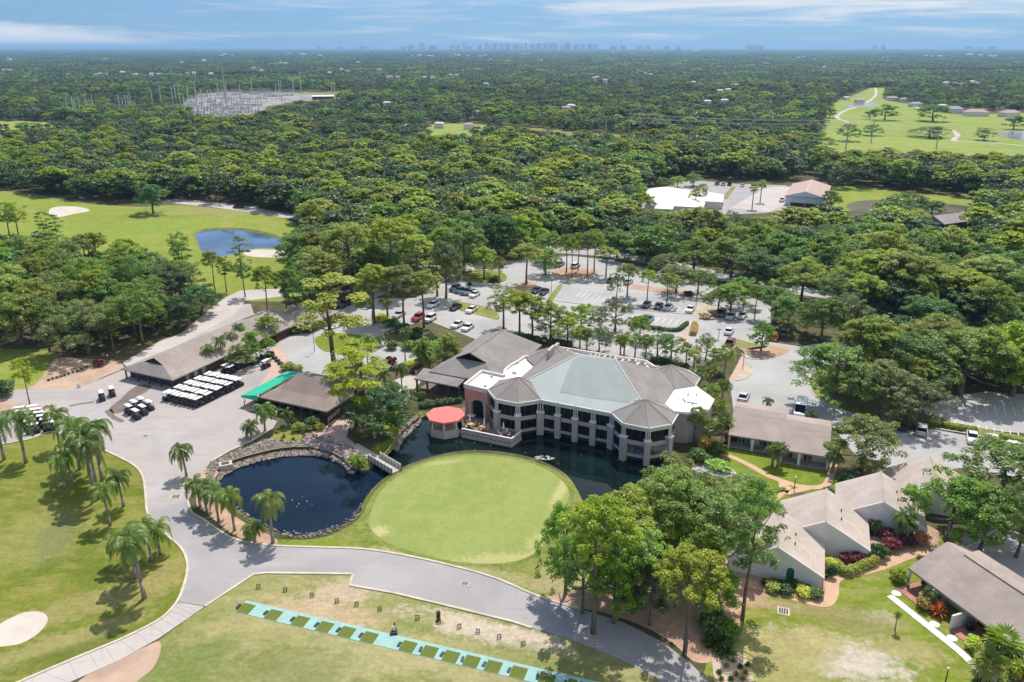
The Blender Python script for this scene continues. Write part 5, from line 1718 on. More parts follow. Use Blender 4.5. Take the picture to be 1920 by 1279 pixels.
def hip(m, o, ax, ay, L, Wd, ze, zr, i0, i1, mi=0, gm=None, fm=None, t=.26, mid=.5):
    gm = mi if gm is None else gm
    fm = mi if fm is None else fm

    def P(a, b, z):
        q = o + ax * a + ay * b
        return (q.x, q.y, z)
    e = [P(0, 0, ze), P(L, 0, ze), P(L, Wd, ze), P(0, Wd, ze)]
    r0, r1 = P(i0, Wd * mid, zr), P(L - i1, Wd * mid, zr)
    m.face([e[0], e[1], r1, r0], mi)
    m.face([e[2], e[3], r0, r1], mi)
    m.face([e[3], e[0], r0], mi if i0 else gm)
    m.face([e[1], e[2], r1], mi if i1 else gm)
    lo = [(p[0], p[1], ze - t) for p in e]
    for i in range(4):
        j = (i + 1) % 4
        m.face([lo[i], lo[j], e[j], e[i]], fm)
    m.face(lo[::-1], fm)
    return r0, r1


def rect(o, ax, ay, a0, a1, b0, b1):
    return [tuple((o + ax * a + ay * b)[:2]) for a, b in ((a0, b0), (a1, b0), (a1, b1), (a0, b1))]


def wall_panel(m, a, b, z0, z1, out=.0, mi=0, t=.06):
    """an upright slab on the line a-b, its face pushed out to the right of the walk from a to b"""
    a, b = Vector(a[:2]), Vector(b[:2])
    d = (b - a).normalized()
    n = Vector((d.y, -d.x))
    m.prism([a + n * out, b + n * out, b + n * (out - t), a + n * (out - t)], z0, z1, mi)


# ------------------------------------------------------------------ clubhouse
FLc = Vector((1.3, 140.2, 0))


def C(a, b, z=0.0):
    p = FLc + D * a + NN * b
    return Vector((p.x, p.y, z))


club = wthing('clubhouse', 'large two storey clubhouse with pale green roof and octagonal bays standing in the water', 'clubhouse', C(12.3, 9.1, 0))
ZE = 6.45
m = MB()
r0, r1 = hip(m, C(-2.26, -2.26), D, NN, 29.22, 22.72, ZE, 12.2, 11.0, 11.0, 0, t=.1)
roof = m.build('roof', SHING['grey'], club)
m = MB()
e0, e1 = C(-2.26, -2.26, ZE), C(26.96, -2.26, ZE)
up = Vector((0, 0, .03))
m.face([e0 + up, e1 + up, Vector(r1) + up, Vector(r0) + up])
sl_ = m.build('front_membrane', MB_['membrane'], roof)


def on_slope(u, v):
    """point of the front slope seen at survey pixel"""
    best = None
    lo, hi = 5.0, 13.0
    for _ in range(50):
        z = (lo + hi) / 2
        p = G(u, v, z)
        b = (p - FLc).dot(NN)
        zs = ZE + (b + 2.26) * (12.2 - ZE) / 11.36
        if zs > z:
            lo = z
        else:
            hi = z
        best = p
    return best + Vector((0, 0, .06))


m = MB()
m.face([on_slope(u, v) for u, v in ((1050, 736), (1112, 747), (1176, 756), (1194, 745), (1152, 676), (1086, 668), (1072, 678))])
m.build('aged_membrane', MB_['membrane2'], roof)
m = MB()
for p, q in ((r1, e1), (r0, e0)):
    m.tube(Vector(p) + up, Vector(q) + up, .14, .14, 5)
m.build('hip_cap', MB_['fascia'], roof)
OCT = [(5.9 * math.cos(PI / 8 + k * PI / 4), 5.9 * math.sin(PI / 8 + k * PI / 4)) for k in range(8)]


def octv(a, b, k, r=1.0):
    x, y = OCT[k % 8]
    return C(a + x * r, b + y * r)


for a, b in ((0, 0), (24.7, 0), (24.7, 18.2), (0, 18.2)):
    m = MB()
    top = C(a, b, 9.15)
    for k in range(8):
        p, q = octv(a, b, k), octv(a, b, k + 1)
        m.face([(p.x, p.y, ZE + .05), (q.x, q.y, ZE + .05), tuple(top)])
        m.face([(q.x, q.y, ZE + .05), (p.x, p.y, ZE + .05), (p.x, p.y, ZE - .2), (q.x, q.y, ZE - .2)])
    br = m.build('bay_roof', SHING['grey'], club)
    m = MB()
    for k in range(8):
        p = octv(a, b, k)
        m.tube((p.x, p.y, ZE + .07), top + Vector((0, 0, .02)), .09, .09, 4)
    m.build('hip_cap', SHING['taupe'], br)
    m = MB()
    m.prism([octv(a, b, k, .9)[:2] for k in range(8)], .3, ZE - .25)
    m.build('bay_wall', MB_['stucco'], club)
m = MB()
m.prism(rect(FLc, D, NN, -1.7, 26.4, -1.75, 20), .3, ZE - .3)
m.build('wall', MB_['stucco'], club)
# plinth below the glazed storeys; their shade is put into its dark colour
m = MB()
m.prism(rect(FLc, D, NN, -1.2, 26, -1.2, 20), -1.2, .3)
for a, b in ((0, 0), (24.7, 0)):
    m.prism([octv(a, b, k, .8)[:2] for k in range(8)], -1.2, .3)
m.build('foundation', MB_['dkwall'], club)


def facade(a, b, nwin=1, end0=True):
    """one bay between pillars: a to b run left to right as seen from the water"""
    a, b = Vector(a[:2]), Vector(b[:2])
    m = MB()
    wall_panel(m, a, b, .15, .7, -.38, t=.12)
    wall_panel(m, a, b, 2.55, 3.35, -.38, t=.12)
    m.build('spandrel', MB_['stucco'], club)
    for z0, z1, g_ in ((.7, 2.55, GLASSC if nwin > 1 else GLASS), (3.35, 5.62, GLASS)):
        m = MB()
        wall_panel(m, a, b, z0, z1, -.46, t=.05)
        w = m.build('window', g_, club)
        m = MB()
        n = (b - a).length
        k = 3
        dn = (b - a).normalized()
        for i in range(1, k):
            c = a.lerp(b, i / k)
            nrm = Vector((dn.y, -dn.x))
            c = c + nrm * -.44
            m.beam(c - dn * .035, c + dn * .035, .07, z0, z1)
        m.build('mullion', MB_['dksteel'], w)


def pillar(p, d, w=1.05):
    n = Vector((d.y, -d.x, 0))
    c = Vector((p.x, p.y, 0)) - n * .28
    rz = math.atan2(d.y, d.x)
    m = MB()
    m.box((c.x, c.y, 1.45), (w, .95, 4.7), rz)
    pl = m.build('pillar', MB_['stucco'], club)
    m = MB()
    m.box((c.x, c.y, 3.93), (w + .22, 1.15, .3), rz)
    m.build('cap', MB_['white'], pl)
    for i in (-1, 0, 1):
        m = MB()
        q = c + d * i * w * .33 + n * .1
        m.tube((q.x, q.y, 4.08), (q.x, q.y, 5.65), .12, .11, 8)
        m.build('colonette', MB_['fascia'], pl)


# front line of the building from left to right
line = [octv(0, 0, 4), octv(0, 0, 5), octv(0, 0, 6), octv(0, 0, 7)]
mids = [C(5.45 + 13.8 * i / 4, -2.26) for i in range(1, 4)]
line2 = [octv(24.7, 0, 4), octv(24.7, 0, 5), octv(24.7, 0, 6), octv(24.7, 0, 7)]
run = line + mids + line2 + [octv(24.7, 0, 8)]
for i in range(len(run) - 1):
    facade(run[i], run[i + 1], 2 if i >= 8 else 1)
for i in range(1, len(run) - 1):
    d = (run[i + 1] - run[i - 1]).normalized()
    pillar(run[i], d, 1.35 if i in (3, 7) else 1.05)
m, m2 = MB(), MB()
for i in range(len(run) - 1):
    a, b = run[i], run[i + 1]
    d = (b - a).normalized()
    e = d * .04
    wall_panel(m, a - e, b + e, 5.62, 6.25, -.05 if i % 2 else -.053, t=.45)
    wall_panel(m2, a - e * 2, b + e * 2, 6.25, 6.50, .14 if i % 2 else .137, t=.34)
m.build('frieze', MB_['fascia'], club)
m2.build('gutter', MB_['white'], club)
m, m2 = MB(), MB()
for k in range(0, 6):
    a, b = octv(24.7, 18.2, k - 1), octv(24.7, 18.2, k)
    wall_panel(m2, a, b, 6.25, 6.52 + .002 * k, .14, t=.34)
m2.build('gutter', MB_['parapet'], club)
# flat roofs with parapets
fr = [(26, 2.6), (31.5, 3.7), (34.8, 6.65), (34.8, 11.5), (30.1, 16.6), (26, 15.4)]
m = MB()
m.prism([C(a, b)[:2] for a, b in fr], 5.95, 6.42)
m.build('flat_roof', MB_['whiteroof'], club)
m = MB()
m.prism([(C(30.2, 9.1) + (C(a, b) - C(30.2, 9.1)) * .93)[:2] for a, b in fr], 0, 5.95)
m.build('wall', MB_['stucco'], club)
m = MB()
for u, v in ((1290, 741), (1281, 750), (1284, 754), (1298, 758), (1306, 742)):
    p = G(u, v, 6.42)
    m.tube(p, p + Vector((0, 0, .45)), .16, .16, 7)
p, q = G(1288, 753, 6.5), G(1308, 757, 6.5)
m.beam(p, q, .35, 6.42, 6.62)
m.build('roof_vent', MB_['steel'], club)
back = [(-2.3, 18), (18.3, 18), (20.6, 21.9), (18, 24.4), (-2.4, 24.3)]
m = MB()
m.prism([C(a, b)[:2] for a, b in back], 0, 6.2)
m.build('rear_wing', MB_['stucco'], club)
m = MB()
m.prism([C(a, b)[:2] for a, b in [(-2, 18.2), (18, 18.2), (20, 21.8), (17.8, 24), (-2, 23.9)]], 6.2, 6.24)
m.build('flat_roof', MB_['whiteroof'], club)
m = MB()
pp = [(-2.4, 18), (-2.4, 24.3), (18, 24.4), (20.6, 21.9), (22.6, 22.4)]
for i in range(len(pp) - 1):
    m.beam(C(*pp[i]), C(*pp[i + 1]), .4, 5.9, 6.85 - .003 * i)
m.build('parapet', MB_['parapet'], club)
lf_px = [(871, 720.6), (904, 695), (945, 704), (947.5, 692.5), (958, 684), (972.5, 676), (985, 667.5), (1009, 672.5), (1030, 660)]
lf = [tuple(G(u, v, ZE)[:2]) for u, v in lf_px] + [tuple(C(-2.4, 20)[:2]), tuple(C(-1.5, 3)[:2]), tuple(octv(0, 0, 4)[:2]), tuple(G(914, 731, ZE)[:2])]
m = MB()
m.prism(lf, 0, 6.0)
m.build('wall', MB_['pink'], club)
cen = Vector((sum(p[0] for p in lf) / len(lf), sum(p[1] for p in lf) / len(lf)))
m = MB()
m.prism([tuple(cen + (Vector(p) - cen) * .985) for p in lf], 6.0, 6.1)
m.build('flat_roof', MB_['whiteroof'], club)
m = MB()
k = len(lf)
for i in list(range(8)) + [k - 1]:
    m.beam(lf[i], lf[(i + 1) % k], .5, 5.75, 6.6 - .004 * i)
m.build('parapet', MB_['parapet'], club)
m = MB()
for u, v in ((963, 700), (966, 701), (922, 707), (910, 725), (970, 682)):
    p = G(u, v, 6.1)
    m.box((p.x, p.y, 6.3), (.5, .4, .4), GRID)
m.build('roof_vent', MB_['steel'], club)
# the tall screen wall at the back left and the arched terrace front
m = MB()
a, b = G(1027, 683, 6.6), G(1038, 672, 6.6)
m.beam(a, b, .6, 5.5, 9.6)
m.beam(b, b + NN * 2.5, .6, 5.5, 9.3)
m.build('screen_wall', MB_['stucco'], club)
A0 = Vector(lf[0])
A1 = Vector(lf[-1])
d = (A1 - A0).normalized()
n = Vector((d.y, -d.x))
m = MB()
c = A0 + d * 3.1
arc = [(-1.25, 0)] + [(-1.25 + 0.0, 2.9)] + [(1.25 * math.cos(PI - PI * i / 8), 2.9 + .75 * math.sin(PI * i / 8)) for i in range(1, 8)] + [(1.25, 2.9), (1.25, 0)]
m.face([(*(c + d * x + n * .03), .1 + z) for x, z in arc])
m.build('arched_doorway', GLASS, club)  # flat face on the wall; dark colour stands in for the opening's shade
m = MB()
for s in (-1.7, 1.7):
    q = c + d * s + n * .2
    m.box((q.x, q.y, 1.7), (.5, .5, 3.2), GRID)
    m.box((q.x, q.y, 3.45), (.75, .7, .25), GRID)
wall_panel(m, c + d * 1.98, A1, 3.3, 3.55, .12, t=.12)
m.build('doorway_trim', MB_['stucco'], club)
m = MB()
wall_panel(m, A0, A1, 6.0, 6.62, .2, t=.2)
m.build('frieze', MB_['fascia'], club)
# left wing
WO = Vector((-17.5, 155.6, 0))


def Wg(a, b, z=0.0):
    p = WO + D * a + NN * b
    return Vector((p.x, p.y, z))


wz, wr_, wi = 4.0, 8.0, 4.7
m = MB()
WW, WL_ = 15.5, 24.6


def quad(m, *ps, mi=0):
    m.face([tuple(p) for p in ps], mi)


rf, rb = Wg(7.75, wi, wr_), Wg(7.75, WL_ - 4.6, wr_)
hb = 2.2 / 4.0
gl, gr = Wg(7.75 * hb, wi - .3, wz + 4 * hb), Wg(WW - 7.75 * hb, wi - .3, wz + 4 * hb)
c0, c1, c2, c3 = Wg(0, 0, wz), Wg(WW, 0, wz), Wg(WW, WL_, wz), Wg(0, WL_, wz)
ov = Wg(7.75, wi - .9, wr_)
m.face([tuple(c0), tuple(c1), tuple(gr), tuple(gl)])
m.face([tuple(c1), tuple(c2), tuple(rb), tuple(ov), tuple(gr)])
m.face([tuple(c3), tuple(c0), tuple(gl), tuple(ov), tuple(rb)])
m.face([tuple(c2), tuple(c3), tuple(rb)])
for a, b in ((c0, c1), (c1, c2), (c2, c3), (c3, c0)):
    m.face([(a.x, a.y, wz - .3), (b.x, b.y, wz - .3), tuple(b), tuple(a)])
wroof = m.build('wing_roof', SHING['grey'], club)
m = MB()
g0, g1, g2 = gl + NN * .6, gr + NN * .6, Wg(7.75, wi - .3, wr_ - .12)
m.face([tuple(g0 - Vector((0, 0, .3))), tuple(g1 - Vector((0, 0, .3))), tuple(g2)])
gb = m.build('shaded_gable_wall', GLASS, wroof)  # recessed gable wall; the dark glass colour stands in for its shade
m = MB()
for t in (.5,):
    b_ = g0.lerp(g1, t)
    m.tube(b_ - NN * .05, g2 - NN * .05, .07, .07, 5)
m.tube(gl, ov, .12, .12, 5)
m.tube(gr, ov, .12, .12, 5)
m.build('gable_trim', MB_['dkwood'], wroof)
m = MB()
m.tube(ov + Vector((0, 0, .05)), rb + Vector((0, 0, .05)), .14, .14, 5)
m.build('ridge_cap', SHING['taupe'], wroof)
m = MB()
m.prism(rect(WO, D, NN, 1.0, WW - .5, 2.0, WL_ - 1), 0, wz - .3)
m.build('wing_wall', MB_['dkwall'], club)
m = MB()
P0, P1, P2, P3 = Wg(-1.9, 1.2, 4.05), Wg(8.8, 1.2, 4.05), Wg(8.4, -2.9, 3.15), Wg(-1.9, -2.9, 3.15)
P4 = Wg(-1.9, -2.9, 3.15)
m.face([tuple(P3), tuple(P2), tuple(P1), tuple(P0)])
lo = [Vector((p.x, p.y, p.z - .3)) for p in (P3, P2, P1, P0)]
for i in range(4):
    a, b = (P3, P2, P1, P0)[i], (P3, P2, P1, P0)[(i + 1) % 4]
    m.face([tuple(lo[i]), tuple(lo[(i + 1) % 4]), tuple(b), tuple(a)])
m.face([tuple(p) for p in lo][::-1])
m.build('porch_roof', SHING['grey'], club)
for i in range(5):
    m = MB()
    q = Wg(-1.4 + i * 2.5, -2.6)
    m.box((q.x, q.y, 1.4), (.32, .32, 2.9), GRID)
    m.build('porch_post', MB_['dkwood'], club)
m = MB()
q = Wg(3.4, -2.6)
m.box((q.x, q.y, .75), (10, .1, .12), GRID)
m.box((q.x, q.y, 1.05), (10, .1, .1), GRID)
m.build('porch_rail', MB_['dkwood'], club)
m = MB()
m.prism(rect(WO, D, NN, -1.9, 8.4, -2.9, 2.5), -.1, .12)
m.build('porch_floor', MATG['terrace'], club)
# walls beside the planter ramp
rp = wthing('ramp_wall', 'low cream wall with a dark coping running up to the clubhouse wing', 'wall', G(800, 680))
m = MB()
m.beam(G(780, 703), G(824, 668), .35, 0, 1.1)
m.build('wall_body', MB_['parapet'], rp)
m = MB()
m.beam(G(780, 703), G(824, 668), .5, 1.1, 1.22)
m.build('coping', MB_['dkwall'], rp)

# air conditioners standing on the rear roof
ac = None
for i, (a, b) in enumerate(((9.3, 21.6), (10.6, 22.2), (11.7, 21.5), (13.1, 21.8), (14.6, 21.4), (16.0, 21.6), (7.2, 22.2), (18.1, 21.3), (1.2, 21.5))):
    p = C(a, b, 6.24)
    if ac is None:
        ac = thing('air_conditioner', 'grey air conditioning unit in the row on the clubhouse rear roof behind the ridge', 'air conditioner', p, GRID, 'rooftop air conditioners')
        m = MB()
        m.box((0, 0, .55), (1.25, 1.1, 1.1))
        m.build('casing', MB_['parapet'], ac)
        m = MB()
        m.tube((0, 0, 1.1), (0, 0, 1.18), .45, .45, 12)
        m.build('fan', MB_['dksteel'], ac)
    else:
        dup(ac, p, GRID + .1 * (i % 3), None, None, (1 + .25 * (i % 2), 1, .8 + .2 * (i % 3)))

# ------------------------------------------------------------------ terrace deck and red pavilion
dk = wthing('terrace_deck', 'timber deck with pale railing built over the water below the clubhouse arch', 'deck', G(910, 805))
px = [(866, 812), (959, 831), (977, 817), (972, 800), (930, 790), (914, 778), (872, 762), (852, 775), (858, 800)]
poly = [tuple(G(u, v, .1)[:2]) for u, v in px]
m = MB()
m.prism(poly, -.35, .1)
m.build('deck_floor', MATG['terrace'], dk)
m = MB()
pA, pB, pC = [Vector(p) for p in poly[:3]]
nr = 11
for i in range(nr + 1):
    c = pA.lerp(pB, i / nr)
    m.box((c.x, c.y, -.2), (.2, .2, 2.0), GRID)
m.build('deck_post', MB_['wood'], dk)
m = MB()
wall_panel(m, pA, pB, -.75, -.1, .12, t=.1)
wall_panel(m, pB, pC, -.75, -.1, .117, t=.1)
wall_panel(m, pA, pB, .12, .9, .0, t=.06)
wall_panel(m, pB, pC, .12, .9, .003, t=.06)
m.build('deck_skirt', MB_['wood'], dk)
m = MB()
m.beam(pA, pB, .28, .98, 1.1)
m.beam(pB, pC, .28, .98, 1.103)
m.build('top_rail', MB_['white'], dk)
gz = wthing('red_pavilion', 'octagonal pavilion with a flat salmon red canopy at the end of the deck', 'pavilion', G(835, 806))
gc = G(835.5, 777, 2.75)
gc = Vector((gc.x, gc.y, 0))


def og(k, r):
    return (gc.x + r * math.cos(GRID + PI / 8 + k * PI / 4), gc.y + r * math.sin(GRID + PI / 8 + k * PI / 4))


m = MB()
for k in range(8):
    a, b = og(k, 3.75), og(k + 1, 3.75)
    m.face([(*a, 2.75), (*b, 2.75), (gc.x, gc.y, 3.0)])
    m.face([(*b, 2.75), (*a, 2.75), (*a, 2.4), (*b, 2.4)])
m.face([(*og(k, 3.75), 2.4) for k in range(8)][::-1])
m.build('canopy', MB_['red'], gz)
m = MB()
m.prism([og(k, 3.55) for k in range(8)], -.75, .1)
m.build('platform', MB_['wood'], gz)
m = MB()
for k in range(8):
    if k in (0, 7):
        continue
    m.beam(og(k, 3.4), og(k + 1, 3.4), .1, .1, .85 + .003 * k)
m.build('balustrade', MB_['wood'], gz)
for k in range(8):
    m = MB()
    p = og(k, 3.2)
    m.box((p[0], p[1], 1.3), (.22, .22, 2.4))
    m.build('post', MB_['white'], gz)
m = MB()
for k in range(0, 8, 2):
    p = og(k, 1.7)
    m.tube((*p, .1), (*p, .8), .05, .05, 6)
    m.tube((*p, .78), (*p, .84), .5, .5, 10)
m.build('table', MB_['white'], gz)
# furniture on the terrace
umb = None
for i, (u, v, lab) in enumerate([(881, 797, 'closed white parasol on the sunlit deck, left'), (908, 804, 'closed white parasol on the sunlit deck, right'), (944, 812, 'closed white parasol beside the red table at the deck corner')]):
    p = G(u, v, .1)
    if umb is None:
        umb = thing('closed_parasol', lab, 'parasol', p)
        m = MB()
        m.tube((0, 0, 0), (0, 0, 2.3), .035, .03, 6)
        m.tube((0, 0, 0), (0, 0, .08), .3, .28, 10)
        m.build('pole', MB_['white'], umb)
        m = MB()
        m.tube((0, 0, .9), (0, 0, 1.8), .22, .14, 8)
        m.tube((0, 0, 1.8), (0, 0, 2.35), .14, .02, 8)
        m.build('folded_canopy', MB_['whiteroof'], umb)
    else:
        dup(umb, p, .4 * i, lab)
tb = None
for i, (u, v, lab, mt) in enumerate([(882, 801, 'tan round table with chairs on the deck, left', 'tan'), (907, 806, 'tan round table with chairs on the deck, right', 'tan'), (945, 817, 'dark red table with white chairs at the deck corner', 'red')]):
    p = G(u, v, .1)
    if tb is None:
        tb = thing('dining_table', lab, 'table', p)
        m = MB()
        m.tube((0, 0, .7), (0, 0, .75), .6, .6, 14)
        m.tube((0, 0, 0), (0, 0, .7), .06, .06, 8)
        m.build('table_top', MB_['tan'], tb)
        t = tb
    else:
        t = dup(tb, p, .3 * i, lab)
    for c in t.children:
        c.material_slots[0].link = 'OBJECT'
        c.material_slots[0].material = MB_[mt]
ch = None
for i, (cu, cv) in enumerate([(882, 801), (907, 806), (945, 817)]):
    for k in range(4):
        a = k * PI / 2 + .5 + i * .3
        p = G(cu, cv, .1) + Vector((math.cos(a), math.sin(a), 0)) * .95
        lab = ('tan chair pulled up to a tan deck table', 'tan chair pulled up to a tan deck table', 'white chair around the dark red table at the deck corner')[i]
        grp = 'chairs at the tan deck tables' if i < 2 else 'white chairs at the red table'
        if ch is None:
            ch = thing('patio_chair', lab, 'chair', p, a, grp)
            m = MB()
            m.box((0, 0, .42), (.5, .5, .06))
            m.build('seat', MB_['tan'], ch)
            m = MB()
            m.box((.24, 0, .72), (.06, .5, .55))
            m.build('backrest', MB_['tan'], ch)
            for sx in (-.2, .2):
                for sy in (-.2, .2):
                    m = MB()
                    m.tube((sx, sy, 0), (sx, sy, .4), .025, .025, 5)
                    m.build('leg', MB_['tan'], ch)
            o = ch
        else:
            o = dup(ch, p, a, lab, grp)
        for c in o.children:
            c.material_slots[0].link = 'OBJECT'
            c.material_slots[0].material = MB_['tan' if i < 2 else 'white']
bt = wthing('lounge_table', 'white square low table on the shaded terrace before the arch', 'table', G(884, 783))
m = MB()
c = G(884, 783)
m.box((c.x, c.y, .5), (1.6, 1.3, .08), GRID)
for sx, sy in ((-1, -1), (1, -1), (1, 1), (-1, 1)):
    q = c + D * sx * .7 + NN * sy * .55
    m.box((q.x, q.y, .28), (.08, .08, .4))
m.build('table_frame', MB_['white'], bt)
bb = wthing('counter_bar', 'long white topped counter on the shaded terrace beside the arch', 'counter', G(888, 775))
m = MB()
c = G(888, 776)
m.box((c.x, c.y, .55), (3.2, .7, .9), GRID)
m.build('counter_base', MB_['dkwall'], bb)
m = MB()
m.box((c.x, c.y, 1.04), (3.4, .8, .08), GRID)
m.build('counter_top', MB_['white'], bb)

# ------------------------------------------------------------------ cart barn
BO = Vector((-84.9, 160.8, 0))


def Bn(a, b, z=0.0):
    p = BO + D * a + NN * b
    return Vector((p.x, p.y, z))


barn = wthing('cart_barn', 'long low building with a taupe hipped roof and a dark gablet behind the parked carts', 'cart barn', Bn(7.5, 20))
bw, bL, ze, zr = 15.2, 44, 2.45, 5.3
m = MB()
k = .62
gl, gr = Bn(bw / 2 * k, 2.2, ze + (zr - ze) * k), Bn(bw - bw / 2 * k, 2.2, ze + (zr - ze) * k)
ov = Bn(bw / 2, 2.6, zr)
rb = Bn(bw / 2, bL - 4, zr)
c0, c1, c2, c3 = Bn(0, 0, ze), Bn(bw, 0, ze), Bn(bw, bL, ze), Bn(0, bL, ze)
for f in ((c0, c1, gr, gl), (c1, c2, rb, ov, gr), (c3, c0, gl, ov, rb), (c2, c3, rb)):
    m.face([tuple(p) for p in f])
for a, b in ((c0, c1), (c1, c2), (c2, c3), (c3, c0)):
    m.face([(a.x, a.y, ze - .25), (b.x, b.y, ze - .25), tuple(b), tuple(a)])
br_ = m.build('roof', SHING['barn'], barn)
m = MB()
m.face([tuple(gl + NN * .5 - Vector((0, 0, .2))), tuple(gr + NN * .5 - Vector((0, 0, .2))), tuple(Bn(bw / 2, 3.2, zr - .1))])
m.build('gablet', MB_['dkwall'], br_)
m = MB()
m.prism(rect(BO, D, NN, .7, bw - .7, 1.6, bL - 1), 0, ze - .2)
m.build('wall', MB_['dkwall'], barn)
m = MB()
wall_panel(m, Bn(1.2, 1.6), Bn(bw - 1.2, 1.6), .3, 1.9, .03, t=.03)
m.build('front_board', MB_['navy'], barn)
for i in range(5):
    m = MB()
    q = Bn(.8 + i * (bw - 1.6) / 4, .5)
    m.box((q.x, q.y, 1.1), (.25, .25, 2.2), GRID)
    m.build('post', MB_['dkwood'], barn)
for b in (4, 6.3, 8.6):
    m = MB()
    wall_panel(m, Bn(bw - .7, b), Bn(bw - .7, b + 1.2), .8, 1.8, .03, t=.03)
    w = m.build('window', GLASSC, barn)
    m = MB()
    wall_panel(m, Bn(bw - .7, b - .1), Bn(bw - .7, b + 1.3), 1.8, 1.92, .05, t=.05)
    wall_panel(m, Bn(bw - .7, b + .55), Bn(bw - .7, b + .65), .8, 1.8, .045, t=.04)
    m.build('window_frame', MB_['white'], w)
# far wing of the barn
b2 = wthing('barn_annex', 'low brown roofed annex at the far end of the long cart barn', 'annex', Bn(10, 46))
m = MB()
hip(m, Bn(6, 40), D, NN, 13, 13, 2.5, 4.8, 4, 4)
m.build('roof', SHING['barn'], b2)
m = MB()
m.prism(rect(Bn(6, 40), D, NN, .7, 12.3, .7, 12.3), 0, 2.3)
m.build('wall', MB_['dkwall'], b2)

# ------------------------------------------------------------------ pro shop
PO = Vector((-50.2, 145.3, 0))


def Ps(a, b, z=0.0):
    p = PO + D * a + NN * b
    return Vector((p.x, p.y, z))


pro = wthing('pro_shop', 'small brown roofed golf shop with a green canvas awning along one side', 'shop', Ps(8, 7))
m = MB()
# lower flared skirt and steeper upper hip
zs, zm, zt = 2.75, 3.7, 6.0
e = [Ps(0, 0, zs), Ps(16.4, 0, zs), Ps(16.4, 14.5, zs), Ps(0, 14.5, zs)]
q = [Ps(2.4, 3.2, zm), Ps(14, 3.2, zm), Ps(14, 11.6, zm), Ps(2.4, 11.6, zm)]
r = [Ps(4.2, 7.4, zt), Ps(11.8, 7.4, zt)]
for i in range(4):
    j = (i + 1) % 4
    m.face([tuple(e[i]), tuple(e[j]), tuple(q[j]), tuple(q[i])])
    m.face([(e[i].x, e[i].y, zs - .28), (e[j].x, e[j].y, zs - .28), tuple(e[j]), tuple(e[i])])
m.face([tuple(q[0]), tuple(q[1]), tuple(r[1]), tuple(r[0])])
m.face([tuple(q[2]), tuple(q[3]), tuple(r[0]), tuple(r[1])])
m.face([tuple(q[1]), tuple(q[2]), tuple(r[1])])
m.face([tuple(q[3]), tuple(q[0]), tuple(r[0])])
m.face([(p.x, p.y, zs - .28) for p in e][::-1])
m.build('roof', SHING['brown'], pro)
m = MB()
m.prism(rect(PO, D, NN, .9, 15.5, 1.6, 13.7), 0, zs - .28)
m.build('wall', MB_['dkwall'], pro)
for a in (2.2, 4.6, 7, 9.4, 11.8):
    m = MB()
    wall_panel(m, Ps(a, 1.6), Ps(a + 1.5, 1.6), .7, 2.0, .03, t=.03)
    m.build('window', GLASS, pro)
m = MB()
A_, B_ = Ps(-.2, -.3), Ps(-.2, 13.6)
A2, B2 = Ps(-4.5, -.3), Ps(-4.5, 13.6)
m.face([(A2.x, A2.y, 2.35), (A_.x, A_.y, 3.15), (B_.x, B_.y, 3.15), (B2.x, B2.y, 2.35)])
m.face([(A2.x, A2.y, 2.35), (A2.x, A2.y, 1.95), (A_.x, A_.y, 1.95), (A_.x, A_.y, 3.15)])
m.face([(A2.x, A2.y, 1.95), (A2.x, A2.y, 2.35), (B2.x, B2.y, 2.35), (B2.x, B2.y, 1.95)])
m.face([(B2.x, B2.y, 1.95), (B2.x, B2.y, 2.35), (B_.x, B_.y, 3.15), (B_.x, B_.y, 1.95)])
m.build('awning', MB_['green'], pro)
for i in range(4):
    m = MB()
    p = Ps(-4.3, i * 4.4 + .2)
    m.tube((p.x, p.y, 0), (p.x, p.y, 2.2), .06, .06, 6)
    m.build('awning_post', MB_['dksteel'], pro)
fn = wthing('wooden_fence', 'pale timber rail fence on a dark base at the right corner of the pro shop', 'fence', G(630, 785))
m = MB()
a, b = G(616, 794), G(641, 772)
m.beam(a, b, .1, .95, 1.1)
m.beam(a, b, .1, .5, .62)
m.build('rail', MB_['parapet'], fn)
for i in range(5):
    m = MB()
    c = a.lerp(b, i / 4)
    m.box((c.x, c.y, .55), (.14, .14, 1.1))
    m.build('post', MB_['parapet'], fn)
m = MB()
m.prism([tuple(G(u, v)[:2]) for u, v in ((612, 796), (641, 772), (646, 776), (618, 802))], -.05, .25)
m.build('step', MB_['dkwall'], fn)
fn2 = wthing('garden_gate', 'short pale rail at the left of the pro shop bed', 'gate', G(522, 775))
m = MB()
a, b = G(518, 783), G(526, 768)
m.beam(a, b, .15, .2, 1.1)
m.build('panel', MB_['parapet'], fn2)

# ------------------------------------------------------------------ footbridge
fb = wthing('footbridge', 'wooden footbridge with pale rails crossing the water to the putting green', 'bridge', G(715, 872))
a, b = G(662, 835, .15), G(744, 884, .15)
d = (b - a).normalized()
n = Vector((-d.y, d.x, 0))
m = MB()
m.beam(a, b, 2.1, -.1, .16)
L = (b - a).length
for i in range(int(L / .6)):
    c = a + d * (.3 + i * .6)
    m.beam(c - n * 1.04, c + n * 1.04, .5, .16, .19)
m.build('bridge_deck', MB_['wood'], fb)
for s in (-1, 1):
    s0 = a + d * (L * (.52 if s > 0 else .48)) + n * s * 1.0
    s1 = b + n * s * 1.0
    m = MB()
    m.beam(s0, s1, .14, 1.0, 1.12)
    m.beam(s0, s1, .07, .55, .66)
    m.beam(s0, s1, .05, .2, .9)
    rl = m.build('railing', MB_['parapet'], fb)
    m = MB()
    for i in range(8):
        c = s0.lerp(s1, i / 7)
        m.box((c.x, c.y, .5), (.13, .13, 1.3), math.atan2(d.y, d.x))
    m.build('railing_post', MB_['dkwood'], rl)
m = MB()
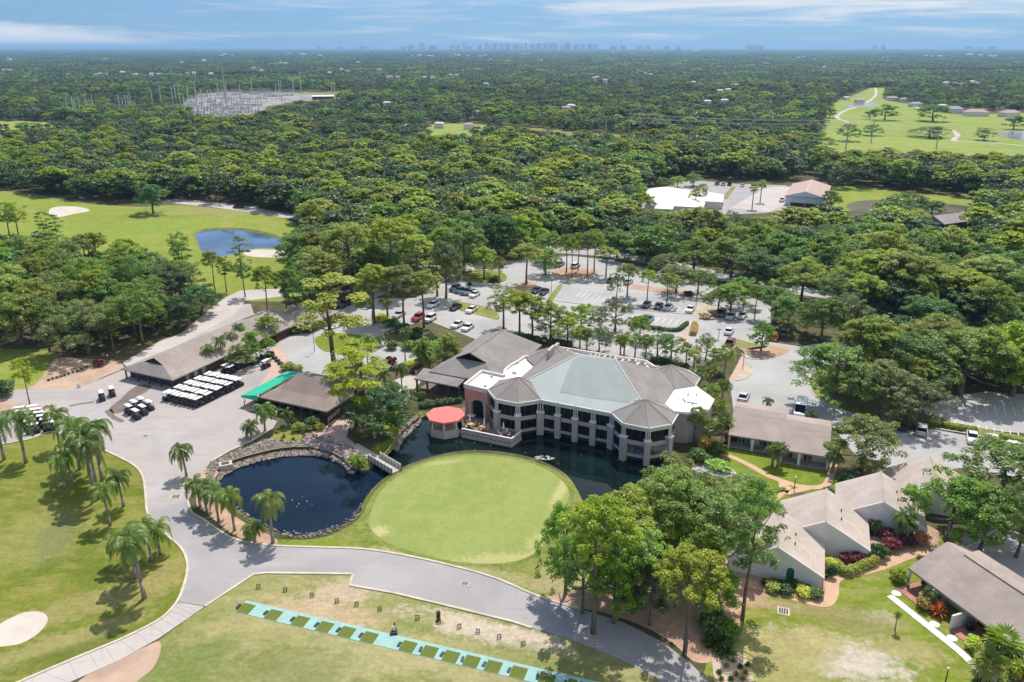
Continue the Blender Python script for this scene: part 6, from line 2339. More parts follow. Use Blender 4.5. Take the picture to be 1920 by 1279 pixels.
for t in (.55, .75, .95):
    for s in (-1, 1):
        c = a.lerp(b, t) + n * s * .8
        m.tube((c.x, c.y, -1.6), (c.x, c.y, 0), .14, .14, 7)
m.build('pile', MB_['dkwood'], fb)
fbr = wthing('channel_fence', 'thin pale rail running along the channel edge beside the bridge', 'fence', G(730, 840))
m = MB()
pa = [G(u, v) for u, v in ((718, 862), (730, 848), (742, 830), (750, 822))]
for i in range(3):
    m.tube(pa[i] + Vector((0, 0, .8)), pa[i + 1] + Vector((0, 0, .8)), .05, .05, 5)
m.build('rail', MB_['wood'], fbr)
m = MB()
for p in pa:
    m.tube(p, p + Vector((0, 0, .85)), .05, .05, 5)
m.build('post', MB_['wood'], fbr)
pt = wthing('pump_box', 'square concrete intake box standing in the left end of the pond', 'pump box', G(422, 868))
m = MB()
c = G(423, 872)
m.box((c.x, c.y, -.3), (2.2, 1.7, 1.3), .4)
m.build('box', MB_['wood'], pt)
m = MB()
m.box((c.x, c.y, .4), (1.2, .8, .1), .4)
m.build('hatch', MB_['dkwood'], pt)

# ------------------------------------------------------------------ villa with two patios
q1, n1 = Vector((.934, -.357, 0)), Vector((.357, .934, 0))
for idx, (o, L, lab) in enumerate(((Vector((38.9, 129.1, 0)), 9.3, 'left half of the taupe roofed villa facing the court lawn'), (Vector((46.5, 123.4, 0)), 7.9, 'right half of the taupe roofed villa, under the spreading tree'))):
    v = wthing('patio_villa', lab, 'villa', o + q1 * L / 2 + n1 * 7)

    def Q(a, b, z=0.0):
        p = o + q1 * a + n1 * b
        return Vector((p.x, p.y, z))
    m = MB()
    hip(m, o, q1, n1, L, 15.2, 2.65, 5.0, 0, 0, 0, 1, 0)
    m.build('roof', [SHING['taupe'], MB_['offwhite']], v)
    m = MB()
    m.prism(rect(o, q1, n1, .3, L - .3, 2.6, 14.4), 0, 2.4)
    m.build('wall', MB_['offwhite'], v)
    m = MB()
    m.prism(rect(o, q1, n1, 0, L, .2, 2.6), -.05, .1)
    m.build('patio', MB_['slab'], v)
    m = MB()
    m.prism(rect(o, q1, n1, .02, .32, .3, 2.7), 0, 2.4)
    m.prism(rect(o, q1, n1, L - .32, L - .02, .3, 2.7), 0, 2.4)
    m.build('side_wall', MB_['offwhite'], v)
    for a in ((4.0,) if idx == 0 else (2.9,)):
        m = MB()
        m.prism(rect(o, q1, n1, a, a + .45, .1, .6), 0, 2.42)
        m.build('pier', MB_['white'], v)
    for a in ((.9, 2.3, 5.3, 7.0) if idx == 0 else (.7, 3.9)):
        m = MB()
        wall_panel(m, Q(a, 2.6), Q(a + 1.3, 2.6), .15, 2.15, .03, t=.03)
        w = m.build('patio_door', GLASSC, v)
        m = MB()
        wall_panel(m, Q(a - .08, 2.6), Q(a, 2.6), .15, 2.2, .06, t=.06)
        wall_panel(m, Q(a + .62, 2.6), Q(a + .68, 2.6), .15, 2.2, .055, t=.05)
        m.build('door_frame', MB_['white'], w)
ch2 = wthing('garden_chair', 'white chair on the left patio of the taupe villa', 'chair', G(1422, 838))
m = MB()
c = G(1422, 838)
m.box((c.x, c.y, .45), (.55, .55, .08))
m.build('seat', MB_['white'], ch2)
m = MB()
m.box((c.x, c.y + .27, .8), (.55, .06, .7))
m.build('backrest', MB_['white'], ch2)
m = MB()
for sx, sy in ((-.22, -.22), (.22, -.22), (.22, .22), (-.22, .22)):
    m.tube((c.x + sx, c.y + sy, .1), (c.x + sx, c.y + sy, .42), .03, .03, 5)
m.build('leg', MB_['white'], ch2)

# ------------------------------------------------------------------ stepped townhouses
rr_, qq = Vector((.35, .937, 0)), Vector((.937, -.35, 0))
peaks = [((35.6, 91.0), 'nearest of the stepped townhouses, with a green arched window in its gable'), ((44.3, 97.1), 'second of the stepped townhouses, between two gables'), ((54.8, 102.3), 'third of the stepped townhouses, behind the red leaved bed'), ((65.2, 107.4), 'last of the stepped townhouses, half hidden by the right-hand oaks')]
for idx, (pk, lab) in enumerate(peaks):
    o = Vector((*pk, 0))
    t = wthing('townhouse', lab, 'townhouse', o + rr_ * 4.5)
    L = 9.5
    HW = 6.3
    m = MB()
    hip(m, o - qq * HW, rr_, qq, L, 2 * HW, 1.8, 5.2, 0, 0, 0, 0, 0, .2)
    rf_ = m.build('roof', SHING['sand'], t)
    m = MB()
    m.tube((o.x, o.y, 5.23), (*(o + rr_ * L)[:2], 5.23), .13, .13, 5)
    m.build('ridge_cap', SHING['sand'], rf_)
    m = MB()
    for a, s in ((3.2, 3.4), (5.6, 3.4)):
        p = o + rr_ * a + qq * 2.2
        z = 5.2 - 2.2 * 3.4 / HW
        m.tube((p.x, p.y, z - .1), (p.x, p.y, z + .4), .09, .09, 6)
    m.build('vent_pipe', MB_['dksteel'], rf_)
    m = MB()
    a, b, c = o - qq * (HW - .25) - rr_ * .03, o + qq * (HW - .25) - rr_ * .03, o - rr_ * .03
    i_ = rr_ * .5
    fr_ = [(a.x, a.y, 0), (b.x, b.y, 0), (b.x, b.y, 1.75), (c.x, c.y, 5.02), (a.x, a.y, 1.75)]
    bk_ = [((Vector(p) + rr_ * (L - .6))[0], (Vector(p) + rr_ * (L - .6))[1], p[2] - (.2 if p[2] > 1 else 0)) for p in fr_]
    m.add(fr_ + bk_, [[0, 1, 2, 3, 4], [9, 8, 7, 6, 5], [0, 5, 6, 1], [1, 6, 7, 2], [5, 0, 4, 9]])
    m.build('wall', MB_['offwhite'], t)
    m = MB()
    for s in (-1, 1):
        p, q = o + Vector((0, 0, 5.26)) - rr_ * .1, o + qq * s * HW + Vector((0, 0, 1.84)) - rr_ * .1
        m.add([tuple(p), tuple(q), tuple(q - Vector((0, 0, .3))), tuple(p - Vector((0, 0, .3))), tuple(p + rr_ * .14), tuple(q + rr_ * .14), tuple(q + rr_ * .14 - Vector((0, 0, .3))), tuple(p + rr_ * .14 - Vector((0, 0, .3)))],
              [[0, 1, 2, 3], [7, 6, 5, 4], [0, 4, 5, 1], [3, 2, 6, 7]])
    m.build('barge_board', MB_['white'], t)
    m = MB()
    p = o + qq * (HW - .2) + rr_ * 4.2
    m.box((p.x, p.y, .9), (.35, 1.8, 1.5), math.atan2(qq.y, qq.x))
    m.build('side_window', GLASS, t)
    if idx == 0:
        m = MB()
        c = o + qq * 2.0 - rr_ * .08
        ar = [(-.5, 0), (-.5, 1.2)] + [(.5 * math.cos(PI - PI * i / 8), 1.2 + .5 * math.sin(PI * i / 8)) for i in range(1, 8)] + [(.5, 1.2), (.5, 0)]
        m.face([(*(c + qq * x)[:2], .7 + z) for x, z in ar])
        w = m.build('arched_window', M('teal_window_glass', (.02, .11, .11), .2, .3, 2.0, .5), t)
        m = MB()
        c = c + rr_ * .02
        m.face([(*(c + qq * x * 1.35)[:2], .6 + z * 1.09) for x, z in ar])
        m.build('window_surround', MB_['white'], w)

# ------------------------------------------------------------------ bottom right villa
va, vb = Vector((.345, -.939, 0)), Vector((.939, .345, 0))
VO = Vector((52.9, 89.9, 0))
vl = wthing('lawn_villa', 'long taupe roofed villa with brick patios at the bottom right corner', 'villa', VO + va * 10 + vb * 6)


def Vl(a, b, z=0.0):
    p = VO + va * a + vb * b
    return Vector((p.x, p.y, z))


m = MB()
hip(m, VO, va, vb, 30, 12.4, 2.7, 5.3, 0, 0, 0, 1, 0)
m.build('roof', [SHING['taupe'], MB_['offwhite']], vl)
m = MB()
m.beam(Vl(3, 7.2), Vl(30, 7.2), 2.6, 4.9, 5.36)
m.build('ridge_step', SHING['taupe'], vl)
m = MB()
m.prism(rect(VO, va, vb, .4, 29.6, 2.4, 12), 0, 2.45)
m.build('wall', MB_['offwhite'], vl)
for a0, a1 in ((.3, 4.2), (9.0, 12.8), (17.5, 21.5)):
    m = MB()
    wall_panel(m, Vl(a0 + .2, 2.4), Vl(a1 - .2, 2.4), .1, 2.2, -.03 + .06, t=.05)
    w = m.build('patio_door', GLASS, vl)
    m = MB()
    for k in range(4):
        p = Vl(a0 + .2 + k * (a1 - a0 - .4) / 3, 2.34)
        m.box((p.x, p.y, 1.15), (.08, .08, 2.1))
    m.build('door_frame', MB_['white'], w)
    m = MB()
    m.prism(rect(VO, va, vb, a0, a1, -1.8, 2.4), -.05, .09)
    m.build('patio', MATG['patio'], vl)
for a in (4.4, 8.7, 12.9, 17.2):
    m = MB()
    m.prism(rect(VO, va, vb, a, a + .25, -.2 if a != 8.7 else -1.6, 2.45), 0, 2.05 if a == 8.7 else 2.44)
    m.build('wing_wall', MB_['offwhite'], vl)
m = MB()
p = Vl(.25, .25)
m.box((p.x, p.y, 1.2), (.3, .3, 2.5), .35)
m.build('corner_post', MB_['white'], vl)
for i, (u, v, lab) in enumerate([(1680.5, 1113, 'white round stepping stone by the upper end of the white footpath'), (1752, 1171, 'white round stepping stone in front of the orange shrub'), (1785, 1197, 'white round stepping stone below the villa wing wall')]):
    m = MB()
    p = G(u, v)
    m.tube((p.x, p.y, 0), (p.x, p.y, .07), .62, .6, 18)
    o = m.build('stepping_stone', MATG['white'])
    prop(o, lab, 'stepping stone')
cr = wthing('cart_rail', 'pair of parallel white rails behind the roof of the bottom right villa', 'railing', G(1850, 1020))
m = MB()
for du in (0, 5):
    m.tube(G(1805 + du, 1027 + du, .9), G(1893 + du, 998 + du, .9), .07, .07, 5)
m.build('rail', MB_['white'], cr)
m = MB()
for t in range(6):
    p = G(1805, 1027).lerp(G(1893, 998), t / 5)
    m.tube(p, p + Vector((0, 0, .9)), .05, .05, 5)
m.build('post', MB_['white'], cr)
for u, v, lab in ((1422, 840, ''),):
    pass
gr_ = wthing('barbecue', 'dark covered barbecue on the middle brick patio of the bottom right villa', 'barbecue', Vl(9.8, .6))
m = MB()
p = Vl(9.8, .6)
m.box((p.x, p.y, .5), (.8, .6, .8), .3)
m.build('body', MB_['black'], gr_)
m = MB()
m.tube((p.x - .4, p.y, .95), (p.x + .4, p.y, .95), .3, .3, 10)
m.build('lid', MB_['dksteel'], gr_)

# ------------------------------------------------------------------ buildings among the woods
wb = wthing('white_hall', 'pale blue white hall with a pinkish gabled roof at the far car park', 'hall', G(1508, 384))
ra = Vector((.40, .917, 0))
rq = Vector((.917, -.40, 0))
c = Vector((132.4, 361.5, 0))
m = MB()
hip(m, c - rq * 9, ra, rq, 38, 18, 4.3, 6.8, 0, 0, 0, 1, 0)
m.build('roof', [SHING['pinkish'], MB_['bluewhite']], wb)
m = MB()
m.prism(rect(c - rq * 9, ra, rq, .4, 37.6, .5, 17.5), 0, 4.1)
m.build('wall', MB_['bluewhite'], wb)
m = MB()
wall_panel(m, c - rq * 6 + ra * .4, c + rq * 7.6 + ra * .4, 0, 1.5, .05, t=.05)
m.build('dark_base', MB_['dkwall'], wb)
m = MB()
wall_panel(m, c - rq * .1 + ra * .4, c + rq * .1 + ra * .4, 0, 5.8, .06, t=.06)
m.build('downpipe', MB_['white'], wb)
m = MB()
m.tube((*c[:2], 6.83), (*(c + ra * 38)[:2], 6.83), .15, .15, 4)
m.build('ridge_cap', MB_['white'], wb)
wr2 = wthing('white_roofed_house', 'wide house with bright white hipped roofs in front of the far car park', 'house', G(1260, 392))
m = MB()
o = G(1205, 396)
ax = (G(1318, 402) - G(1205, 396)).normalized()
ay = Vector((-ax.y, ax.x, 0))
LL = (G(1318, 402) - G(1205, 396)).length
hip(m, o, ax, ay, LL, 17, 3, 5.4, 8, 8)
m.build('roof', MB_['whiteroof'], wr2)
m = MB()
hip(m, o + ax * (LL * .52) - ay * 8, ay, -ax, 18, LL * .3, 3.0, 5.0, 6, 6)
m.build('front_roof', MB_['whiteroof'], wr2)
m = MB()
m.prism(rect(o, ax, ay, .7, LL - .7, .7, 16.3), 0, 2.75)
m.prism(rect(o + ax * (LL * .52 - LL * .3) - ay * 7.4, ax, ay, .6, LL * .3 - .6, 0, 8), 0, 2.72)
m.build('wall', MB_['offwhite'], wr2)
w3 = wthing('white_roofed_house', 'second white hipped roof house, right behind the coconut palms', 'house', G(1318, 386))
o = G(1290, 393)
LL = (G(1352, 398) - G(1290, 393)).length
m = MB()
hip(m, o + ay * 4, ax, ay, LL, 19, 3.4, 6.2, 8, 8)
m.build('roof', MB_['whiteroof'], w3)
m = MB()
m.prism(rect(o + ay * 4, ax, ay, .7, LL - .7, .7, 18.3), 0, 3.15)
m.build('wall', MB_['offwhite'], w3)
w4 = wthing('white_roofed_house', 'third white hipped roof house, farthest left by the far car park', 'house', G(1225, 382))
o = G(1200, 387)
m = MB()
hip(m, o + ay * 9, ax, ay, 20, 22, 3.2, 6.0, 8, 8)
m.build('roof', MB_['whiteroof'], w4)
m = MB()
m.prism(rect(o + ay * 9, ax, ay, .7, 19.3, .7, 21.3), 0, 2.95)
m.build('wall', MB_['offwhite'], w4)
sh = wthing('grey_shed', 'grey gabled shed in a gap of the right-hand wood', 'shed', G(1794, 428))
o = G(1768, 436)
m = MB()
ax = Vector((.9, .43, 0))
ay = Vector((-.43, .9, 0))
hip(m, o, ax, ay, 17, 11, 3.2, 5.6, 0, 0)
m.build('roof', M('weathered_grey_roof', (.3, .27, .27), .8, .15, .5), sh)
m = MB()
m.prism(rect(o, ax, ay, .4, 16.6, .4, 10.6), 0, 3)
m.build('wall', MB_['dkwall'], sh)
ho = wthing('wood_house', 'house with a pinkish roof showing at the right edge of the wood', 'house', G(1920, 545))
m = MB()
o = G(1896, 548)
hip(m, o, Vector((.95, -.3, 0)), Vector((.3, .95, 0)), 20, 13, 3, 5.8, 4, 4)
m.build('roof', SHING['sand'], ho)
m = MB()
m.prism(rect(o, Vector((.95, -.3, 0)), Vector((.3, .95, 0)), .5, 19.5, .5, 12.5), 0, 2.8)
m.build('wall', MB_['offwhite'], ho)
# ================================================================== carts, cars, street furniture
PAINT = {k: paint(k + '_car_paint', c) for k, c in {
    'white': (.78, .78, .77), 'silver': (.5, .51, .53), 'grey': (.2, .21, .22), 'black': (.02, .02, .024), 'navy': (.035, .07, .14), 'blue': (.05, .2, .38), 'teal': (.08, .17, .22), 'red': (.42, .035, .035), 'maroon': (.16, .018, .028)}.items()}
TYRE = M('tyre_rubber', (.02, .02, .02), .85, .2, 4.0)
LAMP = M('clear_lamp_lens', (.7, .7, .68), .15, .1, 4.0, .6)
TAIL = M('red_lamp_lens', (.35, .02, .02), .2, .1, 4.0, .6)
CARTW = M('white_cart_roof', (.80, .79, .76), .5, .05, 3.0)
CARTB = M('dark_cart_body', (.035, .037, .045), .4, .2, 3.0, .4)
SEAT = M('cart_seat_vinyl', (.10, .09, .085), .6, .2, 3.0)


def car_proto(kind):
    L, Wd, zb, zt, prof, gh = {
        'sedan': (4.7, 1.82, .28, .95, [(-2.35, .45), (-2.3, .92), (-1.5, 1.0), (1.0, 1.0), (2.2, .82), (2.35, .55), (2.35, .3), (-2.35, .3)], ((-1.75, 1.0), (-1.05, 1.43), (.25, 1.45), (1.05, .99))),
        'suv': (4.7, 1.92, .32, 1.05, [(-2.3, .5), (-2.3, 1.1), (-1.9, 1.12), (1.0, 1.12), (2.2, .98), (2.35, .6), (2.35, .34), (-2.3, .34)], ((-2.15, 1.12), (-1.85, 1.7), (.2, 1.74), (1.05, 1.11))),
        'pickup': (5.6, 1.98, .35, 1.05, [(-2.8, .55), (-2.8, 1.08), (-.7, 1.08), (1.4, 1.1), (2.65, 1.02), (2.8, .65), (2.8, .38), (-2.8, .38)], ((-.85, 1.09), (-.7, 1.78), (.75, 1.8), (1.4, 1.1))),
        'van': (6.0, 2.1, .35, 1.2, [(-3, .5), (-3, 1.3), (1.8, 1.3), (2.75, 1.1), (3.0, .7), (3.0, .38), (-3, .38)], ((1.2, 1.3), (1.3, 2.5), (1.55, 2.5), (2.25, 1.2)))}[kind]
    t = thing('parked_car' if kind != 'van' else 'delivery_van', kind, 'car' if kind != 'van' else 'van', (0, 0, -50))
    h = Wd / 2
    m = MB()
    n = len(prof)
    rows = [(-h, .94, 0), (-h * .93, 1, 0), (h * .93, 1, 0), (h, .94, 0)]
    vs = []
    for yv, k, _ in rows:
        vs += [(x * (1 if k == 1 else .985), yv, z if k == 1 else z * .97 + .01) for x, z in prof]
    fs = []
    for r in range(3):
        for i in range(n):
            j = (i + 1) % n
            fs.append([r * n + i, r * n + j, (r + 1) * n + j, (r + 1) * n + i])
    fs.append(list(range(n)))
    fs.append(list(range(3 * n, 4 * n))[::-1])
    m.add(vs, fs)
    if kind == 'van':
        m.prism([(-3, -h * .97), (1.25, -h * .97), (1.25, h * .97), (-3, h * .97)], 1.28, 2.45)
        m.prism([(-2.95, -h * .9), (1.4, -h * .9), (1.4, h * .9), (-2.95, h * .9)], 2.45, 2.56)
    else:
        (xa, za), (xb, zb2), (xc, zc), (xd, zd) = gh
        w1, w2 = h * .76, h * .74
        m.prism([(xb - .02, -w2), (xc + .02, -w2), (xc + .02, w2), (xb - .02, w2)], zb2 - .01, zb2 + .05)
        if kind == 'pickup':
            m.prism([(-2.75, -h * .95), (-.95, -h * .95), (-.95, -h * .82), (-2.75, -h * .82)], 1.05, 1.25)
            m.prism([(-2.75, h * .82), (-.95, h * .82), (-.95, h * .95), (-2.75, h * .95)], 1.05, 1.25)
    m.build('body', PAINT['white'], t, False)
    m = MB()
    (xa, za), (xb, zb2), (xc, zc), (xd, zd) = gh
    w1, w2 = h * .9, h * .74
    if kind == 'van':
        w2 = h * .88
    v = []
    for sgn in (-1, 1):
        v += [(xa, sgn * w1, za - .02), (xb, sgn * w2, zb2), (xc, sgn * w2, zc), (xd, sgn * w1, zd - .02)]
    m.add(v, [[0, 3, 2, 1], [4, 5, 6, 7], [0, 1, 5, 4], [2, 3, 7, 6], [1, 2, 6, 5]])
    m.build('windows', GLASS, t)
    for sx in (-L * .3, L * .3):
        for sy in (-1, 1):
            m = MB()
            m.tube((sx, sy * (h - .22), .33), (sx, sy * (h + .01), .33), .34, .34, 12)
            w = m.build('wheel', TYRE, t)
    for sy in (-1, 1):
        m = MB()
        m.box((L / 2 - .06, sy * h * .72, .7), (.14, .36, .16))
        m.build('headlight', LAMP, t)
        m = MB()
        m.box((-L / 2 + .04, sy * h * .78, .8), (.12, .3, .16))
        m.build('taillight', TAIL, t)
    return t


CARP = {k: car_proto(k) for k in ('sedan', 'suv', 'pickup', 'van')}
USED = set()


def car(kind, u, v, col, label, rz=None, flip=False):
    a = math.atan2(NN.y, NN.x) + (PI if flip else 0) + random.uniform(-.04, .04) if rz is None else rz
    p = G(u, v)
    p.z = .07
    if kind in USED:
        o = dup(CARP[kind], p, a, label)
    else:
        USED.add(kind)
        o = CARP[kind]
        o.location = p
        o.rotation_euler = (0, 0, a)
        o['label'] = label
    for c in o.children:
        if c.name.startswith('body'):
            c.material_slots[0].link = 'OBJECT'
            c.material_slots[0].material = PAINT[col]
    return o


WSTN = 'in the lot left of the wooded clubhouse corner'
CARS = [
    ('suv', 853, 545, 'navy', 'dark blue parked suv, far left of the angled blue row', True), ('sedan', 862, 548, 'navy', 'dark blue parked sedan, second in the angled blue row', True), ('suv', 873, 551, 'teal', 'teal parked suv, third in the angled blue row', True), ('sedan', 883, 552, 'grey', 'grey parked car behind the teal one', True), ('sedan', 890, 556, 'white', 'white sedan at the right end of the angled blue row', True),
    ('sedan', 854, 580, 'black', 'black sedan alone below the blue row', True), ('sedan', 884, 585, 'white', 'white sedan alone left of the oak clump behind the clubhouse', True),
    ('sedan', 812, 575, 'white', 'white car half behind the pine nearest the grass strip', True), ('sedan', 748, 594, 'silver', 'silver car behind the second pine of the drive row', True), ('suv', 784, 600, 'red', 'red car behind the last pine of the drive row', True), ('suv', 806, 602, 'white', 'white suv right of the red car', True),
    ('sedan', 858, 613, 'white', 'white sedan above the clubhouse wing, left of a pair', True), ('sedan', 877, 618, 'white', 'white sedan above the clubhouse wing, right of a pair', True), ('suv', 646, 575, 'black', 'black car under the forked yellow pine', True),
    ('sedan', 1050, 499, 'teal', 'dark teal car on the far side of the five slim pines', False), ('suv', 1079, 502, 'white', 'white and black car among the five slim pines', False),
    ('sedan', 1006, 548, 'black', 'black car above the clubhouse oak clump, left of a pair', True), ('sedan', 1020, 551, 'black', 'black car above the clubhouse oak clump, right of a pair', True),
    ('sedan', 1146, 529, 'black', 'black car behind the pale flowering tree', False), ('sedan', 1178, 532, 'silver', 'silver car behind the roadside pine between rows', False),
    ('sedan', 1212, 575, 'black', 'black sedan below the slim pine, left of two', True), ('sedan', 1234, 578, 'black', 'black sedan of the middle row next to the silver car', True), ('sedan', 1252, 580, 'silver', 'silver hatchback right of two black sedans', True), ('sedan', 1294, 584, 'white', 'white car left of the dry golden bed', True),
    ('suv', 1352, 592, 'maroon', 'dark red suv in tree shade at the right of the middle row', True), ('sedan', 1370, 597, 'silver', 'silver car in tree shade at the right of the middle row', True), ('sedan', 1391, 596, 'silver', 'pale sedan at the right end of the middle row', True),
    ('sedan', 1196, 601, 'silver', 'silver car at the clipped hedge, left of the blue pickup', False), ('pickup', 1215, 604, 'blue', 'bright blue pickup at the clipped hedge', False),
    ('sedan', 1367, 625, 'white', 'white sedan standing above the dark red car at the crossing', False), ('suv', 1369, 646, 'maroon', 'dark red car just above the paved crossing', False), ('suv', 1452, 635, 'red', 'bright red car at the mulch tip under the oak', False), ('suv', 1470, 628, 'grey', 'grey car half hidden by the oak beside the bright red car', False),
    ('sedan', 1394, 749, 'silver', 'silver sedan on the drop-off circle beside the villa roof', False),
    ('suv', 1690, 802, 'black', 'black car in deep shade under the grey oak', False), ('suv', 1727, 811, 'silver', 'silver suv half in tree shade, seen from behind', False), ('sedan', 1822, 826, 'white', 'white sedan on the right-hand lot, left of two', True), ('sedan', 1860, 832, 'white', 'white sedan on the right-hand lot, right of two', True),
    ('sedan', 912, 446, 'silver', 'silver car under the trees of the far north road', False), ('sedan', 905, 438, 'black', 'black car under the trees of the far north road', False),
    ('suv', 1345, 347, 'grey', 'grey car at the back of the far car park, left', False), ('sedan', 1356, 348, 'silver', 'silver car at the back of the far car park, middle', False), ('suv', 1368, 348, 'black', 'black car at the back of the far car park, right of the silver one', False), ('sedan', 1392, 350, 'white', 'white car at the back of the far car park, right', False),
    ('pickup', 1466, 378, 'white', 'white truck parked at the corner of the pale blue hall', False), ('sedan', 448, 390, 'black', 'black car on the road behind the left fairway', False), ('sedan', 1895, 842, 'white', 'white car at the right edge behind the hedge', True), ('sedan', 1660, 800, 'grey', 'grey car in shade left of the black one under the oak', False),
]
for k, u, v, c, lab, fl in CARS:
    rz = {448: .2, 1895: .4, 912: .9}.get(u)
    car(k, u, v, c, lab, rz, fl)
car('van', 1500, 776, 'white', 'tall white delivery van on the drop-off circle behind the villa', None, True)


# ------------------------------------------------------------------ golf carts
def cart_proto():
    t = thing('golf_cart', 'cart', 'golf cart', (0, 0, -50), 0)
    m = MB()
    m.prism([(-.95, -.46), (1.0, -.46), (1.0, .46), (-.95, .46)], 1.80, 1.86)
    m.prism([(-.88, -.4), (.93, -.4), (.93, .4), (-.88, .4)], 1.86, 1.90)
    m.build('roof', CARTW, t)
    m = MB()
    m.prism([(-1.15, -.58), (1.05, -.58), (1.2, -.4), (1.2, .4), (1.05, .58), (-1.15, .58)], .26, .46)
    m.prism([(.62, -.54), (1.0, -.5), (1.12, 0), (1.0, .5), (.62, .54)], .46, .86)
    m.prism([(-1.15, -.56), (-.35, -.56), (-.35, .56), (-1.15, .56)], .46, .72)
    m.build('body', CARTB, t)
    m = MB()
    m.prism([(-.45, -.54), (.12, -.54), (.12, .54), (-.45, .54)], .7, .82)
    m.prism([(-.55, -.54), (-.43, -.54), (-.43, .54), (-.55, .54)], .82, 1.2)
    m.build('seat', SEAT, t)
    m = MB()
    for sy in (-.52, .52):
        m.tube((-.85, sy, .7), (-.8, sy, 1.8), .03, .03, 5)
        m.tube((.8, sy, .8), (.55, sy, 1.8), .03, .03, 5)
    m.tube((.55, .25, .9), (.3, .25, 1.1), .03, .03, 5)
    m.build('frame', MB_['dksteel'], t)
    for sx in (-.8, .8):
        for sy in (-.5, .5):
            m = MB()
            m.tube((sx, sy - .09, .23), (sx, sy + .09, .23), .23, .23, 9)
            m.build('wheel', TYRE, t)
    return t


CART = cart_proto()
first = [True]
ORD = ['first', 'second', 'third', 'fourth', 'fifth', 'sixth', 'seventh', 'eighth', 'ninth']


def cart(p, rz, label, group):
    p = Vector((p[0], p[1], .06))
    if first[0]:
        first[0] = False
        CART.location = p
        CART.rotation_euler = (0, 0, rz)
        CART['label'], CART['group'] = label, group
        return CART
    return dup(CART, p, rz, label, group)


an = math.atan2(NN.y, NN.x)
base = G(316, 749)
ROWN = ['nearest', 'second', 'third', 'fourth', 'farthest']
for r in range(5):
    for k in range(8):
        p = base + NN * 2.72 * r + D * (1.18 * k + .1 * r) + Vector((random.uniform(-.05, .05), random.uniform(-.16, .16), 0))
        cart(p, an + random.uniform(-.08, .08) + PI, 'white roofed golf cart, %s from the left in the %s of the five yard rows' % (ORD[k], ROWN[r]) + (' row' if 0 else ''), 'golf carts in the five yard rows')
for i, (u, v, rz, lab) in enumerate([(243, 776, .5, 'white roofed cart in the group of six, front left'), (256, 785, .5, 'white roofed cart in the group of six, front middle'), (253, 768, .5, 'white roofed cart in the group of six, back left'), (269, 777, .5, 'white roofed cart in the group of six, front right'), (266, 762, .5, 'white roofed cart in the group of six, back middle'), (281, 768, .5, 'white roofed cart in the group of six, back right'),
                                   (192, 750, .2, 'white roofed cart standing on the wash stain, left of two'), (211, 742, .2, 'white roofed cart standing on the wash stain, right of two'),
                                   (133, 806, -.9, 'white roofed cart alone by the kerb beside the queen palms')]):
    cart(G(u, v), rz - 1.2, lab, None)
for cidx, (p, q, n, nm) in enumerate((((38, 780), (64, 812), 6, 'left'), ((63, 777), (95, 808), 6, 'right'))):
    for k in range(n):
        pp = G(*p).lerp(G(*q), k / (n - 1))
        cart(pp, .35, 'white roofed cart, %s from the far end of the %s column under the queen palms' % (ORD[k], nm), 'carts in the two columns by the lawn')
for i, (u, v, lab) in enumerate([(424, 698, 'cart beside the barn shrubs, near left'), (434, 701, 'cart beside the barn shrubs, near right'), (438, 690, 'cart beside the barn shrubs, far left'), (450, 692, 'cart beside the barn shrubs, far right'), (478, 683, 'cart by the brick walk, left of three'), (489, 675, 'cart by the brick walk, middle of three'), (499, 690, 'cart by the brick walk, nearest the green awning'), (462, 686, 'cart between the barn shrubs and the brick walk'), (506, 668, 'cart at the far end of the brick walk')]):
    cart(G(u, v), an + PI * (i % 2), lab, None)
cb = wthing('black_barrier', 'row of black planters closing the circle drive behind the carts', 'planter row', G(515, 670))
for i in range(5):
    m = MB()
    p = G(505, 664).lerp(G(526, 684), i / 4)
    m.box((p.x, p.y, .35), (1.3, .55, .7), -.5)
    m.build('planter', MB_['dkwall'], cb)

# ------------------------------------------------------------------ driving range
u0, u1 = G(452, 1137), G(1130, 1296)
dr = (u1 - u0).normalized()
dn = Vector((-dr.y, dr.x, 0))
TQ = M('turquoise_tee_carpet', (.30, .47, .435), .85, .2, .8, .15, fine=.3)
MATM = M('olive_tee_mat', (.13, .16, .035), .9, .15, 1.5, .1, fine=.3)
TRAY = M('navy_ball_tray', (.02, .045, .06), .5, .2, 3.0, .4)
tl = wthing('tee_line', 'long turquoise tee strip crossing the driving range', 'tee strip', u0)
m = MB()
m.beam(u0, u1, 2.35, .03, .055)
m.build('carpet', TQ, tl)
MC = [(470, 1133), (524.5, 1141), (576, 1151), (620.5, 1162), (662.5, 1169.5), (704.5, 1179), (775, 1197.5), (815, 1206), (855, 1215), (892.5, 1225), (932, 1236), (979, 1246), (1029.5, 1264), (1082, 1275)]
tray = None
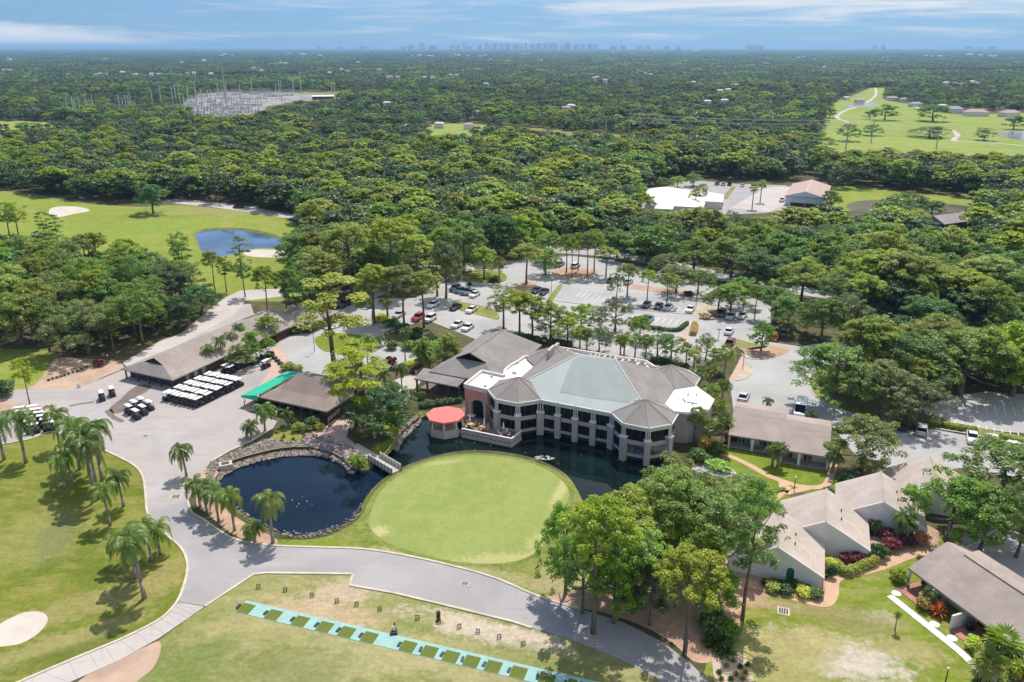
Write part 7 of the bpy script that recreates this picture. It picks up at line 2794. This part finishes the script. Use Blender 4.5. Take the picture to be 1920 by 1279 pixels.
for i, (u, v) in enumerate(MC):
    p = G(u, v)
    t = (p - u0).dot(dr)
    c = u0 + dr * t - dn * .22
    o = None
    m = MB()
    m.beam(c - dr * .9, c + dr * .9, 1.8, .055, .075)
    o = m.build('tee_mat', MATM)
    prop(o, 'olive green hitting mat, %s from the left on the turquoise strip' % (ORD + ['tenth', 'eleventh', 'twelfth', 'thirteenth', 'fourteenth'])[i], 'tee mat', 'tee mats')
    p = c - dr * 1.12
    p.z = .06
    lab = 'dark ball tray beside a mat on the turquoise strip'
    if tray is None:
        tray = thing('ball_tray', lab, 'ball tray', p, math.atan2(dr.y, dr.x), 'ball trays on the tee strip')
        m = MB()
        m.box((0, 0, .05), (.3, .8, .1))
        m.build('tray_base', TRAY, tray)
        m = MB()
        for sx in (-.14, .14):
            m.box((sx, 0, .13), (.04, .8, .08))
        m.build('tray_rim', TRAY, tray)
    else:
        dup(tray, p, math.atan2(dr.y, dr.x) + random.uniform(-.15, .15))
STAND = [(485, 1103), (535, 1109), (585, 1119), (632, 1130), (669, 1136), (712, 1145), (783, 1161), (823, 1168), (861, 1178), (896, 1187), (936, 1197), (981, 1210)]
bs = None
for i, (u, v) in enumerate(STAND):
    p = G(u, v)
    lab = 'dark metal bag stand, %s from the left behind the turquoise strip' % (ORD + ['tenth', 'eleventh', 'twelfth'])[i]
    if bs is None:
        bs = thing('bag_stand', lab, 'bag stand', p, .2, 'bag stands behind the tee strip')
        bs.scale = (.68, .68, .62)
        m = MB()
        for s in (-.3, .3):
            m.tube((s, -.35, 0), (s, 0, .95), .05, .05, 5)
            m.tube((s, .35, 0), (s, 0, .95), .05, .05, 5)
        m.build('stand_legs', MB_['black'], bs)
        m = MB()
        m.box((0, 0, .95), (.8, .16, .1))
        m.box((0, -.25, .3), (.7, .1, .06))
        m.box((0, .25, .3), (.7, .1, .06))
        m.build('top_bar', MB_['black'], bs)
    else:
        dup(bs, p, .2 + random.uniform(-.3, .3), lab)
bg_ = wthing('golf_bag', 'dark golf bag leaning on a stand beside the bare range dirt', 'golf bag', G(822, 1162))
m = MB()
p = G(822, 1163)
m.tube((p.x, p.y, 0), (p.x, p.y + .25, .95), .24, .28, 9)
m.build('bag_body', MB_['black'], bg_)
m = MB()
for a in (-.12, 0, .12):
    m.tube((p.x + a, p.y + .25, .9), (p.x + a * 1.6, p.y + .35, 1.25), .05, .06, 5)
m.build('club_heads', MB_['dkwall'], bg_)
rk = wthing('club_rack', 'upright black rack with a white panel standing on the turquoise strip', 'rack', G(739, 1186))
p = G(739, 1187)
m = MB()
m.tube((p.x - .35, p.y, .06), (p.x + .1, p.y + .3, 1.35), .07, .06, 5)
m.tube((p.x + .35, p.y, .06), (p.x + .1, p.y + .3, 1.35), .07, .06, 5)
m.box((p.x, p.y - .2, .2), (.9, .5, .3), .2)
m.build('rack_frame', MB_['black'], rk)
m = MB()
m.box((p.x + .02, p.y + .1, .75), (.42, .1, .5), .2)
m.build('panel', MB_['white'], rk)


def drain(u, v, w, d_, rz, lab, z=.05):
    t = wthing('drain_grate', lab, 'drain grate', G(u, v))
    p = G(u, v)
    m = MB()
    m.box((p.x, p.y, z + .02), (w, d_, .05), rz)
    m.build('frame', MATG['kerb'], t)
    m = MB()
    ca, sa = math.cos(rz), math.sin(rz)
    for k in range(4):
        o_ = (k - 1.5) * w * .2
        m.box((p.x + o_ * ca, p.y + o_ * sa, z + .05), (w * .14, d_ * .75, .03), rz)
    m.build('grate', MB_['black'], t)


drain(872, 1095, 1.1, .9, -.25, 'iron drain grate in the grey cart road')
drain(1469, 1146, 1.5, 1.5, -.3, 'square drain with a pale frame in the villa lawn', .0)
drain(273, 818, .9, .6, 0, 'small dark drain in the cart yard')
drain(330, 932, 1.6, 1.2, .1, 'dark utility hatch at the road edge by the pond palms')

# lamps
def lamp(u, v, vt, lab, globe=True, grp=None):
    p = G(u, v)
    h = HT(p.x, p.y, vt)
    t = wthing('street_lamp', lab, 'street lamp', p, grp)
    m = MB()
    m.tube((p.x, p.y, 0), (p.x, p.y, h), .08, .06, 7)
    m.build('pole', MB_['dksteel'], t)
    m = MB()
    if globe:
        for k in range(4):
            z0, z1 = h + .38 * k / 4, h + .38 * (k + 1) / 4
            ra_, rb_ = .2 * math.sin(PI * (.1 + .8 * k / 4)), .2 * math.sin(PI * (.1 + .8 * (k + 1) / 4))
            m.tube((p.x, p.y, z0), (p.x, p.y, z1), ra_, rb_, 10)
        m.build('lamp_globe', GLOBE, t)
    else:
        m.box((p.x, p.y, h + .05), (.9, .35, .16))
        m.build('lamp_head', MB_['dksteel'], t)


for u, v, vt, lab, gl_ in [(1772, 1282, 1256, 'globe lamp on a dark pole on the bottom right lawn', True), (1489, 917, 897, 'small lamp post on the grass triangle of the curving path', True), (203, 678, 668, 'globe lamp at the left end of the cart barn', True), (590, 660, 612, 'lamp post on the circle drive island', False),
                           (1393, 689, 668, 'white topped lamp post at the tip of the crossing bed', True), (1305, 574, 552, 'car park lamp by the golden bed', False), (1034, 548, 527, 'car park lamp by the striped verge', False), (1347, 636, 618, 'car park lamp above the white sedan', False), (358, 383, 367, 'white lamp post on the road behind the left fairway', True), (489, 744, 741, 'globe lamp under the pro shop awning', True)]:
    lamp(u, v, vt, lab, gl_)
fl = wthing('white_post', 'small white sign board at the upper edge of the cart yard', 'sign', G(148, 727))
m = MB()
p = G(148, 727)
m.box((p.x, p.y, .5), (.7, .12, 1.0), .3)
m.build('board', MB_['white'], fl)
for u, v, lab in [(1760, 800, 'white signpost in the hedge of the shaded parking bay'), (1761, 1000, '')][:1]:
    s_ = wthing('signpost', lab, 'sign', G(u, v))
    p = G(u, v)
    m = MB()
    m.tube((p.x, p.y, 0), (p.x, p.y, 2.2), .06, .06, 6)
    m.build('post', MB_['white'], s_)
    m = MB()
    m.box((p.x, p.y, 2.3), (.7, .06, .5), .2)
    m.build('board', MB_['white'], s_)

# fountain foam on the channel
rngf = np.random.default_rng(3)
m = MB()
for i in range(70):
    a, r = rngf.uniform(0, 2 * PI), math.sqrt(rngf.uniform(0, 1))
    p = G(1020, 859, WL) + Vector((math.cos(a) * r * 1.9, math.sin(a) * r * .9, 0))
    s = rngf.uniform(.04, .17)
    m.prism([(p.x + s * math.cos(k * PI / 3) * 1.4, p.y + s * math.sin(k * PI / 3) * .7) for k in range(6)], WL + .005, WL + .03 + .05 * rngf.random())
prop(m.build('floating_foam', M('white_foam', (.55, .54, .48), .8, .15, 3.0)), 'pale foam patch floating on the channel beside the putting green', 'foam', None, 'stuff')
m = MB()
for u, v in ((885, 845), (890, 844), (896, 846), (920, 836), (855, 828), (985, 849), (1047, 870), (1090, 852), (548, 938), (560, 945), (556, 950), (575, 940), (585, 946), (551, 996), (533, 995), (567, 932), (890, 830), (900, 822), (865, 829)):
    p = G(u, v, WL)
    m.tube((p.x, p.y, WL), (p.x, p.y, WL + .08), (.07 + .05 * ((u * 7) % 3) / 2), .05, 6)
prop(m.build('floating_leaf_litter', M('pale_leaf_litter', (.62, .6, .5), .8, .15, 3.0)), 'scattered pale leaves floating on the pond water', 'leaf litter', None, 'stuff')

# rocks along the shore
def rocks(name, px, n, s0, s1, cols, label, z=.05, ring=None):
    poly = [tuple(G(u, v)[:2]) for u, v in px]
    xs, ys = [p[0] for p in poly], [p[1] for p in poly]
    rg = np.random.default_rng(n)
    t = (1 + 5 ** .5) / 2
    iv = np.array([(-1, t, 0), (1, t, 0), (-1, -t, 0), (1, -t, 0), (0, -1, t), (0, 1, t), (0, -1, -t), (0, 1, -t), (t, 0, -1), (t, 0, 1), (-t, 0, -1), (-t, 0, 1)], float) / 1.9
    fi = np.array([(0, 11, 5), (0, 5, 1), (0, 1, 7), (0, 7, 10), (0, 10, 11), (1, 5, 9), (5, 11, 4), (11, 10, 2), (10, 7, 6), (7, 1, 8), (3, 9, 4), (3, 4, 2), (3, 2, 6), (3, 6, 8), (3, 8, 9), (4, 9, 5), (2, 4, 11), (6, 2, 10), (8, 6, 7), (9, 8, 1)])
    V, F, MI = [], [], []
    c = 0
    tries = 0
    while c < n and tries < n * 30:
        tries += 1
        p = (rg.uniform(min(xs), max(xs)), rg.uniform(min(ys), max(ys)))
        if not inside(p, poly):
            continue
        s = rg.uniform(s0, s1)
        v = iv * rg.uniform(.7, 1.2, (12, 1)) * np.array([s, s * rg.uniform(.6, 1), s * .6])
        a = rg.uniform(0, 6.28)
        R = np.array([[math.cos(a), -math.sin(a), 0], [math.sin(a), math.cos(a), 0], [0, 0, 1]])
        wz_ = z
        if any(inside(p, q) for q in (pw, hole1)):
            wz_ = WL + .1 if inside(p, pw) else -.04
        V.append(v @ R.T + np.array([p[0], p[1], wz_ + s * .2]))
        F.append(fi + 12 * c)
        MI.append(np.full(20, int(rg.integers(len(cols)))))
        c += 1
    for i in range(len(pw)):
        if not ring:
            break
        u_, v_ = PX((*hole1[i], 0))
        if not (ring[0] < u_ < ring[1] and v_ < ring[2]):
            continue
        j = (i + 1) % len(pw)
        L_ = math.hypot(hole1[i][0] - hole1[j][0], hole1[i][1] - hole1[j][1])
        for q in range(int(L_ * 9)):
            a_, t_ = rg.uniform(0, 1), rg.uniform(-.1, 1.05)
            hx, hy = hole1[i][0] * (1 - a_) + hole1[j][0] * a_, hole1[i][1] * (1 - a_) + hole1[j][1] * a_
            wx, wy = pw[i][0] * (1 - a_) + pw[j][0] * a_, pw[i][1] * (1 - a_) + pw[j][1] * a_
            s = rg.uniform(s0, s1)
            v = iv * rg.uniform(.7, 1.2, (12, 1)) * np.array([s, s * rg.uniform(.6, 1), s * .7])
            V.append(v + np.array([hx + (wx - hx) * t_, hy + (wy - hy) * t_, -.92 * max(0, t_) + s * .25]))
            F.append(fi + 12 * c)
            MI.append(np.full(20, int(rg.integers(len(cols)))))
            c += 1
    me = np_mesh(name, np.vstack(V), np.vstack(F), [M('shore_rock', k_, .9, .25, 1.5, .15) for k_ in cols], np.concatenate(MI))
    o = bpy.data.objects.new(name, me)
    COL.objects.link(o)
    prop(o, label, 'rocks', None, 'stuff')


RK = [(.28, .24, .2), (.22, .185, .16), (.36, .31, .26), (.15, .13, .115), (.29, .22, .19)]
rocks('rock_bank', [(386, 890), (398, 868), (438, 848), (498, 826), (545, 828), (590, 834), (602, 850), (575, 848), (530, 850), (490, 858), (447, 871), (418, 886), (400, 908)], 3000, .1, .34, RK, 'bank of small pale rocks along the upper pond shore', ring=(380, 590, 915))
rocks('boulder_bank', [(575, 812), (620, 822), (655, 840), (672, 870), (660, 882), (640, 866), (612, 852), (590, 846), (565, 830)], 420, .25, .75, [(.27, .2, .18), (.33, .24, .22), (.2, .17, .16), (.42, .35, .31)], 'heap of reddish boulders at the bridge end of the pond', ring=(590, 676, 884))
rocks('shore_stones', [(402, 920), (418, 936), (440, 956), (470, 978), (500, 993), (530, 1008), (570, 1011), (610, 1004), (645, 990), (668, 972), (682, 950), (676, 940), (660, 965), (640, 980), (606, 994), (570, 1000), (530, 998), (500, 984), (470, 968), (440, 946), (412, 918)], 300, .07, .28, RK, 'fringe of stones along the lower pond shore')
rocks('channel_rocks', [(745, 842), (752, 822), (772, 802), (790, 786), (786, 778), (765, 792), (748, 812), (738, 836)], 300, .2, .5, RK, 'pale rocks beside the channel below the clubhouse porch')
rocks('rock_strip', [(1300, 872), (1340, 874), (1375, 880), (1382, 892), (1360, 898), (1320, 890), (1296, 882)], 420, .12, .34, [(.5, .46, .42), (.36, .35, .36), (.6, .56, .52)], 'strip of grey rocks on the bank right of the clubhouse')
rocks('rock_edge', [(1225, 872), (1245, 868), (1262, 880), (1250, 890), (1232, 884)], 60, .3, .7, RK, 'rocks at the foot of the clubhouse corner bay')

# ------------------------------------------------------------------ poles and wires
def pole(u, v, vt, r, label, group, arms=0, mat='concrete', name='utility_pole', cat='utility pole'):
    p = G(u, v)
    h = HT(p.x, p.y, vt)
    t = wthing(name, label, cat, p, group)
    m = MB()
    m.tube((p.x, p.y, 0), (p.x, p.y, h), r, r * .65, 6)
    m.build('mast', MB_[mat], t)
    if arms:
        m = MB()
        for k in range(arms):
            z = h - 1 - k * 2.2
            m.box((p.x, p.y, z), (5.5, .35, .35), .1)
        m.build('crossarm', MB_['steel'], t)
    return p, h


for u, v, vt, lab in [(792, 236, 195, 'concrete pole by the small far clearing'), (774, 232, 205, 'thin pole left of the small far clearing'), (1136, 254, 217, 'concrete pole behind the middle wood, left of a pair'), (1179, 255, 211, 'concrete pole behind the middle wood, right of a pair'), (1633, 268, 226, 'steel pole at the near edge of the far fairway'), (1585, 285, 235, 'slim pole left of the far fairway'), (1755, 280, 248, 'slim pole on the right of the far fairway')]:
    pole(u, v, vt, .45, lab, None, 1, 'steel')
tw = [(G(1179, 255), 20), (G(1633, 268), 20), (G(2050, 300), 20)]
for k in range(3):
    m = MB()
    for i in range(2):
        a, b = tw[i][0], tw[i + 1][0]
        za, zb_ = HT(*tw[0][0][:2], 213) - k * 3, 17 - k * 3
        za = za if i == 0 else 17 - k * 3
        N_ = 12
        pts = [a.lerp(b, t / N_) + Vector((0, 0, za + (zb_ - za) * t / N_ - 4 * math.sin(PI * t / N_) * .6)) for t in range(N_ + 1)]
        m.path_tube(pts, [.13] * (N_ + 1), 4)
    prop(m.build('power_line', MB_['steel']), ('top', 'middle', 'lowest')[k] + ' pale power cable crossing before the far fairway', 'power line')
SUBP = [(131, 226, 180), (141, 226, 181), (145, 228, 186), (153, 224, 181), (165, 218, 174), (177, 217, 178), (219, 222, 194), (228, 222, 178), (234, 222, 183), (240, 222, 178), (249, 222, 172), (245, 222, 178), (262, 218, 196), (270, 217, 196), (289, 217, 194), (304, 205, 160), (287, 200, 168), (325, 197, 162), (331, 196, 158), (338, 196, 160), (355, 198, 158), (368, 186, 152), (380, 206, 166), (393, 204, 168),
        (410, 186, 154), (428, 200, 152), (474, 184, 144), (452, 190, 158), (519, 188, 157), (525, 186, 152), (530, 200, 150), (551, 178, 145), (565, 176, 135), (623, 180, 154), (628, 181, 153), (536, 206, 188), (398, 200, 170), (440, 196, 172), (466, 208, 178), (500, 192, 172), (346, 205, 180), (362, 210, 178), (484, 196, 174), (420, 210, 182)]
for i, (u, v, vt) in enumerate(SUBP):
    left_ = u < 300
    pole(u, v, vt, .6, 'pale pole among the trees left of the switchyard' if left_ else 'tall pale pole standing in the switchyard', 'switchyard poles' if not left_ else 'poles left of the switchyard', 0 if i % 3 else 1, 'concrete')
p, h = pole(424, 196, 112, 1.0, 'tallest lattice mast rising over the switchyard', None, 2, 'steel', 'lattice_mast', 'mast')
pole(564, 172, 132, .5, 'slim mast with a white top at the right of the switchyard', None, 1, 'steel', 'lattice_mast', 'mast')
for i, (u, v) in enumerate([(335, 212), (352, 206), (372, 214), (390, 208), (408, 213), (425, 207), (440, 214), (458, 206), (474, 212), (370, 196), (395, 192), (430, 190), (460, 188), (490, 186), (505, 182), (405, 199), (445, 198), (480, 200), (345, 216), (362, 219), (384, 219), (402, 216), (418, 218), (436, 219), (455, 213), (380, 182), (412, 180), (445, 179), (478, 178), (500, 178), (520, 182), (540, 180), (358, 199), (425, 186)]):
    p = G(u, v)
    t = wthing('steel_gantry', 'low grey steel gantry with hanging gear on the switchyard gravel', 'gantry', p, 'switchyard gantries')
    m = MB()
    for s in (-7, 0, 7):
        m.tube((p.x + s, p.y, 0), (p.x + s, p.y, 9), .35, .3, 5)
    m.box((p.x, p.y, 9), (15, .6, .6), 0)
    m.build('gantry_frame', MB_['steel'], t)
    m = MB()
    for s in (-5, -2, 2, 5):
        m.box((p.x + s, p.y + 4, 1.6), (2, 2.4, 3.2))
        m.tube((p.x + s, p.y + 4, 3.2), (p.x + s, p.y + 4, 6), .3, .2, 5)
    m.build('switchgear', MB_['concrete'], t)
sw = wthing('switchyard_building', 'long low white roofed building at the right end of the switchyard', 'building', G(605, 186))
m = MB()
c = G(605, 187)
hip(m, c + Vector((-14, -4, 0)), Vector((1, .15, 0)).normalized(), Vector((-.15, 1, 0)).normalized(), 30, 12, 4.5, 5.5, 0, 0)
m.build('roof', MB_['whiteroof'], sw)
m = MB()
m.prism(rect(c + Vector((-14, -4, 0)), Vector((1, .15, 0)).normalized(), Vector((-.15, 1, 0)).normalized(), .5, 29.5, .5, 11.5), 0, 4.3)
m.build('wall', MB_['dkwall'], sw)

# ------------------------------------------------------------------ far houses
HMAT = {'w': M('pale_far_roof', (.62, .6, .58), .8, .15, .05), 'p': SHING['pinkish'], 'g': M('grey_far_roof', (.3, .31, .34), .8, .1, .2), 't': SHING['sand']}
hp = {}
for i, (u, v, w, c) in enumerate(FH):
    px_, py_, wm = FHXY[i]
    p = Vector((px_, py_, 0))
    dist = p.y
    where = ('edging the far fairway' if u > 1480 and 175 < v < 215 else 'low among the far trees near the horizon' if v < 120 else 'showing between the trees of the far woodland')
    lab = {'w': 'pale roofed building ', 'p': 'pink roofed house ', 'g': 'grey roofed house ', 't': 'sand coloured house '}[c] + where
    t = wthing('distant_house', lab, 'house', p, 'houses ' + where)
    zt = 4.5 if v > 200 else 11.0 if v > 125 and not (u > 1480 and 175 < v < 215) else 13.0 if v <= 125 else 4.0
    dp = min(18, wm * .6) if dist < 1500 else wm * .45
    a_ = random.uniform(-.35, .35)
    ax, ay = Vector((math.cos(a_), math.sin(a_), 0)), Vector((-math.sin(a_), math.cos(a_), 0))
    o = p - ax * wm / 2
    m = MB()
    hip(m, o, ax, ay, wm, dp, zt, zt + min(4, dp * .22), dp * .35, dp * .35)
    m.build('roof', HMAT[c], t)
    m = MB()
    m.prism(rect(o, ax, ay, .4, wm - .4, .4, dp - .4), 0, zt - .25)
    m.build('wall', MB_['offwhite'], t)
    FHP = globals().setdefault('FH_POS', [])
    FHP.append((p.x, p.y, wm))

# ------------------------------------------------------------------ skyline
TWM = [M('pale_tower_wall', (.8, .79, .77), .8, .08, .02), M('grey_tower_wall', (.6, .62, .64), .8, .1, .02), M('sand_tower_wall', (.75, .7, .64), .8, .1, .02)]
TWG = M('tower_window_bands', (.12, .15, .18), .3, .2, .05, .5)
SKY_ = [(757, 87, 14), (770, 85, 10), (788, 80, 5), (794, 80, 5), (773, 84, 8), (812, 86, 16), (848, 85, 10), (858, 84, 12), (870, 80, 4), (880, 86, 14), (900, 85, 8), (912, 80, 6), (918, 82, 8), (928, 81, 7), (940, 83, 10), (952, 82, 10), (966, 84, 10), (976, 83, 8), (986, 81, 5), (998, 83, 9), (1010, 82, 10), (1022, 81, 10), (1034, 80, 10), (1042, 81, 6), (1054, 84, 7), (1064, 80, 10), (1080, 84, 10), (1092, 83, 10), (1106, 83, 10), (1116, 83, 8), (1150, 86, 12), (1168, 85, 10), (1200, 87, 14), (1215, 86, 8), (1250, 86, 10), (1272, 87, 8), (680, 86, 12), (690, 87, 8), (1415, 85, 28), (1640, 86, 8), (1655, 85, 6), (1815, 87, 14), (1835, 87, 10), (1860, 87, 12), (235, 87, 4), (600, 87, 8), (640, 88, 10)]
for i, (u, vt, w) in enumerate(SKY_):
    Y = 14500 + 900 * ((i * 7) % 5)
    zc = Y * CP + CAM_H * SP
    x = (u - 960) / FPX * zc
    h = HT(x, Y, vt)
    wm = w / FPX * zc
    where = 'in the pale skyline cluster at the middle of the horizon' if 740 < u < 1130 else 'low on the skyline away from the main cluster'
    t = wthing('tower_block', ('tall' if vt < 83 else 'broad') + ' hazy tower block ' + where, 'tower block', (x, Y, 0), 'skyline towers ' + where)
    m = MB()
    m.box((x, Y, h / 2), (wm, wm * .6, h))
    m.box((x + wm * .15, Y, h + 3), (wm * .3, wm * .3, 8))
    m.build('tower', TWM[i % 3], t)
    m = MB()
    nb_ = max(2, int(h / 16))
    for k in range(nb_):
        z = h * (k + .5) / nb_
        m.box((x, Y - wm * .3 - 1, z), (wm * .86, 2, h / nb_ * .45))
    m.build('window_band', TWG, t)

# ------------------------------------------------------------------ air between here and the horizon
hz = NT('haze_air')
pv = hz.n('ShaderNodeVolumePrincipled', {'Density': .000078, 'Anisotropy': .25})
pv.inputs['Color'].default_value = (.40, .67, 1.0, 1)
hz.t.links.new(pv.outputs[0], hz.out.inputs['Volume'])
m = MB()
m.box((0, 29000, 70), (61000, 61000, 144))
hb_ = m.build('haze', hz.mat)
hb_['kind'] = 'stuff'
hb_['label'] = 'thin blue air haze over the whole plain'
hb_['category'] = 'haze'
